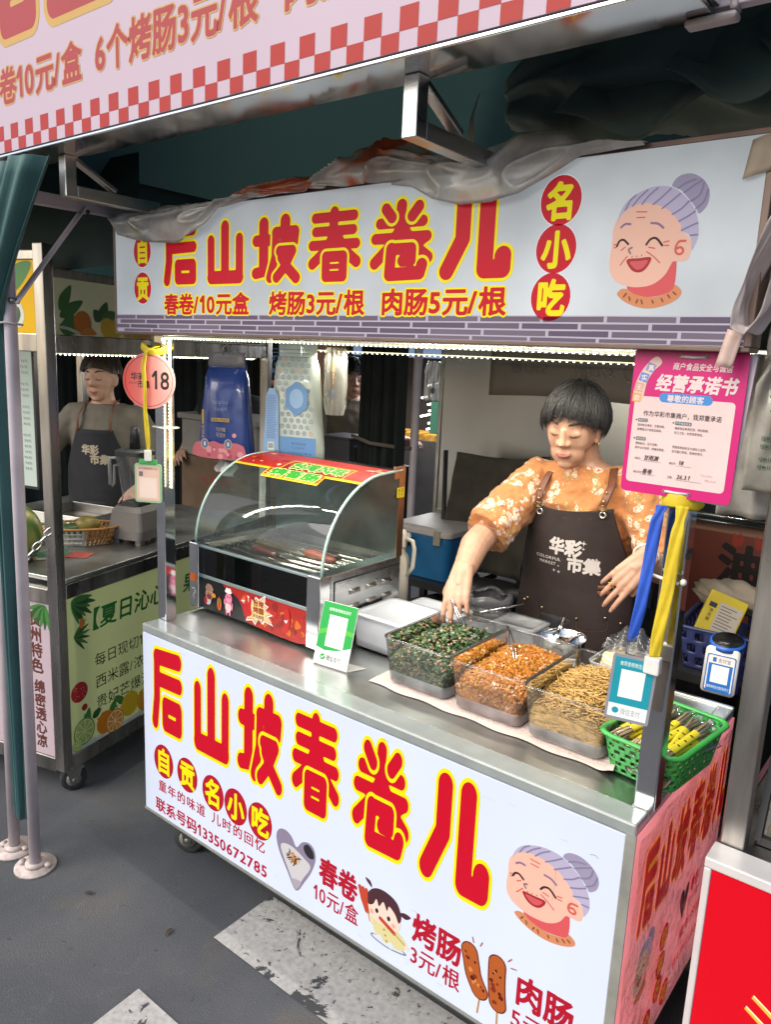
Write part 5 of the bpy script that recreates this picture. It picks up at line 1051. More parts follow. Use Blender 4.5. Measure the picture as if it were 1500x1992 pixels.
for x0, y0, hd, l1, l2 in ((.018, .124, '保障卫生', '坚持每日清洁，定期消毒，', '使用独立环保食品用具。'), (.082, .124, '严守食品安全', '确保食品来源正规、原料新鲜，', '加工卫生，杜绝变质食品。'), (.018, .092, '诚信经营', '明码标价，足斤足两，', '绝不以次充好，欺骗消费者。'), (.082, .092, '', '愿接受食品安全与诚信之监督，', '若不履行承诺，愿承担责任。')):
    if hd: art.disc(x0 - .003, y0 + .003, .0014, gy, n=12); art.rrect(x0, y0, x0 + .005 * len(hd) - .003, y0 + .006, .001, INK('ink', 'slate', '#52666a')); art.textw(hd, x0 + .001, x0 + .005 * len(hd) - .004, y0 + .0006, .0046, wt, N=18)
    art.textw(l1, x0, x0 + .0042 * len(l1), y0 - .008, .0052, gy, N=18); art.textw(l2, x0, x0 + .0042 * len(l2), y0 - .0155, .0052, gy, N=18)
for x0, y0, t, hw, wd in ((.020, .058, '承诺人：', '甘雨渊', .034), (.080, .056, '摊位号：', '18', .024), (.020, .034, '摊位名称：', '春卷', .026), (.080, .032, '日期：', '26.3.1', .044)):
    art.textw(t, x0, x0 + .0036 * len(t), y0, .0048, gy, N=18); art.rect(x0 + .013, y0 - .0012, x0 + .013 + wd, y0 - .0008, gy); art.text(hw, x0 + .015, y0 + .000, .010, INKB, bold=.012, slant=.2, sx=.85, N=26)
art.textw('Colorful', .134, .154, .042, .006, INK('ink', 'faint', '#c2aaa8'), N=18); art.textw('Market', .142, .160, .034, .006, INK('ink', 'faint', '#c2aaa8'), N=18)
for y in (BH - .012, .009):
    for x in (.078, .118): art.disc(x, y, .0035, INK('ink', 'eyelet', '#8e8478'), n=14); art.disc(x, y, .0022, INKB, n=12)
art.build('print', pk)
one(lambda q: (q.tube([o_ + u_ * .078 + v2 * (BH - .012) - u_.cross(v2) * -.001, o_ + u_ * .098 + v2 * (BH - .013) + u_.cross(v2) * .003, o_ + u_ * .118 + v2 * (BH - .012)], .0022, 8), q.tube([o_ + u_ * .078 + v2 * .009, o_ + u_ * .098 + v2 * .0085 + u_.cross(v2) * .003, o_ + u_ * .118 + v2 * .009], .0022, 8)), 'tie_cord', WHITEP, pk)
u3 = Vector((1, .02, -.055)).normalized(); v3 = Vector((.055, 0, 1)).normalized()
one(lambda q: plate(q, Vector((1.421, .036, 1.408)), u3, v3, rr(BW / 2, BH / 2, BW, BH, .009, 5), .003), 'notice_board', pm('pale_board', '#c9b9c8', .4, 0, .05, 6), label='pale blank board hanging tilted just behind the pink pledge board', cat='sign')
one(lambda q: q.tube([(1.523 + .034 * math.cos(a), .068 + .042 * math.sin(a), 1.397 + .002 * math.sin(3 * a)) for a in [2 * math.pi * k / 24 for k in range(24)]], [(.013, .002)] * 24, 8, closed=True), 'lanyard', YB_, label='yellow band wrapped round the right post under the pink board', cat='lanyard')
tie('lanyard', 'blue lanyard hanging on the right front post beside the yellow one', [(1.503, .022, 1.388), (1.498, .018, 1.36), (1.493, .016, 1.28), (1.488, .014, 1.20), (1.480, .012, 1.135)], .021, BB_)
tie('lanyard', 'yellow lanyard hanging long down the right front post', [(1.538, .020, 1.392), (1.536, .016, 1.34), (1.531, .014, 1.24), (1.526, .013, 1.17), (1.523, .012, 1.118)], .022, YB_)
one(lambda q: q.box((1.508, .004, 1.086), (1.536, .022, 1.118)), 'lanyard_buckle', WHITEP, bevel=.003, label='white plastic buckle at the end of the yellow lanyard on the right post', cat='buckle')
one(lambda q: (q.tube([(1.488, .03, 1.262), (1.545, .028, 1.254)], .003, 8), q.ell((1.552, .03, 1.258), (.006, .006, .006), 10, 8), q.ell((1.487, .03, 1.262), (.005, .005, .005), 10, 8)), 'cable_tie', WHITEP, label='white cable tie round the right post behind the lanyards', cat='cable tie')
tc_ = thing('payment_card', 'teal payment card in a clear sleeve hanging from the blue lanyard', 'payment card', (1.49, .01, 1.05))
u_, v2 = fdir(.30); u_ = (u_ + Vector((0, 0, -.05))).normalized(); v2 = Vector((.03, -.0, 1)); v2 = (v2 - u_ * v2.dot(u_)).normalized(); o_ = Vector((1.452, -.006, .988))
one(lambda q: plate(q, o_, u_, v2, rr(.037, .0615, .078, .127, .005, 4), .003), 'sleeve', pm('grey_sleeve', '#8f8f98', .25, 0, .06, 10, coat=.4), tc_)
art = Art(o_, u_, v2); art.rect(.003, .004, .071, .120, INK('ink', 'card_white2', '#dfe3e6')); art.rect(.003, .030, .071, .120, INK('ink', 'card_teal', '#1b93a4')); art.textw('推荐使用微信支付', .012, .062, .104, .010, INK('ink', 'card_white2', '#dfe3e6'), N=22); art.rect(.016, .044, .058, .098, INK('ink', 'card_white2', '#dfe3e6')); art.disc(.016, .017, .006, INK('ink', 'card_teal', '#1b93a4')); art.textw('微信支付', .025, .060, .010, .014, INK('ink', 'faint_grey', '#9aa0a8'), N=24); art.build('print', tc_)
one(lambda q: (q.box((1.474, .004, 1.112), (1.490, .012, 1.145)), q.tube([(1.482, .008, 1.14), (1.495, .008, 1.15), (1.50, .01, 1.13)], .002, 6)), 'clip', ACR, tc_)

# ---------------------------------------------------------------- people
def fused(mb, name, mat, parent, voxel, smooth_it=6, noise=0., nscale=.05, kind=None):
    """fuse overlapping volumes into one continuous surface"""
    me = bpy.data.meshes.new('tmp'); me.from_pydata(mb.v, [], mb.f); me.update()
    o = bpy.data.objects.new('tmp', me); C.objects.link(o)
    r = o.modifiers.new('r', 'REMESH'); r.mode = 'VOXEL'; r.voxel_size = voxel; r.use_smooth_shade = True
    q = o.modifiers.new('s', 'SMOOTH'); q.iterations = smooth_it; q.factor = .5
    if noise:
        tx = bpy.data.textures.new('folds', 'CLOUDS'); tx.noise_scale = nscale; tx.noise_depth = 2
        d = o.modifiers.new('d', 'DISPLACE'); d.texture = tx; d.strength = noise; d.mid_level = .5; d.texture_coords = 'GLOBAL'
    dg = bpy.context.evaluated_depsgraph_get(); m2 = bpy.data.meshes.new_from_object(o.evaluated_get(dg)); m2.name = name
    bpy.data.objects.remove(o); bpy.data.meshes.remove(me)
    inv = wm(parent).inverted() if parent else Matrix.Identity(4); m2.transform(inv)
    m2.materials.clear(); m2.materials.append(mat); m2.polygons.foreach_set('use_smooth', [True] * len(m2.polygons))
    p = bpy.data.objects.new(name, m2); C.objects.link(p); p.parent = parent; return p
SKIN = pm('skin', (.56, .31, .205), .5, 0, .10, 60, bump=.15, bscale=500, sss=.12)
SKINP = pm('skin_pale', (.52, .31, .22), .5, 0, .10, 60, sss=.1)
HAIR = pm('dark_hair', (.014, .012, .012), .55, 0, .5, 90, bump=.3, bscale=300)
def hand(q, W, f, d, curls, spread=.06, thumb=(.5, .5), left=False, k=1.0):
    """W wrist; f along the hand, d out of the back of the hand; curls: bend per finger; five separate fingers"""
    f = Vector(f).normalized(); d = Vector(d); d = (d - f * d.dot(f)).normalized(); s = f.cross(d) * (1 if not left else -1)      # s points to the thumb side
    W = Vector(W)
    def pt(a, b, c): return W + (f * a + s * b + d * c) * k
    for b, r, ex in ((.027, .0125, .082), (.009, .0135, .086), (-.010, .013, .083), (-.027, .011, .076)):
        q.tube([pt(-.035, b * .40, .0), pt(-.012, b * .55, 0), pt(.03, b * .85, .003), pt(ex * .75, b, .003), pt(ex, b, .0)], [.0185 * k, .0175 * k, r * 1.2 * k, r * 1.02 * k, r * .85 * k], 10)
    q.ell(pt(.048, .0, -.004), (.036 * k, .036 * k, .014 * k), 14, 10, rot=Matrix((f, s, d)).transposed())
    q.ell(pt(.030, .026, -.010), (.028 * k, .014 * k, .013 * k), 12, 8, rot=Matrix((f, s, d)).transposed())
    ends = []
    for i, (b, L, r) in enumerate(((.030, .072, .0080), (.010, .079, .0082), (-.011, .073, .0080), (-.031, .057, .0070))):
        p = pt((.084, .088, .085, .078)[i], b, .001); a = curls[i][0]; path = [p - f * .01 * k, p]; sp = (1.5 - i) * spread
        for seg, c in zip((.45, .31, .24), curls[i]):
            if seg != .45: a += c
            dr = (f * math.cos(a) - d * math.sin(a)) * math.cos(sp) + s * math.sin(sp); p = p + dr * L * seg * k; path.append(p.copy())
        q.tube(path, [r * 1.08 * k, r * 1.06 * k, r * 1.0 * k, r * .93 * k, r * .72 * k], 10); q.ell(path[-1], (r * .74 * k,) * 3, 10, 8); ends.append(path[-1])
    p = pt(.022, .030, -.006); o, c = thumb; dr = (f * math.cos(o) + s * math.sin(o) - d * c * .5).normalized(); path = [pt(.008, .018, -.006), p, p + dr * .032 * k]
    dr2 = (dr + f * .35 - d * c * .7 - s * c * .5).normalized(); path.append(path[-1] + dr2 * .028 * k)
    q.tube(path, [.013 * k, .0125 * k, .0098 * k, .0075 * k], 10); q.ell(path[-1], (.0078 * k,) * 3, 10, 8)
    return ends
def headshape(q, c, R, k=1.0):
    c = Vector(c); P = lambda x, y, z: c + R @ Vector((x, y, z)) * k
    def skull(p):
        x, y, z = p.x, p.y, p.z
        if z < 0: x *= 1 - .30 * (-z) ** 1.6; y *= 1 - .22 * (-z) ** 2 * (1 if y > 0 else .3)
        if z < -.2 and y > 0: y *= .72
        return Vector((x, y, z))
    q.ell(P(0, .008, 0), (.073 * k, .092 * k, .112 * k), 28, 20, rot=R, fn=skull)
    q.ell(P(0, -.046, -.060), (.052 * k, .036 * k, .048 * k), 16, 12, rot=R)         # jaw
    q.ell(P(0, -.034, -.012), (.064 * k, .050 * k, .075 * k), 20, 14, rot=R)
    q.ell(P(0, -.068, -.094), (.022 * k, .014 * k, .015 * k), 12, 8, rot=R)          # chin
    for s in (-1, 1):
        q.ell(P(s * .036, -.058, -.028), (.018 * k, .012 * k, .018 * k), 12, 8, rot=R)   # cheek
        q.ell(P(s * .076, .008, -.010), (.009 * k, .018 * k, .032 * k), 12, 10, rot=R)   # ear
        q.ell(P(s * .073, -.002, -.036), (.007 * k, .009 * k, .010 * k), 10, 8, rot=R)
        q.ell(P(s * .0125, -.087, -.024), (.0095 * k, .010 * k, .008 * k), 10, 8, rot=R)  # nostril
        q.ell(P(s * .031, -.071, .006), (.016 * k, .0095 * k, .011 * k), 12, 8, rot=R)    # closed-down upper lid
    q.tube([P(0, -.086, .022), P(0, -.091, -.004), P(0, -.098, -.020), P(0, -.089, -.030)], [.007 * k, .009 * k, .0125 * k, .008 * k], 10)
    q.ell(P(0, -.081, -.054), (.022 * k, .009 * k, .006 * k), 14, 8, rot=R); q.ell(P(0, -.080, -.065), (.018 * k, .009 * k, .006 * k), 14, 8, rot=R)
def face(parent, c, R, k=1.0):
    c = Vector(c); P = lambda x, y, z: c + R @ Vector((x, y, z)) * k
    l_ = MB()
    for s in (-1, 1):
        b = MB(); w_ = MB()
        b.tube([P(s * (.016 + .034 * t), -.0845 + .018 * t * t + .0, .034 + .007 * math.sin(t * 2.6)) for t in [i / 6 for i in range(7)]], [.002 * k, .003 * k, .0032 * k, .003 * k, .0026 * k, .002 * k, .001 * k], 6)
        w_.tube([P(s * (.018 + .026 * t), -.0835 + .013 * t * t, .003 - .005 * math.sin(math.pi * t)) for t in [i / 6 for i in range(7)]], .0017 * k, 6)
        b.build('eyebrow', HAIR, parent); w_.build('eyelash', HAIR, parent)
    l_.tube([P(-.024 + .048 * t, -.0900 + .045 * (t - .5) ** 2, -.0595 + .002 * math.cos(6.3 * t)) for t in [i / 8 for i in range(9)]], [.0008 * k] + [.0042 * k] * 7 + [.0008 * k], 8)
    l_.build('lips', pm('lips', (.36, .12, .10), .45, 0, .1, 60), parent)
def hairdo(parent, c, R, k=1.0, n=900, seed=1, length=1.0, fringe=.035, vol=1.0, mt=None):
    """a cap under many combed locks that fall from the crown"""
    R_ = random.Random(seed); c = Vector(c); mt = mt or HAIR
    tk = lambda v: 1 - .20 * max(0, .1 - v.z) - .05 * max(0, v.z - .8)
    P = lambda v, s=1.: c + R @ (Vector((v.x * .094 * tk(v), v.y * .108 * tk(v) + .010, v.z * .120)) * s * vol + Vector((0, 0, .002))) * k
    def lim(a):                                      # how far down from the crown the hair reaches, by bearing (a = 0 is the face)
        f = max(0, math.cos(a)); side = abs(math.sin(a))
        return (1.12 + .0) * f ** 1.5 + (1.0 - f ** 1.5) * (1.78 * length + .25 * max(0, -math.cos(a))) - .04 * f
    b = MB(); nu, nv = 40, 14
    vs = []
    for j in range(nv + 1):
        for i in range(nu):
            a = 2 * math.pi * i / nu; t = lim(a) * j / nv; vs.append(P(Vector((math.sin(t) * math.sin(a), -math.sin(t) * math.cos(a), math.cos(t))), .965))
    b.add(vs, [(j * nu + i, j * nu + (i + 1) % nu, (j + 1) * nu + (i + 1) % nu, (j + 1) * nu + i) for j in range(nv) for i in range(nu)], 0, True)
    cr_a, cr_t = 2.6, .32                            # the whorl sits behind the crown
    w0 = Vector((math.sin(cr_t) * math.sin(cr_a), -math.sin(cr_t) * math.cos(cr_a), math.cos(cr_t)))
    for _ in range(n):
        a = R_.uniform(0, 2 * math.pi); t1 = lim(a) * R_.uniform(.82, 1.10) * (1 + .07 * math.sin(a * 17 + seed)) if R_.random() < .6 else lim(a) * R_.uniform(.45, .95)
        e = Vector((math.sin(t1) * math.sin(a), -math.sin(t1) * math.cos(a), math.cos(t1))); st = (w0 + Vector((R_.gauss(0, .10), R_.gauss(0, .10), R_.gauss(0, .05)))).normalized()
        lift = R_.uniform(.97, 1.05) * (1 + .07 * mnoise.noise(e * 2.6 + Vector((seed, 0, 0)))); pts = []
        for i in range(8):
            f = i / 7; v = st.lerp(e, f).normalized(); v = (v + Vector((R_.gauss(0, .006), R_.gauss(0, .006), 0))).normalized(); pts.append(P(v, lift * (1 + .035 * math.sin(math.pi * f)) - .045 * max(0, f - .8)))
        r = R_.uniform(.0010, .0024) * k; b.tube(pts, [(r * .5, r * .4), (r, r * .6), (r * 1.1, r * .6), (r * 1.1, r * .6), (r, r * .6), (r * .9, r * .5), (r * .6, r * .4), (r * .15, r * .15)], 5, caps=False)
    for _ in range(int(n * .04)):                    # flyaway ends at the whorl
        a = R_.uniform(0, 6.28); v = w0 + Vector((R_.gauss(0, .25), R_.gauss(0, .25), 0)); v.normalize(); p = P(v, 1.0); d = R @ Vector((math.cos(a) * .6, math.sin(a) * .6, 1)) * .02 * k
        b.tube([p, p + d * .6, p + d * R_.uniform(.8, 1.3) + R @ Vector((math.cos(a) * .008, math.sin(a) * .008, 0))], [.0006, .0005, .0002], 4, caps=False)
    return b.build('hair', mt, parent)
def torso(q, rings_, grow=0.):
    n = 32
    q.rings([[(cx + (a + grow) * math.cos(t) * (1 - .0 * math.cos(2 * t)), cy + (b + grow) * math.sin(t), z) for t in [2 * math.pi * k / n for k in range(n)]] for z, cx, cy, a, b in rings_], 0, True)
# shirt cloth: orange with sprays of cream and red blossoms and green leaves
def floral():
    mt = pm('floral_orange', (.50, .19, .058), .75, 0, .10, 30, bump=.25, bscale=350, sheen=.2); nt = mt.node_tree; b = nt.nodes['Principled BSDF']; L = nt.links.new; N = nt.nodes.new
    tc = N('ShaderNodeTexCoord'); prev = b.inputs['Base Color'].links[0].from_socket
    cl = N('ShaderNodeTexNoise'); cl.inputs['Scale'].default_value = 11; cl.inputs['Detail'].default_value = 1; L(tc.outputs['Object'], cl.inputs['Vector'])
    wn_ = N('ShaderNodeTexNoise'); wn_.inputs['Scale'].default_value = 55; L(tc.outputs['Object'], wn_.inputs['Vector'])
    mv = N('ShaderNodeMixRGB'); mv.blend_type = 'ADD'; mv.inputs[0].default_value = .030; L(tc.outputs['Object'], mv.inputs[1]); L(wn_.outputs['Color'], mv.inputs[2])
    def layer(scale, lo, hi, ramp, prev):
        v = N('ShaderNodeTexVoronoi'); v.inputs['Scale'].default_value = scale; v.inputs['Randomness'].default_value = .8; L(mv.outputs[0], v.inputs['Vector'])
        r = N('ShaderNodeValToRGB'); r.color_ramp.interpolation = 'CONSTANT'
        while len(r.color_ramp.elements) < len(ramp): r.color_ramp.elements.new(.5)
        for e, (p, col) in zip(r.color_ramp.elements, ramp): e.position = p; e.color = (*col, 1)
        L(v.outputs['Distance'], r.inputs[0])
        ms = N('ShaderNodeMath'); ms.operation = 'LESS_THAN'; ms.inputs[1].default_value = ramp[-1][0] + .12; L(v.outputs['Distance'], ms.inputs[0])
        cm = N('ShaderNodeMapRange'); cm.inputs[1].default_value = lo; cm.inputs[2].default_value = hi; L(cl.outputs[0], cm.inputs[0])
        mm = N('ShaderNodeMath'); mm.operation = 'MULTIPLY'; L(ms.outputs[0], mm.inputs[0]); L(cm.outputs[0], mm.inputs[1])
        x = N('ShaderNodeMixRGB'); L(mm.outputs[0], x.inputs[0]); L(prev, x.inputs[1]); L(r.outputs[0], x.inputs[2]); return x.outputs[0]
    prev = layer(62, .46, .48, [(0, (.22, .24, .08)), (.2, (.42, .38, .16))], prev)
    prev = layer(34, .49, .505, [(0, (.45, .05, .03)), (.13, (.78, .60, .44)), (.27, (.55, .14, .10)), (.31, (.80, .58, .44))], prev)
    L(prev, b.inputs['Base Color']); return mt
APR = pm('brown_apron', (.028, .016, .014), .75, 0, .25, 25, bump=.3, bscale=500); LEA = pm('tan_leather', (.16, .055, .028), .5, 0, .25, 40, bump=.2); BRASS = pm('brass', (.55, .42, .22), .3, 1, .15, 20)
def tapered(q, pts, rad): q.tube(pts, rad, 16)
V_ = thing('person', 'vendor in an orange floral blouse and brown apron reaching tongs into the green vegetables', 'person', (.97, .95, 0))
TR = [(.78, .965, .965, .172, .125), (.90, .965, .96, .165, .120), (1.02, .968, .955, .160, .115), (1.12, .968, .95, .165, .122), (1.20, .968, .945, .168, .122), (1.265, .968, .942, .160, .095), (1.305, .965, .935, .118, .070), (1.335, .96, .922, .060, .055)]
HC = (.952, .842, 1.440); HR = Euler((math.radians(17), math.radians(2), math.radians(6))).to_matrix()
RS, RE, RW = (.815, .925, 1.262), (.765, .685, 1.100), (.833, .462, 1.030)
LS, LE, LW_ = (1.122, .935, 1.262), (1.268, .865, 1.055), (1.258, .668, 1.115)
b_ = MB(); torso(b_, TR)
tapered(b_, [(.962, .935, 1.30), (.958, .905, 1.36), (.954, .875, 1.41)], [.060, .052, .054])
headshape(b_, HC, HR)
tapered(b_, [(.86, .935, 1.265), RS, (.79, .80, 1.18), RE], [.055, .054, .047, .042]); tapered(b_, [RE, (.785, .60, 1.085), (.82, .50, 1.045), RW, (.841, .438, 1.005)], [.043, .043, .034, .0255, .016])
tapered(b_, [(1.08, .94, 1.265), LS, (1.20, .90, 1.16), LE], [.055, .054, .047, .042]); tapered(b_, [LE, (1.268, .80, 1.075), (1.262, .72, 1.102), LW_, (1.243, .652, 1.096)], [.043, .043, .034, .0255, .016])
hand(b_, RW, (.18, -.55, -.80), (.15, -.80, .58), [(.30, .70, .35), (.38, .75, .4), (.50, .8, .45), (.62, .85, .5)], .05, (.55, 1.1))
hand(b_, LW_, (-.52, -.33, -.72), (.25, -.88, .30), [(.20, .25, .2), (.28, .35, .25), (.40, .4, .3), (.5, .45, .3)], .05, (.35, .45), left=True)
for x in (.885, 1.045): tapered(b_, [(x, .965, .82), (x, .96, .45), (x, .975, .08)], [.085, .060, .042])
body = fused(b_, 'body', SKIN, V_, .0030, 7)
face(body, HC, HR); hairdo(V_, HC, HR, n=3000, seed=4, length=.90, vol=1.03)
one(lambda q: q.ell(Vector(HC) + HR @ Vector((.079, -.002, -.046)), (.0035, .0035, .007), 10, 8), 'earring', BRASS, body)
b_ = MB(); torso(b_, [(z, cx, cy, a, b) for z, cx, cy, a, b in TR[:-1]] + [(1.322, .962, .93, .085, .062)], .012)
tapered(b_, [(.90, .94, 1.262), (.818, .925, 1.258), (.785, .80, 1.175), (.772, .69, 1.105)], [.066, .070, .074, (.080, .066)])
tapered(b_, [(1.05, .94, 1.262), (1.125, .935, 1.258), (1.20, .90, 1.165), (1.262, .862, 1.085)], [.066, .070, .072, .070])
fused(b_, 'blouse', floral(), V_, .006, 2, .026, .038)
b_ = MB()
for x in (.885, 1.045): tapered(b_, [(x, .965, .86), (x, .96, .45), (x, .975, .07)], [.098, .080, .068])
tapered(b_, [(.965, .965, .70), (.965, .965, .86)], [(.12, .17), (.125, .172)]); fused(b_, 'trousers', pm('black_trousers', (.02, .02, .024), .8, 0, .3, 30), V_, .010, 3, .012, .06)
for x in (.885, 1.045):
    one(lambda q: (q.ell((x, .93, .04), (.045, .13, .045), 18, 10), q.rbox((x, .93), .085, .25, .0, .03, .04)), 'shoe', pm('dark_shoe', (.03, .028, .03), .6, 0, .2, 20), V_)
def apr_half(z): return np.interp(z, [.45, .80, .98, 1.05, 1.12, 1.205], [.205, .20, .188, .172, .150, .124])
def apr_pt(x, z, off=0.):
    """x measured from the middle of the apron"""
    cx = .968 + .012; a = np.interp(z, [.45, .8, .95, 1.1, 1.2], [.225, .215, .205, .20, .20]); b = np.interp(z, [.45, .78, .95, 1.12, 1.21], [.165, .155, .146, .160, .160]) + off
    t = max(-.999, min(.999, x / (a + off))); c = math.sqrt(1 - t * t)
    fold = .006 * math.sin(9 * x + 14 * z) * math.sin(6 * z + 2) + .006 * max(0, 1.0 - z) * 4 * math.sin(38 * x + 3 * z) * .5
    return (cx + x, .958 - b * c - fold * c, z)
one(lambda q: q.grid(lambda u, v_: (lambda z: apr_pt((2 * u - 1) * apr_half(z), z + .012 * math.sin(math.pi * u) * 0 - .012 * (v_ == 0) * math.sin(math.pi * u)))(1.205 + .020 * (u - .5) - .755 * v_), 44, 60), 'apron', APR, V_, solid=.003)
ap = [o for o in V_.children if o.name.startswith('apron')][0]
art = Art((0, 0, 0), (1, 0, 0), (0, 0, 1), z0=.0, warp=lambda x, z, l: apr_pt(x, z, .0035 + l)); wt2 = INK('ink', 'apron_white', '#cfc6c0')
art.textw('华彩', -.052, .052, 1.056, .054, wt2, bold=.045, slant=.0); art.textw('市集', .010, .108, 1.010, .050, wt2, bold=.045); art.textw('COLORFUL', -.100, -.008, 1.036, .013, wt2, bold=.01); art.textw('MARKET', -.086, -.024, 1.020, .013, wt2, bold=.01)
for x, z, r in ((.056, 1.103, .009), (.056, 1.086, .006), (-.030, 1.006, .006), (-.014, 1.004, .006), (.094, 1.058, .006), (-.016, 1.022, .004)): art.poly([(x + r * k * math.cos(a), z + r * k * math.sin(a)) for a, k in [(math.pi / 4 * i, 1 if i % 2 == 0 else .28) for i in range(8)]], wt2)
stc = INK('ink', 'stitch', '#6a4030')
for pts in ([(-.118, 1.168), (0, 1.172), (.122, 1.188)], [(-.165, .895), (-.15, .865), (-.10, .842), (-.06, .836)], [(-.06, .876), (-.058, .800)], [(.055, .868), (.060, .835), (.135, .845), (.138, .878)], [(-.09, .826), (0, .812), (.09, .826), (.165, .850)]):
    art.line(pts, .0014, stc, N=60)
art.build('print', ap)
b_ = MB()
for x, z in ((-.066, .874), (.052, .868), (.132, .884), (-.13, .885), (-.145, .875), (.17, .870), (0, .815)): b_.ell(apr_pt(x, z, .004), (.004, .003, .004), 10, 8)
b_.build('rivet', BRASS, ap)
for sx_, zz in ((-1, 1.176), (1, 1.195)):
    g_ = Vector(apr_pt(sx_ * .100, zz, .004)); one(lambda q: q.tube([g_ + Vector((.0085 * math.cos(a), -.001, .0085 * math.sin(a))) for a in [2 * math.pi * k / 18 for k in range(18)]], .0032, 8, closed=True), 'eyelet', pm('silver_eyelet', (.75, .72, .66), .25, 1, .1, 20), ap)
    x0 = g_.x; st = [(x0 + .002 * sx_, g_.y - .002, zz + .022), (x0 + .006 * sx_, g_.y + .012, zz + .055), (x0 + .004 * sx_, .862 + .0, 1.275), (x0 - .012 * sx_, .905, 1.318), (x0 - .022 * sx_, .96, 1.318)]
    one(lambda q: (q.tube([Vector(p) + Vector((0, -.010, .004)) for p in st], [(.0018, .0115)] * 5, 8, flat=(0, -1, .3))), 'strap', LEA, ap)
    one(lambda q: (q.tube([g_ + Vector((0, -.002, .006)), Vector(st[0]) + Vector((0, -.012, 0))], .0018, 6), q.tube([Vector(st[0]) + Vector((dx, -.013, dz_)) for dx, dz_ in ((-.013, -.006), (.013, -.006), (.013, .008), (-.013, .008))], .0018, 6, closed=True), q.ell(Vector(st[0]) + Vector((.001, -.0135, .020)), (.004, .002, .004), 8, 6), q.ell(Vector(st[1]) + Vector((0, -.0135, .012)), (.004, .002, .004), 8, 6)), 'buckle', BRASS, ap)
for k in range(2): one(lambda q: q.tube([apr_pt(.105 + .036 * t, .975 - k * .017 + .004 * t, .005) for t in [i / 5 for i in range(6)]], [(.0065, .0018)] * 6, 8, flat=(0, 0, 1)), 'leather_tab', LEA, ap)
one(lambda q: q.tube([Vector(LW_) + Vector((.033 * math.cos(a) , .030 + .006 * math.cos(a), .012 + .033 * math.sin(a))) for a in [2 * math.pi * k / 24 for k in range(24)]], [(.003, .006)] * 24, 8, closed=True), 'bracelet', pm('pale_jade', (.62, .62, .56), .3, 0, .1, 30, coat=.4), V_)
_f = Vector((-.52, -.33, -.72)).normalized(); _d = Vector((.25, -.88, .30)); _d = (_d - _f * _d.dot(_f)).normalized(); _s = -_f.cross(_d)
rc = Vector(LW_) + _f * .098 + _s * -.012 + _d * -.002
one(lambda q: q.tube([rc + _s * (.0105 * math.cos(a)) + _d * (.0105 * math.sin(a)) for a in [2 * math.pi * k / 18 for k in range(18)]], .0016, 8, closed=True), 'ring', pm('gold', (.75, .48, .12), .2, 1, .1, 20), V_)

# ---------------------------------------------------------------- fruit drink stall at the left, turned a little
RZ = .266; FO = (-.5, 0, 0)
fs = thing('fruit_stall', 'steel-framed fruit drink cart with pale green picture panel left of the snack cart', 'food cart', FO, RZ)
def loc2w(x, y, z=0.): return Vector((FO[0] + x * math.cos(RZ) - y * math.sin(RZ), FO[1] + x * math.sin(RZ) + y * math.cos(RZ), z))
def f1(fn, name, mats, parent=None, **kw): return one(fn, name, mats, parent or fs, local=True, **kw)
SW = pm('streaked_steel', (.44, .42, .39), .3, 1, .4, 5, bump=.08, bscale=25, rvar=.15, stretch=(4, 4, .6))
for x, y in ((0, 0), (0, 1.33), (-1.15, 0), (-1.15, 1.33)):
    f1(lambda q: q.box((x - .021, y - .021, .115), (x + .021, y + .021, 1.92)), 'post', SW, bevel=.003)
def rails(q):
    for z0, z1 in ((.105, .16),): q.box((-.018, .022, z0), (.018, 1.308, z1)); q.box((-1.128, -.018, z0), (-.022, .018, z1)); q.box((-1.128, 1.31, z0), (-.022, 1.345, z1))
    pass
def rails2(q): q.box((-.024, .022, .748), (.019, 1.308, .802)); q.box((-.015, .022, 1.585), (.017, 1.308, 1.643)); q.box((-.015, .022, 1.822), (.015, 1.308, 1.85))
def rails3(q): q.box((-1.128, -.019, .735), (-.022, .016, .79)); q.box((-1.128, -.017, 1.585), (-.022, .015, 1.643)); q.box((-1.128, -.015, 1.87), (-.022, .015, 1.9))
f1(rails, 'base_frame', SW, bevel=.003); f1(rails2, 'counter_rail', SW, bevel=.003); f1(rails3, 'front_rail', SW, bevel=.003)
f1(lambda q: (q.box((-1.12, .022, .803), (.018, 1.308, .820))), 'countertop', COUNTER, bevel=.003)
f1(lambda q: q.box((-1.12, .0, .40), (-.03, 1.30, .41)), 'lower_shelf', STEELD)
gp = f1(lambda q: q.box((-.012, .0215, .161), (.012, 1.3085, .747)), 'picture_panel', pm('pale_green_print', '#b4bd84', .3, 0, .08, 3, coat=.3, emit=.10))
art = Art((.0122, 0, 0), (0, 1, 0), (0, 0, 1)); ink = lambda n, h: INK('ink', n, h)
dg = ink('dark_green', '#1d6a2a'); bk = ink('black', '#181818')
art.textw('【夏日沁心', .088, .545, .592, .088, dg, bold=.02, slant=.1); art.textw('果茶】', .665, .93, .592, .088, dg, bold=.02, slant=.1)
for t, z, x1 in (('每日现切100%', .448, .53), ('西米露/浓醇椰', .362, .54), ('贵妃芒爆汁杯', .280, .52), ('木瓜清甜爽口', .205, .52)): art.textw(t, .150, x1, z, .056, bk)
def leaf(x, y, L, a, wd, mt): art.blob([(x, y), (x + L * .4 * math.cos(a) - wd * math.sin(a), y + L * .4 * math.sin(a) + wd * math.cos(a)), (x + L * math.cos(a), y + L * math.sin(a)), (x + L * .4 * math.cos(a) + wd * math.sin(a), y + L * .4 * math.sin(a) - wd * math.cos(a))], mt, 4)
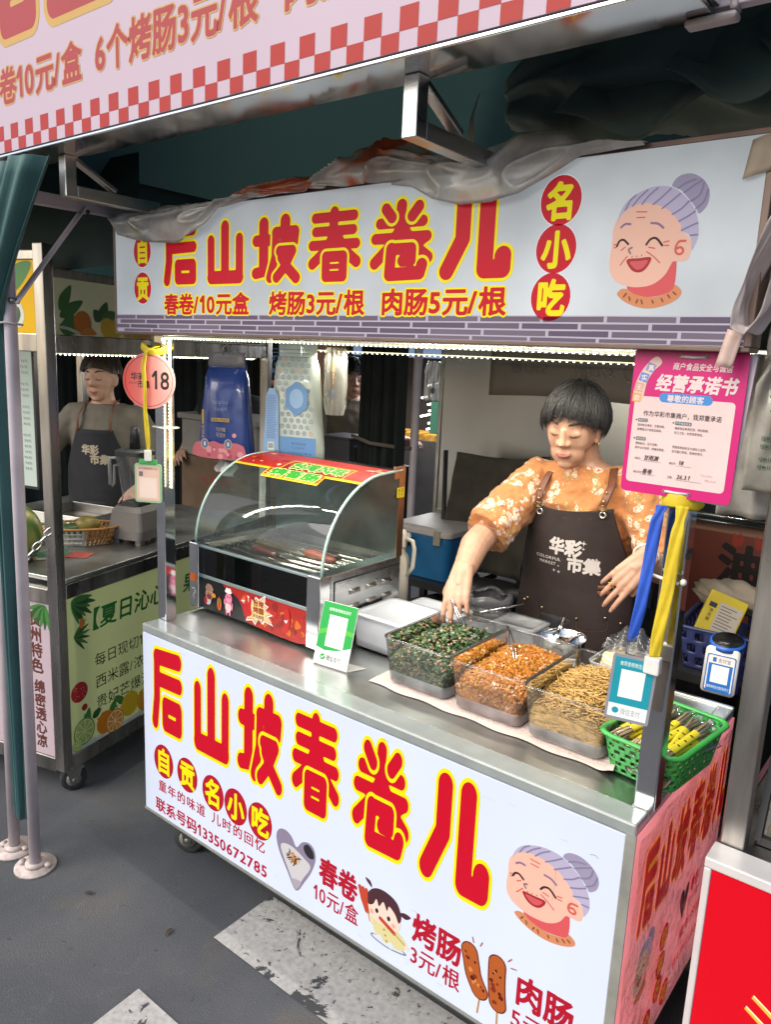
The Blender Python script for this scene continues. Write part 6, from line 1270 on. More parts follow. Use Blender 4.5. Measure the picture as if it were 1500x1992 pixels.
def citrus(x, y, r, rind, flesh, cut=True):
    art.disc(x, y, r, rind)
    if cut:
        art.disc(x, y, r * .88, ink('pith', '#e4d8a8'))
        for k in range(9): a0 = 2 * math.pi * k / 9 + .1; art.poly([(x + r * .08 * math.cos(a0 + .3), y + r * .08 * math.sin(a0 + .3)), (x + r * .8 * math.cos(a0), y + r * .8 * math.sin(a0)), (x + r * .82 * math.cos(a0 + .3), y + r * .82 * math.sin(a0 + .3)), (x + r * .8 * math.cos(a0 + .58), y + r * .8 * math.sin(a0 + .58))], flesh, k == 0)
lg, dg2 = ink('leaf', '#3f7a34'), ink('leaf_dark', '#28552a')
for k in range(7): leaf(.05, .735, .10 + .02 * (k % 2), -1.25 + .2 * k, .012, (lg, dg2)[k % 2])
for k in range(6): leaf(.055, .60, .08, -.9 + .32 * k, .007, (dg2, lg)[k % 2])
art.disc(.095, .640, .012, ink('apricot', '#d07a30'), .02); art.disc(.072, .385, .040, ink('strawberry', '#b3202a'), .038); art.disc(.094, .318, .014, ink('strawberry', '#b3202a'), .013)
for k in range(14): art.disc(.072 + rnd.uniform(-.03, .03), .385 + rnd.uniform(-.028, .028), .002, ink('seed', '#d8b070'), n=8)
art.blob([(.026, .163), (.03, .19), (.12, .18), (.30, .175), (.5, .19), (.5, .163)], ink('splash', '#c8ccc4'))
for x, y, L, a in ((.10, .25, .06, 1.3), (.12, .25, .05, 2.2), (.22, .24, .06, .9), (.30, .25, .07, 2.4), (.40, .24, .06, .6), (.13, .26, .05, .4)): leaf(x, y, L, a, .016, (lg, dg2)[int(x * 100) % 2])
citrus(.195, .215, .045, ink('orange_rind', '#d07a18'), ink('orange', '#dc8a28'), False); citrus(.330, .235, .05, ink('lemon_rind', '#d8b424'), ink('lemon', '#dcc850'), False); citrus(.420, .22, .05, ink('mango', '#d89a2c'), ink('lemon', '#dcc850'), False)
citrus(.088, .225, .052, ink('lime_rind', '#5c9a38'), ink('lime', '#a4c060')); citrus(.245, .198, .048, ink('orange_rind', '#d07a18'), ink('orange', '#dc9a3a')); citrus(.055, .185, .024, ink('lime_rind', '#5c9a38'), ink('lime', '#a4c060'))
art.build('print', gp, local=True)
lp = f1(lambda q: q.box((-1.128, -.012, .161), (-.0215, .010, .734)), 'side_panel', pm('rosy_print', '#b7a6ae', .35, 0, .06, 4))
art = Art((-1.128, -.0122, 0), (1, 0, 0), (0, 0, 1)); br2 = ink('brown_ink', '#5a2f28')
for t, x, z0, h in (('贵州特色', 1.005, .642, .058), ('绵密透心凉', 1.015, .393, .052), ('冰浆糯米', .915, .60, .066), ('奶香十分', .925, .36, .06)): art.text(t, x, z0, h, br2, bold=.03, vert=True)
for k in range(7): leaf(1.085, .725, .09, -2.9 + .25 * k, .010, (lg, dg2)[k % 2])
art.build('print', lp, local=True)
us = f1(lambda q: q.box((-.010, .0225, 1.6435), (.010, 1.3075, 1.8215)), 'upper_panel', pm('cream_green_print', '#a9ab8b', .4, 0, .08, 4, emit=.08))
art = Art((.0102, 0, 0), (0, 1, 0), (0, 0, 1))
for x, y, L, a in ((.05, 1.70, .12, .5), (.06, 1.68, .10, .15), (.05, 1.72, .10, 1.0), (.235, 1.70, .07, 1.1), (.24, 1.70, .08, .35), (.235, 1.695, .05, 2.3), (.37, 1.69, .06, .8), (.045, 1.67, .08, -.2), (.40, 1.68, .06, .2)): leaf(x, y, L, a, .022, (lg, dg2)[int(L * 100) % 2])
citrus(.150, 1.685, .040, ink('orange_rind', '#d07a18'), None, False); citrus(.265, 1.675, .034, ink('lemon_rind', '#d8b424'), None, False); citrus(.305, 1.672, .032, ink('lemon_rind', '#d8b424'), None, False)
art.blob([(.135, 1.648), (.145, 1.668), (.175, 1.676), (.20, 1.664), (.21, 1.648)], ink('orange_rind', '#d07a18')); art.blob([(.142, 1.649), (.152, 1.664), (.175, 1.671), (.196, 1.661), (.202, 1.649)], ink('orange', '#dc9a3a'))
art.blob([(.05, 1.672), (.09, 1.668), (.14, 1.652), (.12, 1.650), (.08, 1.660), (.05, 1.664)], ink('splash', '#c8ccc4'))
art.blob([(.355, 1.646), (.36, 1.660), (.41, 1.672), (.47, 1.668), (.49, 1.646)], ink('mango', '#d89a2c'))
for k in range(4): art.line([(.37 + .03 * k, 1.648), (.39 + .03 * k, 1.668)], .002, ink('mango_cut', '#a86a1c'), sm=False)
citrus(.95, 1.70, .05, ink('lemon_rind', '#d8b424'), ink('lemon', '#dcc850')); leaf(.9, 1.68, .08, 2.4, .02, lg)
art.build('print', us, local=True)
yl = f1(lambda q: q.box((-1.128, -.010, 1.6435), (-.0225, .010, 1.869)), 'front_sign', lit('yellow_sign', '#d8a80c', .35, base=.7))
art = Art((-1.128, -.0102, 0), (1, 0, 0), (0, 0, 1)); art.blob([(.96, 1.66), (.98, 1.74), (1.05, 1.80), (1.09, 1.86), (1.03, 1.86), (.95, 1.80)], ink('leaf', '#3f7a34'), 5); art.blob([(.98, 1.68), (.99, 1.72), (1.03, 1.74), (1.05, 1.70), (1.03, 1.66)], ink('splash', '#c8ccc4')); art.blob([(.99, 1.685), (1.0, 1.715), (1.025, 1.725), (1.035, 1.70), (1.02, 1.675)], ink('leaf_dark', '#28552a')); art.build('print', yl, local=True)
for x, y, a in ((-.02, .06, .9), (-.02, 1.25, .4), (-1.12, .06, 2.0)):
    p = loc2w(x, y); caster(p.x, p.y, a, fs, z=.117, r=.047)
striplamp('led_strip_lamp', loc2w(-.03, .1, 1.58), loc2w(-.03, 1.25, 1.58), 5.0, (-.5, 0, -1), fs)
ledtape(loc2w(-.03, .06, 1.582), loc2w(-.03, 1.28, 1.582), fs, 60)
# menu light board inside the stall
mbd = thing('menu_board', 'glowing white menu board with price list at the front of the fruit cart', 'menu board', loc2w(-.49, .24, 1.08), RZ)
me_ = one(lambda q: q.box((-.175, -.01, 0), (.175, .0, .50)), 'screen', lit('menu_white', '#c3cfc4', .55, base=.5), mbd, local=True)
one(lambda q: (q.box((-.185, -.013, -.01), (.185, .012, -.0005)), q.box((-.185, -.013, .5005), (.185, .012, .51)), q.box((.1755, -.013, 0), (.187, .012, .50)), q.box((-.187, -.013, 0), (-.1755, .012, .50)), q.box((-.175, .0005, 0), (.175, .012, .50))), 'frame', BLACK, mbd, local=True)
pO = loc2w(-.49, .24, 1.08); uu, vv = fdir(RZ); art = Art(pO + uu * -.175 - Vector((-math.sin(RZ), math.cos(RZ), 0)) * .0102, uu, vv)
for r in range(20):
    z = .46 - r * .021
    if r in (3, 7, 12): continue
    art.textw(rnd.choice(('杨枝甘露', '西瓜冰沙', '芒果椰奶', '百香果茶', '草莓奶昔')), .14, .22, z, .012, INK('ink', *rnd.choice((('black', '#181818'), ('black', '#181818'), ('badge_red', '#9a4a40')))), N=16); art.textw(rnd.choice(('12元 15元', '10元 13元', '9元 12元')), .25, .33, z, .012, bk, N=16)
art.build('print', mbd)
# chain hanging between the posts
ch_ = MB(); a_, b2_ = loc2w(.0, -.024, .995), loc2w(-.16, -.16, .78)
for k in range(11):
    t = k / 11; p = a_.lerp(b2_, t) + Vector((0, 0, -.015 * math.sin(math.pi * t))); d = (b2_ - a_).normalized(); s = d.cross(Vector((0, 0, 1))).normalized(); nn = s if k % 2 else d.cross(s).normalized()
    ch_.tube([p + d * (.019 * math.cos(a)) + nn * (.009 * math.sin(a)) for a in [2 * math.pi * i / 14 for i in range(14)]], .0024, 6, closed=True)
ch_.build('chain', CHROME, label='steel link chain hooked to the corner post of the fruit cart', cat='chain')
# blender
bd_ = thing('blender', 'countertop blender with clear jar and tall black plunger on the fruit cart', 'blender', (-.80, .52, .82), .3)
GB = pm('grey_blender_plastic', '#6f6a66', .4, 0, .08, 10)
def base(q):
    q.rings([[(x, y, z) for x, y in rr(0, 0, s, s * .95, .02, 4)] for z, s in ((.022, .165), (.06, .172), (.135, .150), (.155, .125))], 0, True, False)
    for sx_, sy_ in ((1, 1), (-1, 1), (1, -1), (-1, -1)): q.rbox((sx_ * .055, sy_ * .05), .035, .035, .0005, .03, .008, 0, .9)
one(base, 'motor_base', GB, bd_, local=True)
one(lambda q: q.rings([[(x, y, z) for x, y in rr(0, 0, s, s, .018, 4)] for z, s in ((.168, .085), (.20, .088), (.365, .118))], 0, False, False), 'jar', ACR, bd_, local=True)
one(lambda q: q.rings([[(x, y, z) for x, y in rr(0, 0, s, s, .018, 4)] for z, s in ((.1555, .095), (.170, .092))], 0, True, False), 'collar', BLACK, bd_, local=True)
one(lambda q: (q.rings([[(x, y, z) for x, y in rr(0, 0, s, s, .018, 4)] for z, s in ((.362, .122), (.378, .124), (.386, .105))], 0, True, False)), 'lid', pm('grey_lid', (.05, .055, .055), .4), bd_, local=True)
one(lambda q: q.tube([(0, 0, .386), (0, 0, .47), (0, 0, .476)], [.022, .017, .012], 16), 'plunger', BLACK, bd_, local=True)
one(lambda q: q.tube([(-.055, -.02, .345), (-.095, -.03, .345), (-.105, -.032, .33), (-.102, -.032, .235), (-.092, -.03, .228), (-.085, -.028, .24), (-.082, -.028, .315), (-.056, -.02, .32)], [(.006, .011)] * 8, 8), 'handle', pm('frosty_handle', (.5, .5, .5), .2, 0, .1, 20, coat=.3, alpha=.6), bd_, local=True)
# basket of fruit
fbk = thing('fruit_basket', 'white and tan woven plastic basket of green mangoes on the fruit cart', 'basket', (-.92, .335, .8205), .95)
def weave(q, x0, x1, mi):
    n = 44
    for k in range(n):
        a = 2 * math.pi * k / n; c_ = math.cos(a)
        if not (x0 <= c_ <= x1): continue
        q.tube([(.115 * math.cos(a), .06 * math.sin(a), .0), (.155 * math.cos(a), .088 * math.sin(a), .072)], [(.0016, .0065)] * 2, 5, mi, False, flat=(math.cos(a), math.sin(a), 0))
    for z, r in ((.012, .0), (.032, .3), (.052, .6)):
        pts = [((.120 + .030 * z / .06) * math.cos(a), (.064 + .022 * z / .06) * math.sin(a), z) for a in [2 * math.pi * k / 60 for k in range(60)] if x0 <= math.cos(a) <= x1]
        for p, p2 in zip(pts, pts[1:]):
            if math.dist(p, p2) < .04: q.tube([p, p2], [(.003, .0016)] * 2, 5, mi, False, flat=(0, 0, 1))
TAN = pm('tan_plastic', '#a9763a', .5, 0, .15, 30)
one(lambda q: (weave(q, -1, .15, 0), weave(q, .15, 1.01, 1), q.tube([(.158 * math.cos(a), .09 * math.sin(a), .073) for a in [2 * math.pi * k / 48 for k in range(48)]], [(.005, .007)] * 48, 6, 1, closed=True), q.lathe([(0, .001), (1, .001), (1, .003), (0, .003)], (0, 0, 0), 30, 0) if False else q.rings([[(.118 * math.cos(a), .062 * math.sin(a), z) for a in [2 * math.pi * k / 30 for k in range(30)]] for z in (.001, .004)])), 'woven_wall', [WHITEP, TAN], fbk, local=True)
for nm, lb, x, y, z, r, col, a in (('mango', 'round green mango at the left in the fruit basket', -1.00, .285, .885, (.036, .034, .034), '#6d7a30', .4), ('mango', 'yellow-green mango lying highest in the fruit basket', -.905, .365, .897, (.048, .036, .034), '#8f7f3a', .9), ('avocado', 'dark green bumpy avocado at the front of the fruit basket', -.935, .315, .875, (.052, .030, .028), '#38542c', 1.1), ('mango', 'small brownish mango half hidden in the fruit basket', -.965, .365, .880, (.034, .030, .03), '#7a5c2c', .2)):
    one(lambda q: q.ell((x, y, z), r, 20, 14, rot=Matrix.Rotation(a, 3, 'Z'), fn=lambda v: Vector((v.x * (1 + .0), v.y * (1 - .18 * v.x), v.z * (1 - .12 * v.x)))), nm, pm(nm + col, col, .4, 0, .35, 26, bump=.15, bscale=60), label=lb, cat='fruit')
WMM = pm('watermelon_rind', '#4f6e2c', .35, 0, .2, 9); nt = WMM.node_tree; b = nt.nodes['Principled BSDF']; wv = nt.nodes.new('ShaderNodeTexWave'); wv.wave_type = 'BANDS'; wv.bands_direction = 'X'; wv.inputs['Scale'].default_value = 7; wv.inputs['Distortion'].default_value = 4; wv.inputs['Detail'].default_value = 3; tc = nt.nodes.new('ShaderNodeTexCoord'); nt.links.new(tc.outputs['Object'], wv.inputs['Vector'])
mx = nt.nodes.new('ShaderNodeMixRGB'); pv = b.inputs['Base Color'].links[0].from_socket; nt.links.new(wv.outputs[0], mx.inputs[0]); nt.links.new(pv, mx.inputs[1]); mx.inputs[2].default_value = (*hexc('#a39f5a'), 1); nt.links.new(mx.outputs[0], b.inputs['Base Color'])
one(lambda q: (q.ell((-.845, .035, .915), (.095, .095, .115), 28, 18), q.cyl((-.845, .035, .8205), (-.845, .035, .824), .04, 16)), 'watermelon', WMM, label='striped watermelon at the front corner of the fruit cart', cat='fruit')
for k, (x, y, a, h, lb) in enumerate(((-.80, .13, .9, '#b9b2ac', 'white leaflet lying on the steel counter of the fruit cart'), (-.76, .22, .6, '#b0524a', 'red printed leaflet beside the fruit basket'), (-.83, .17, 1.3, '#3f7f5f', 'green edged leaflet half under the white one'))):
    one(lambda q: q.obox((x, y, .8212 + .0008 * k), (.12, .08, .0006), (0, 0, a)), 'leaflet', pm('leaflet_%d' % k, h, .5, 0, .15, 30), label=lb, cat='leaflet')
one(lambda q: (q.box((-.0, -.0, 0), (.34, .26, .006)), q.box((0, 0, .006), (.006, .26, .05)), q.box((.334, 0, .006), (.34, .26, .05)), q.box((.006, 0, .006), (.334, .006, .05)), q.box((.006, .254, .006), (.334, .26, .05))), 'steel_tray', STEELD, label='shallow steel tray on the inner side of the fruit cart counter', cat='tray', bevel=.002, local=True).matrix_basis = Matrix.Translation(loc2w(-.80, .62, .8205)) @ Matrix.Rotation(RZ, 4, 'Z')
one(lambda q: q.tube([loc2w(-.55, .35, .832), loc2w(-.45, .62, .84), loc2w(-.35, .95, .834)], .006, 8), 'power_cable', BLACK, label='black cable crossing the counter of the fruit cart', cat='cable')
# hazy stacked boxes behind the fruit cart
one(lambda q: (q.box((-1.95, 1.62, .985), (-1.28, 1.95, 1.20)), q.box((-1.97, 1.60, 1.2005), (-1.26, 1.97, 1.235))), 'foam_box', pm('grey_foam', '#8d8a84', .8, 0, .12, 20, bump=.2), label='white foam box stacked on a cardboard box behind the fruit cart', cat='box', bevel=.006)
cbx = one(lambda q: q.box((-1.93, 1.60, .62), (-1.30, 1.95, .984)), 'cardboard_box', pm('cardboard', '#6e5a48', .85, 0, .15, 12, bump=.1), label='brown cardboard box under the foam box behind the fruit cart', cat='box', bevel=.004)
art = Art((-1.93, 1.5998, .62), (1, 0, 0), (0, 0, 1)); art.textw('水果 1997 1', .18, .60, .20, .07, ink('box_red', '#8a4038'), bold=.02); art.build('print', cbx)
one(lambda q: (q.box((-2.0, 1.55, .60), (-1.2, 2.0, .62)), *[q.box((x, y, 0), (x + .03, y + .03, .60)) for x in (-1.98, -1.25) for y in (1.57, 1.95)]), 'side_table', STEELD, label='low steel table carrying the boxes behind the fruit cart', cat='table')
# tent over the fruit cart and its dark cloths
ft = thing('canopy_tent', 'dark teal canopy over the fruit cart', 'tent', (-2.2, 1, 0))
one(lambda q: q.grid(lambda u, v_: (-4.6 + 4.27 * u, -.35 + 2.9 * v_, 2.13 + .9 * min(u, 1 - u, v_, 1 - v_)), 16, 12), 'canopy', TEAL, ft)
one(lambda q: q.grid(lambda u, v_: (-4.6 + 4.26 * u, 2.55 + .012 * math.sin(40 * u) * v_, 2.14 - .32 * v_), 60, 4), 'valance', TEAL, ft)
one(lambda q: q.grid(lambda u, v_: (-4.6 + 4.50 * u, .085 + .008 * math.sin(50 * u) * v_, 2.16 - .31 * v_ - .004 * math.sin(31 * u) * v_), 70, 5), 'valance', TEAL, ft)
one(lambda q: q.grid(lambda u, v_: (-.345, -.35 + 2.9 * u, 2.14 - .12 * v_), 8, 2), 'valance', TEAL, ft)
for x, y in ((-4.5, -.3), (-4.5, 2.5), (-.42, 2.5)): one(lambda q: q.cyl((x, y, 0), (x, y, 2.14), .02, 10), 'leg', WPAINT, ft)
def drape(name, label, x0, y0, x1, y1, z0, z1, mt, waves=9, amp=.03, cat='curtain'):
    d = Vector((x1 - x0, y1 - y0, 0)); n = Vector((-d.y, d.x, 0)).normalized(); ph = rnd.uniform(0, 6)
    one(lambda q: q.grid(lambda u, v_: Vector((x0, y0, z1 - (z1 - z0) * v_)) + d * u + n * (amp * math.sin(u * waves * 6.28 + ph + .6 * v_) * (.4 + .6 * v_) + amp * .4 * math.sin(u * waves * 14 + ph)), max(20, int(waves * 14)), 14), name, mt, label=label, cat=cat, solid=.002)
DK = pm('black_curtain', (.013, .018, .018), .85, 0, .4, 6, bump=.2, bscale=150)
drape('curtain', 'dark curtain closing the back of the fruit cart tent', -3.6, 2.45, -1.95, 2.5, .02, 2.1, DK, 12, .03)
drape('curtain', 'narrow dark teal curtain gathered behind the blue tissue pack', -1.85, 1.66, -1.66, 1.70, .6, 1.72, TEALIN, 3, .02)
drape('curtain', 'black curtain tied back beside the white rear tent leg', -.605, 1.72, -.325, 1.70, .02, 2.1, DK, 3.5, .028)
drape('curtain', 'long dark side curtain beyond the fruit cart', -3.9, -.1, -3.6, 2.4, .02, 2.1, DK, 12, .03)
one(lambda q: q.tube([(-.62, 1.66, 1.22), (-.48, 1.64, 1.195), (-.33, 1.72, 1.18), (-.30, 1.745, 1.18)], [(.010, .003)] * 4, 8), 'curtain_tie', pm('beige_strap', '#6e6258', .7), label='beige cloth strap tying the black curtain to the rear tent leg', cat='strap')

# ---------------------------------------------------------------- behind the vendor: steel board, see-through banner, chair, cooler
BRD = pm('grey_steel_board', (.40, .39, .38), .33, 1, .10, 2.0, rvar=.08, stretch=(1, 1, .35))
bb = thing('back_board', 'grey steel board hung behind the vendor', 'board', (.7, 1.80, .9))
one(lambda q: q.box((-.165, 1.795, .90), (1.70, 1.806, 2.05)), 'sheet', BRD, bb)
one(lambda q: (q.box((-.185, 1.788, .86), (-.1655, 1.812, 2.06)), q.box((-.165, 1.788, .86), (1.72, 1.812, .8995)), q.box((1.7005, 1.788, .90), (1.72, 1.812, 2.06))), 'frame', STEELD, bb, bevel=.002)
bn = thing('banner', 'thin beige banner showing its prices reversed through the cloth behind the vendor', 'banner', (.6, 1.76, 1.46))
bnm = one(lambda q: q.grid(lambda u, v_: (.105 + .98 * u, 1.765 + .004 * math.sin(12 * u), 1.468 + .010 * math.sin(5 * u) + .34 * v_ + .01 * u), 24, 6), 'cloth', pm('beige_cloth', '#7d746b', .85, 0, .08, 8, bump=.1, bscale=300), bn, solid=.001)
art = Art((1.05, 1.758, 1.46), (-1, 0, 0), (0, 0, 1)); art.z = -.001; gh = INK('ink', 'ghost_print', '#665c56')
art.textw('10元/盒', .03, .20, .11, .055, gh); art.textw('3元/根', .36, .54, .11, .055, gh); art.textw('5元/根', .66, .84, .11, .055, gh); art.line([(.24, .12), (.28, .10), (.32, .12), (.31, .17), (.25, .17), (.24, .12)], .004, gh)
art.build('print', bn)
chb = thing('folding_chair', 'dark fabric folding chair behind the blue cooler', 'chair', (.27, 1.60, 0))
FAB = pm('olive_black_fabric', (.045, .038, .027), .85, 0, .3, 12, bump=.2, bscale=200)
one(lambda q: q.grid(lambda u, v_: (.0 + .06 * (1 - v_) + (.46 - .02 * v_) * u + .02 * mnoise.noise(Vector((u * 3, v_ * 3, 1))), 1.60 + .06 * math.sin(math.pi * u) - .03 * v_ + .03 * mnoise.noise(Vector((u * 4, v_ * 4, 5))), 1.215 + .03 * u - .55 * v_ - .025 * math.sin(math.pi * u) * (1 - v_)), 26, 18), 'backrest', FAB, chb, solid=.004)
one(lambda q: q.grid(lambda u, v_: (.02 + .46 * u, 1.57 - .40 * v_, .55 - .05 * math.sin(math.pi * u) + .04 * v_), 10, 8), 'seat', FAB, chb, solid=.004)
one(lambda q: (q.tube([(.0, 1.60, 1.215), (.02, 1.60, .5), (.0, 1.2, .01)], .011, 8), q.tube([(.49, 1.60, 1.24), (.48, 1.60, .5), (.50, 1.2, .01)], .011, 8), q.tube([(.02, 1.18, .58), (.0, 1.74, .01)], .011, 8), q.tube([(.48, 1.18, .58), (.50, 1.74, .01)], .011, 8), q.tube([(-.01, 1.58, .80), (-.03, 1.30, .82), (-.02, 1.18, .78)], .014, 8)), 'frame', BLACK, chb)
cl = thing('cooler', 'blue cooler with a pale lid and white handle on a low bench behind the counter', 'cooler', (.02, 1.5, .66))
CB = pm('cooler_blue', (.012, .115, .27), .45, 0, .12, 10); CLD2 = pm('cooler_lid', '#a39c98', .45, 0, .08, 10)
one(lambda q: q.rings([[(x, y, z) for x, y in rr(.025, 1.555, sx, sy, .03, 5)] for z, sx, sy in ((.66, .27, .28), (.86, .30, .31))], 0, True, False), 'box', CB, cl, bevel=.004)
one(lambda q: q.rings([[(x, y, z) for x, y in rr(.025, 1.555, sx, sy, .03, 5)] for z, sx, sy in ((.861, .315, .325), (.885, .315, .325), (.897, .285, .295))], 0, True, False), 'lid', CLD2, cl, bevel=.003)
one(lambda q: q.bar((-.105, 1.385, .80), (-.01, 1.372, .855), .012, .024), 'handle', WHITEP, cl, bevel=.004)
one(lambda q: q.box((.10, 1.388, .825), (.135, 1.398, .89)), 'latch', pm('grey_latch', '#8c8578', .5), cl, bevel=.002)
one(lambda q: (q.box((-.2, 1.36, .63), (.22, 1.76, .659)), *[q.box((x, y, 0), (x + .03, y + .03, .63)) for x in (-.19, .18) for y in (1.37, 1.72)]), 'low_bench', BLACK, label='low black bench under the blue cooler', cat='bench')
st = thing('bar_stool', 'tall black metal stool standing behind the counter beside the vendor', 'stool', (.50, 1.12, 0))
one(lambda q: q.lathe([(.0, .74), (.14, .742), (.15, .752), (.15, .765), (.0, .77)], (.50, 1.18, 0), 26), 'seat', BLACK, st)
one(lambda q: [q.tube([(.50 + .11 * math.cos(a), 1.18 + .11 * math.sin(a), .74), (.50 + .17 * math.cos(a), 1.18 + .17 * math.sin(a), .0)], .011, 8) for a in (.78, 2.35, 3.93, 5.5)], 'frame', BLACK, st)
one(lambda q: q.tube([(.50 + .15 * math.cos(a), 1.18 + .15 * math.sin(a), .26) for a in [2 * math.pi * k / 24 for k in range(24)]], .008, 8, closed=True), 'footrest', BLACK, st)
one(lambda q: q.grid(lambda u, v_: (.385 + .10 * u + .01 * math.sin(9 * v_), .555 + .09 * v_, .805 + .045 * math.sin(math.pi * u) * math.sin(math.pi * v_) * (1 + .4 * math.sin(17 * u + 6 * v_)) + .006 * math.sin(31 * u) * math.sin(27 * v_)), 24, 24), 'cleaning_cloth', pm('purple_cloth', (.14, .03, .13), .95, 0, .3, 40, bump=.8, bscale=200), label='crumpled purple cleaning cloth behind the roller grill', cat='cloth').location = (.19, .045, .0)
one(lambda q: q.rings([[(.770 + r * math.cos(a) * (1 + .06 * math.sin(5 * a)), .735 + r * .9 * math.sin(a) * (1 + .08 * math.cos(3 * a)), z + .006 * math.sin(4 * a)) for a in [2 * math.pi * k / 28 for k in range(28)]] for z, r in ((.80, .05), (.84, .062), (.885, .075), (.905, .070), (.90, .055))], 0, False), 'bin_bag', clear('grey_bag', (.7, .7, .7), 1.4, .12, .5, (.35, .35, .36)), label='translucent grey plastic bag behind the tub of greens', cat='bag', solid=.0006)
# side table with blue basket, yellow carton and white bag
stb = thing('side_table', 'dark side table at the right behind the counter', 'table', (1.5, 1.05, 0))
one(lambda q: q.box((1.26, .80, .775), (1.76, 1.34, .80)), 'tabletop', BLACK, stb)
for x, y in ((1.28, .82), (1.72, .82), (1.28, 1.30), (1.72, 1.30)): one(lambda q: q.box((x, y, 0), (x + .025, y + .025, .775)), 'leg', BLACK, stb)
BPL = pm('blue_basket_plastic', (.030, .040, .125), .45, 0, .15, 12)
basket('basket', 'dark blue perforated plastic basket on the side table', 1.435, .955, .23, .27, .8005, .925, .05, BPL, holes=(20, 3), cat='basket')
yb = thing('carton', 'yellow carton with a printed label leaning in the blue basket', 'carton', (1.41, .95, .87))
YC = pm('yellow_carton', '#b9a21e', .5, 0, .1, 12); e_ = Euler((-.30, .30, .25)).to_matrix(); yc = Vector((1.405, .945, .935))
one(lambda q: q.obox(yc, (.105, .035, .125), (-.30, .30, .25)), 'box', YC, yb, bevel=.003)
art = Art(yc + e_ @ Vector((-.0525, -.0177, -.0625)), e_ @ Vector((1, 0, 0)), e_ @ Vector((0, 0, 1))); art.rect(.036, .018, .100, .100, INK('ink', 'label_pale', '#a89c8c'))
for k in range(8): art.rect(.042, .026 + k * .009, .042 + rnd.uniform(.03, .052), .0285 + k * .009, INK('ink', 'grey_print2', '#4a4a4a'), k == 0)
art.rect(.010, .078, .030, .092, bk); art.text('净含量', .014, .062, .013, bk, vert=True, N=22); art.build('print', yb)
one(lambda q: q.ell((1.40, 1.075, .965), (.115, .07, .045), 32, 20, fn=lambda v: v * (1 + .10 * math.sin(7 * v.x + 5 * v.y) + .06 * math.sin(13 * v.z + 9 * v.x))), 'cloth_bag', pm('dingy_bag', '#8c8070', .85, 0, .15, 18, bump=.5, bscale=40), label='off-white bag slumped on the back of the blue basket', cat='bag')
os_ = thing('fried_food_sign', 'dull red frying sign with black characters and flames behind the side table', 'sign', (1.5, 1.36, .9))
osm = one(lambda q: q.box((1.10, 1.36, .80), (1.95, 1.372, 1.13)), 'board', pm('brick_red_board', '#6a3022', .5, 0, .15, 5), os_)
art = Art((1.10, 1.3598, .80), (1, 0, 0), (0, 0, 1)); art.text('油炸', .175, .12, .145, INK('ink', 'soot', '#140c0a'), bold=.045)
art.rect(.0, .295, .85, .33, INK('ink', 'cream_rim', '#86604c')); 
for x in (.22, .29, .36, .44): art.blob([(x, .255), (x + .022, .262), (x + .028, .285), (x + .012, .305), (x + .014, .285), (x - .006, .30), (x - .008, .275)], INK('ink', 'flame_red', '#8e2c1c'), 4)
art.build('print', os_)
one(lambda q: (q.tube([(1.08, 1.30, 1.16), (1.95, 1.30, 1.155)], .008, 8), q.tube([(1.08, 1.33, 1.135), (1.95, 1.33, 1.13)], .006, 8), q.cyl((1.09, 1.30, .8005), (1.09, 1.30, 1.16), .008), q.cyl((1.74, 1.30, .8005), (1.74, 1.30, 1.16), .008)), 'steel_rack', CHROME, label='thin steel rack rails in front of the red frying sign', cat='rack')
drape('curtain', 'black cloth hanging over the rack at the right behind the counter', 1.08, 1.50, 2.1, 1.46, .02, 1.85, DK, 6, .03)
# ---------------------------------------------------------------- tissue packs hanging from the rail, gloves, bags
def softpack(name, label, c, w0, w1, h, dep, mt, yaw, cat='tissue pack', top=.08):
    t = thing(name, label, cat, c, yaw)
    n = 24
    def ring(z, wd, dp): return [(wd / 2 * math.copysign(abs(math.cos(a)) ** .6, math.cos(a)), dp / 2 * math.copysign(abs(math.sin(a)) ** .8, math.sin(a)) * (1 + .08 * math.sin(5 * a + 20 * z)), z) for a in [2 * math.pi * k / n for k in range(n)]]
    rings_ = [ring(0, w1 * .86, dep * .3), ring(.012, w1 * .97, dep * .85)] + [ring(h * f, w1 + (w0 - w1) * f, dep * (1 - .55 * f ** 3)) for f in (.1, .2, .35, .5, .65, .8)] + [ring(h * .87, w0 * 1.0, dep * .2), ring(h * .9, w0, .006), ring(h, w0 * 1.02, .004)]
    one(lambda q: q.rings(rings_), 'pack', mt, t, local=True); return t
TB = pm('tissue_blue', (.022, .052, .235), .3, 0, .2, 8, coat=.4, bump=.4, bscale=25)
yw = .42; tb_ = softpack('tissue_pack', 'dark blue hanging tissue pack with a pink floral foot', (-.225, .515, 1.235), .145, .21, .36, .11, TB, yw)
uu, vv = fdir(yw); nn = uu.cross(vv)
def soft_art(c, dep): return Art(Vector(c) + nn * (dep / 2 + .001) - uu * .1, uu, vv)
art = Art(Vector((-.225, .515, 1.235)) - uu * .1 + nn * .062, uu, vv); go = INK('ink', 'gold_print', '#a88a4a'); pkk = INK('ink', 'pink_foot', '#b8606c')
art.blob([(.004, .012), (.002, .045), (.02, .062), (.05, .058), (.08, .066), (.11, .058), (.15, .064), (.185, .058), (.197, .045), (.195, .012), (.10, .003)], pkk, 4)
for k in range(16): art.disc(.02 + .165 * rnd.random(), .012 + .03 * rnd.random(), rnd.uniform(.006, .012), INK('ink', *rnd.choice((('pink_pale', '#cf8e94'), ('pink_deep', '#a4465a')))), n=10)
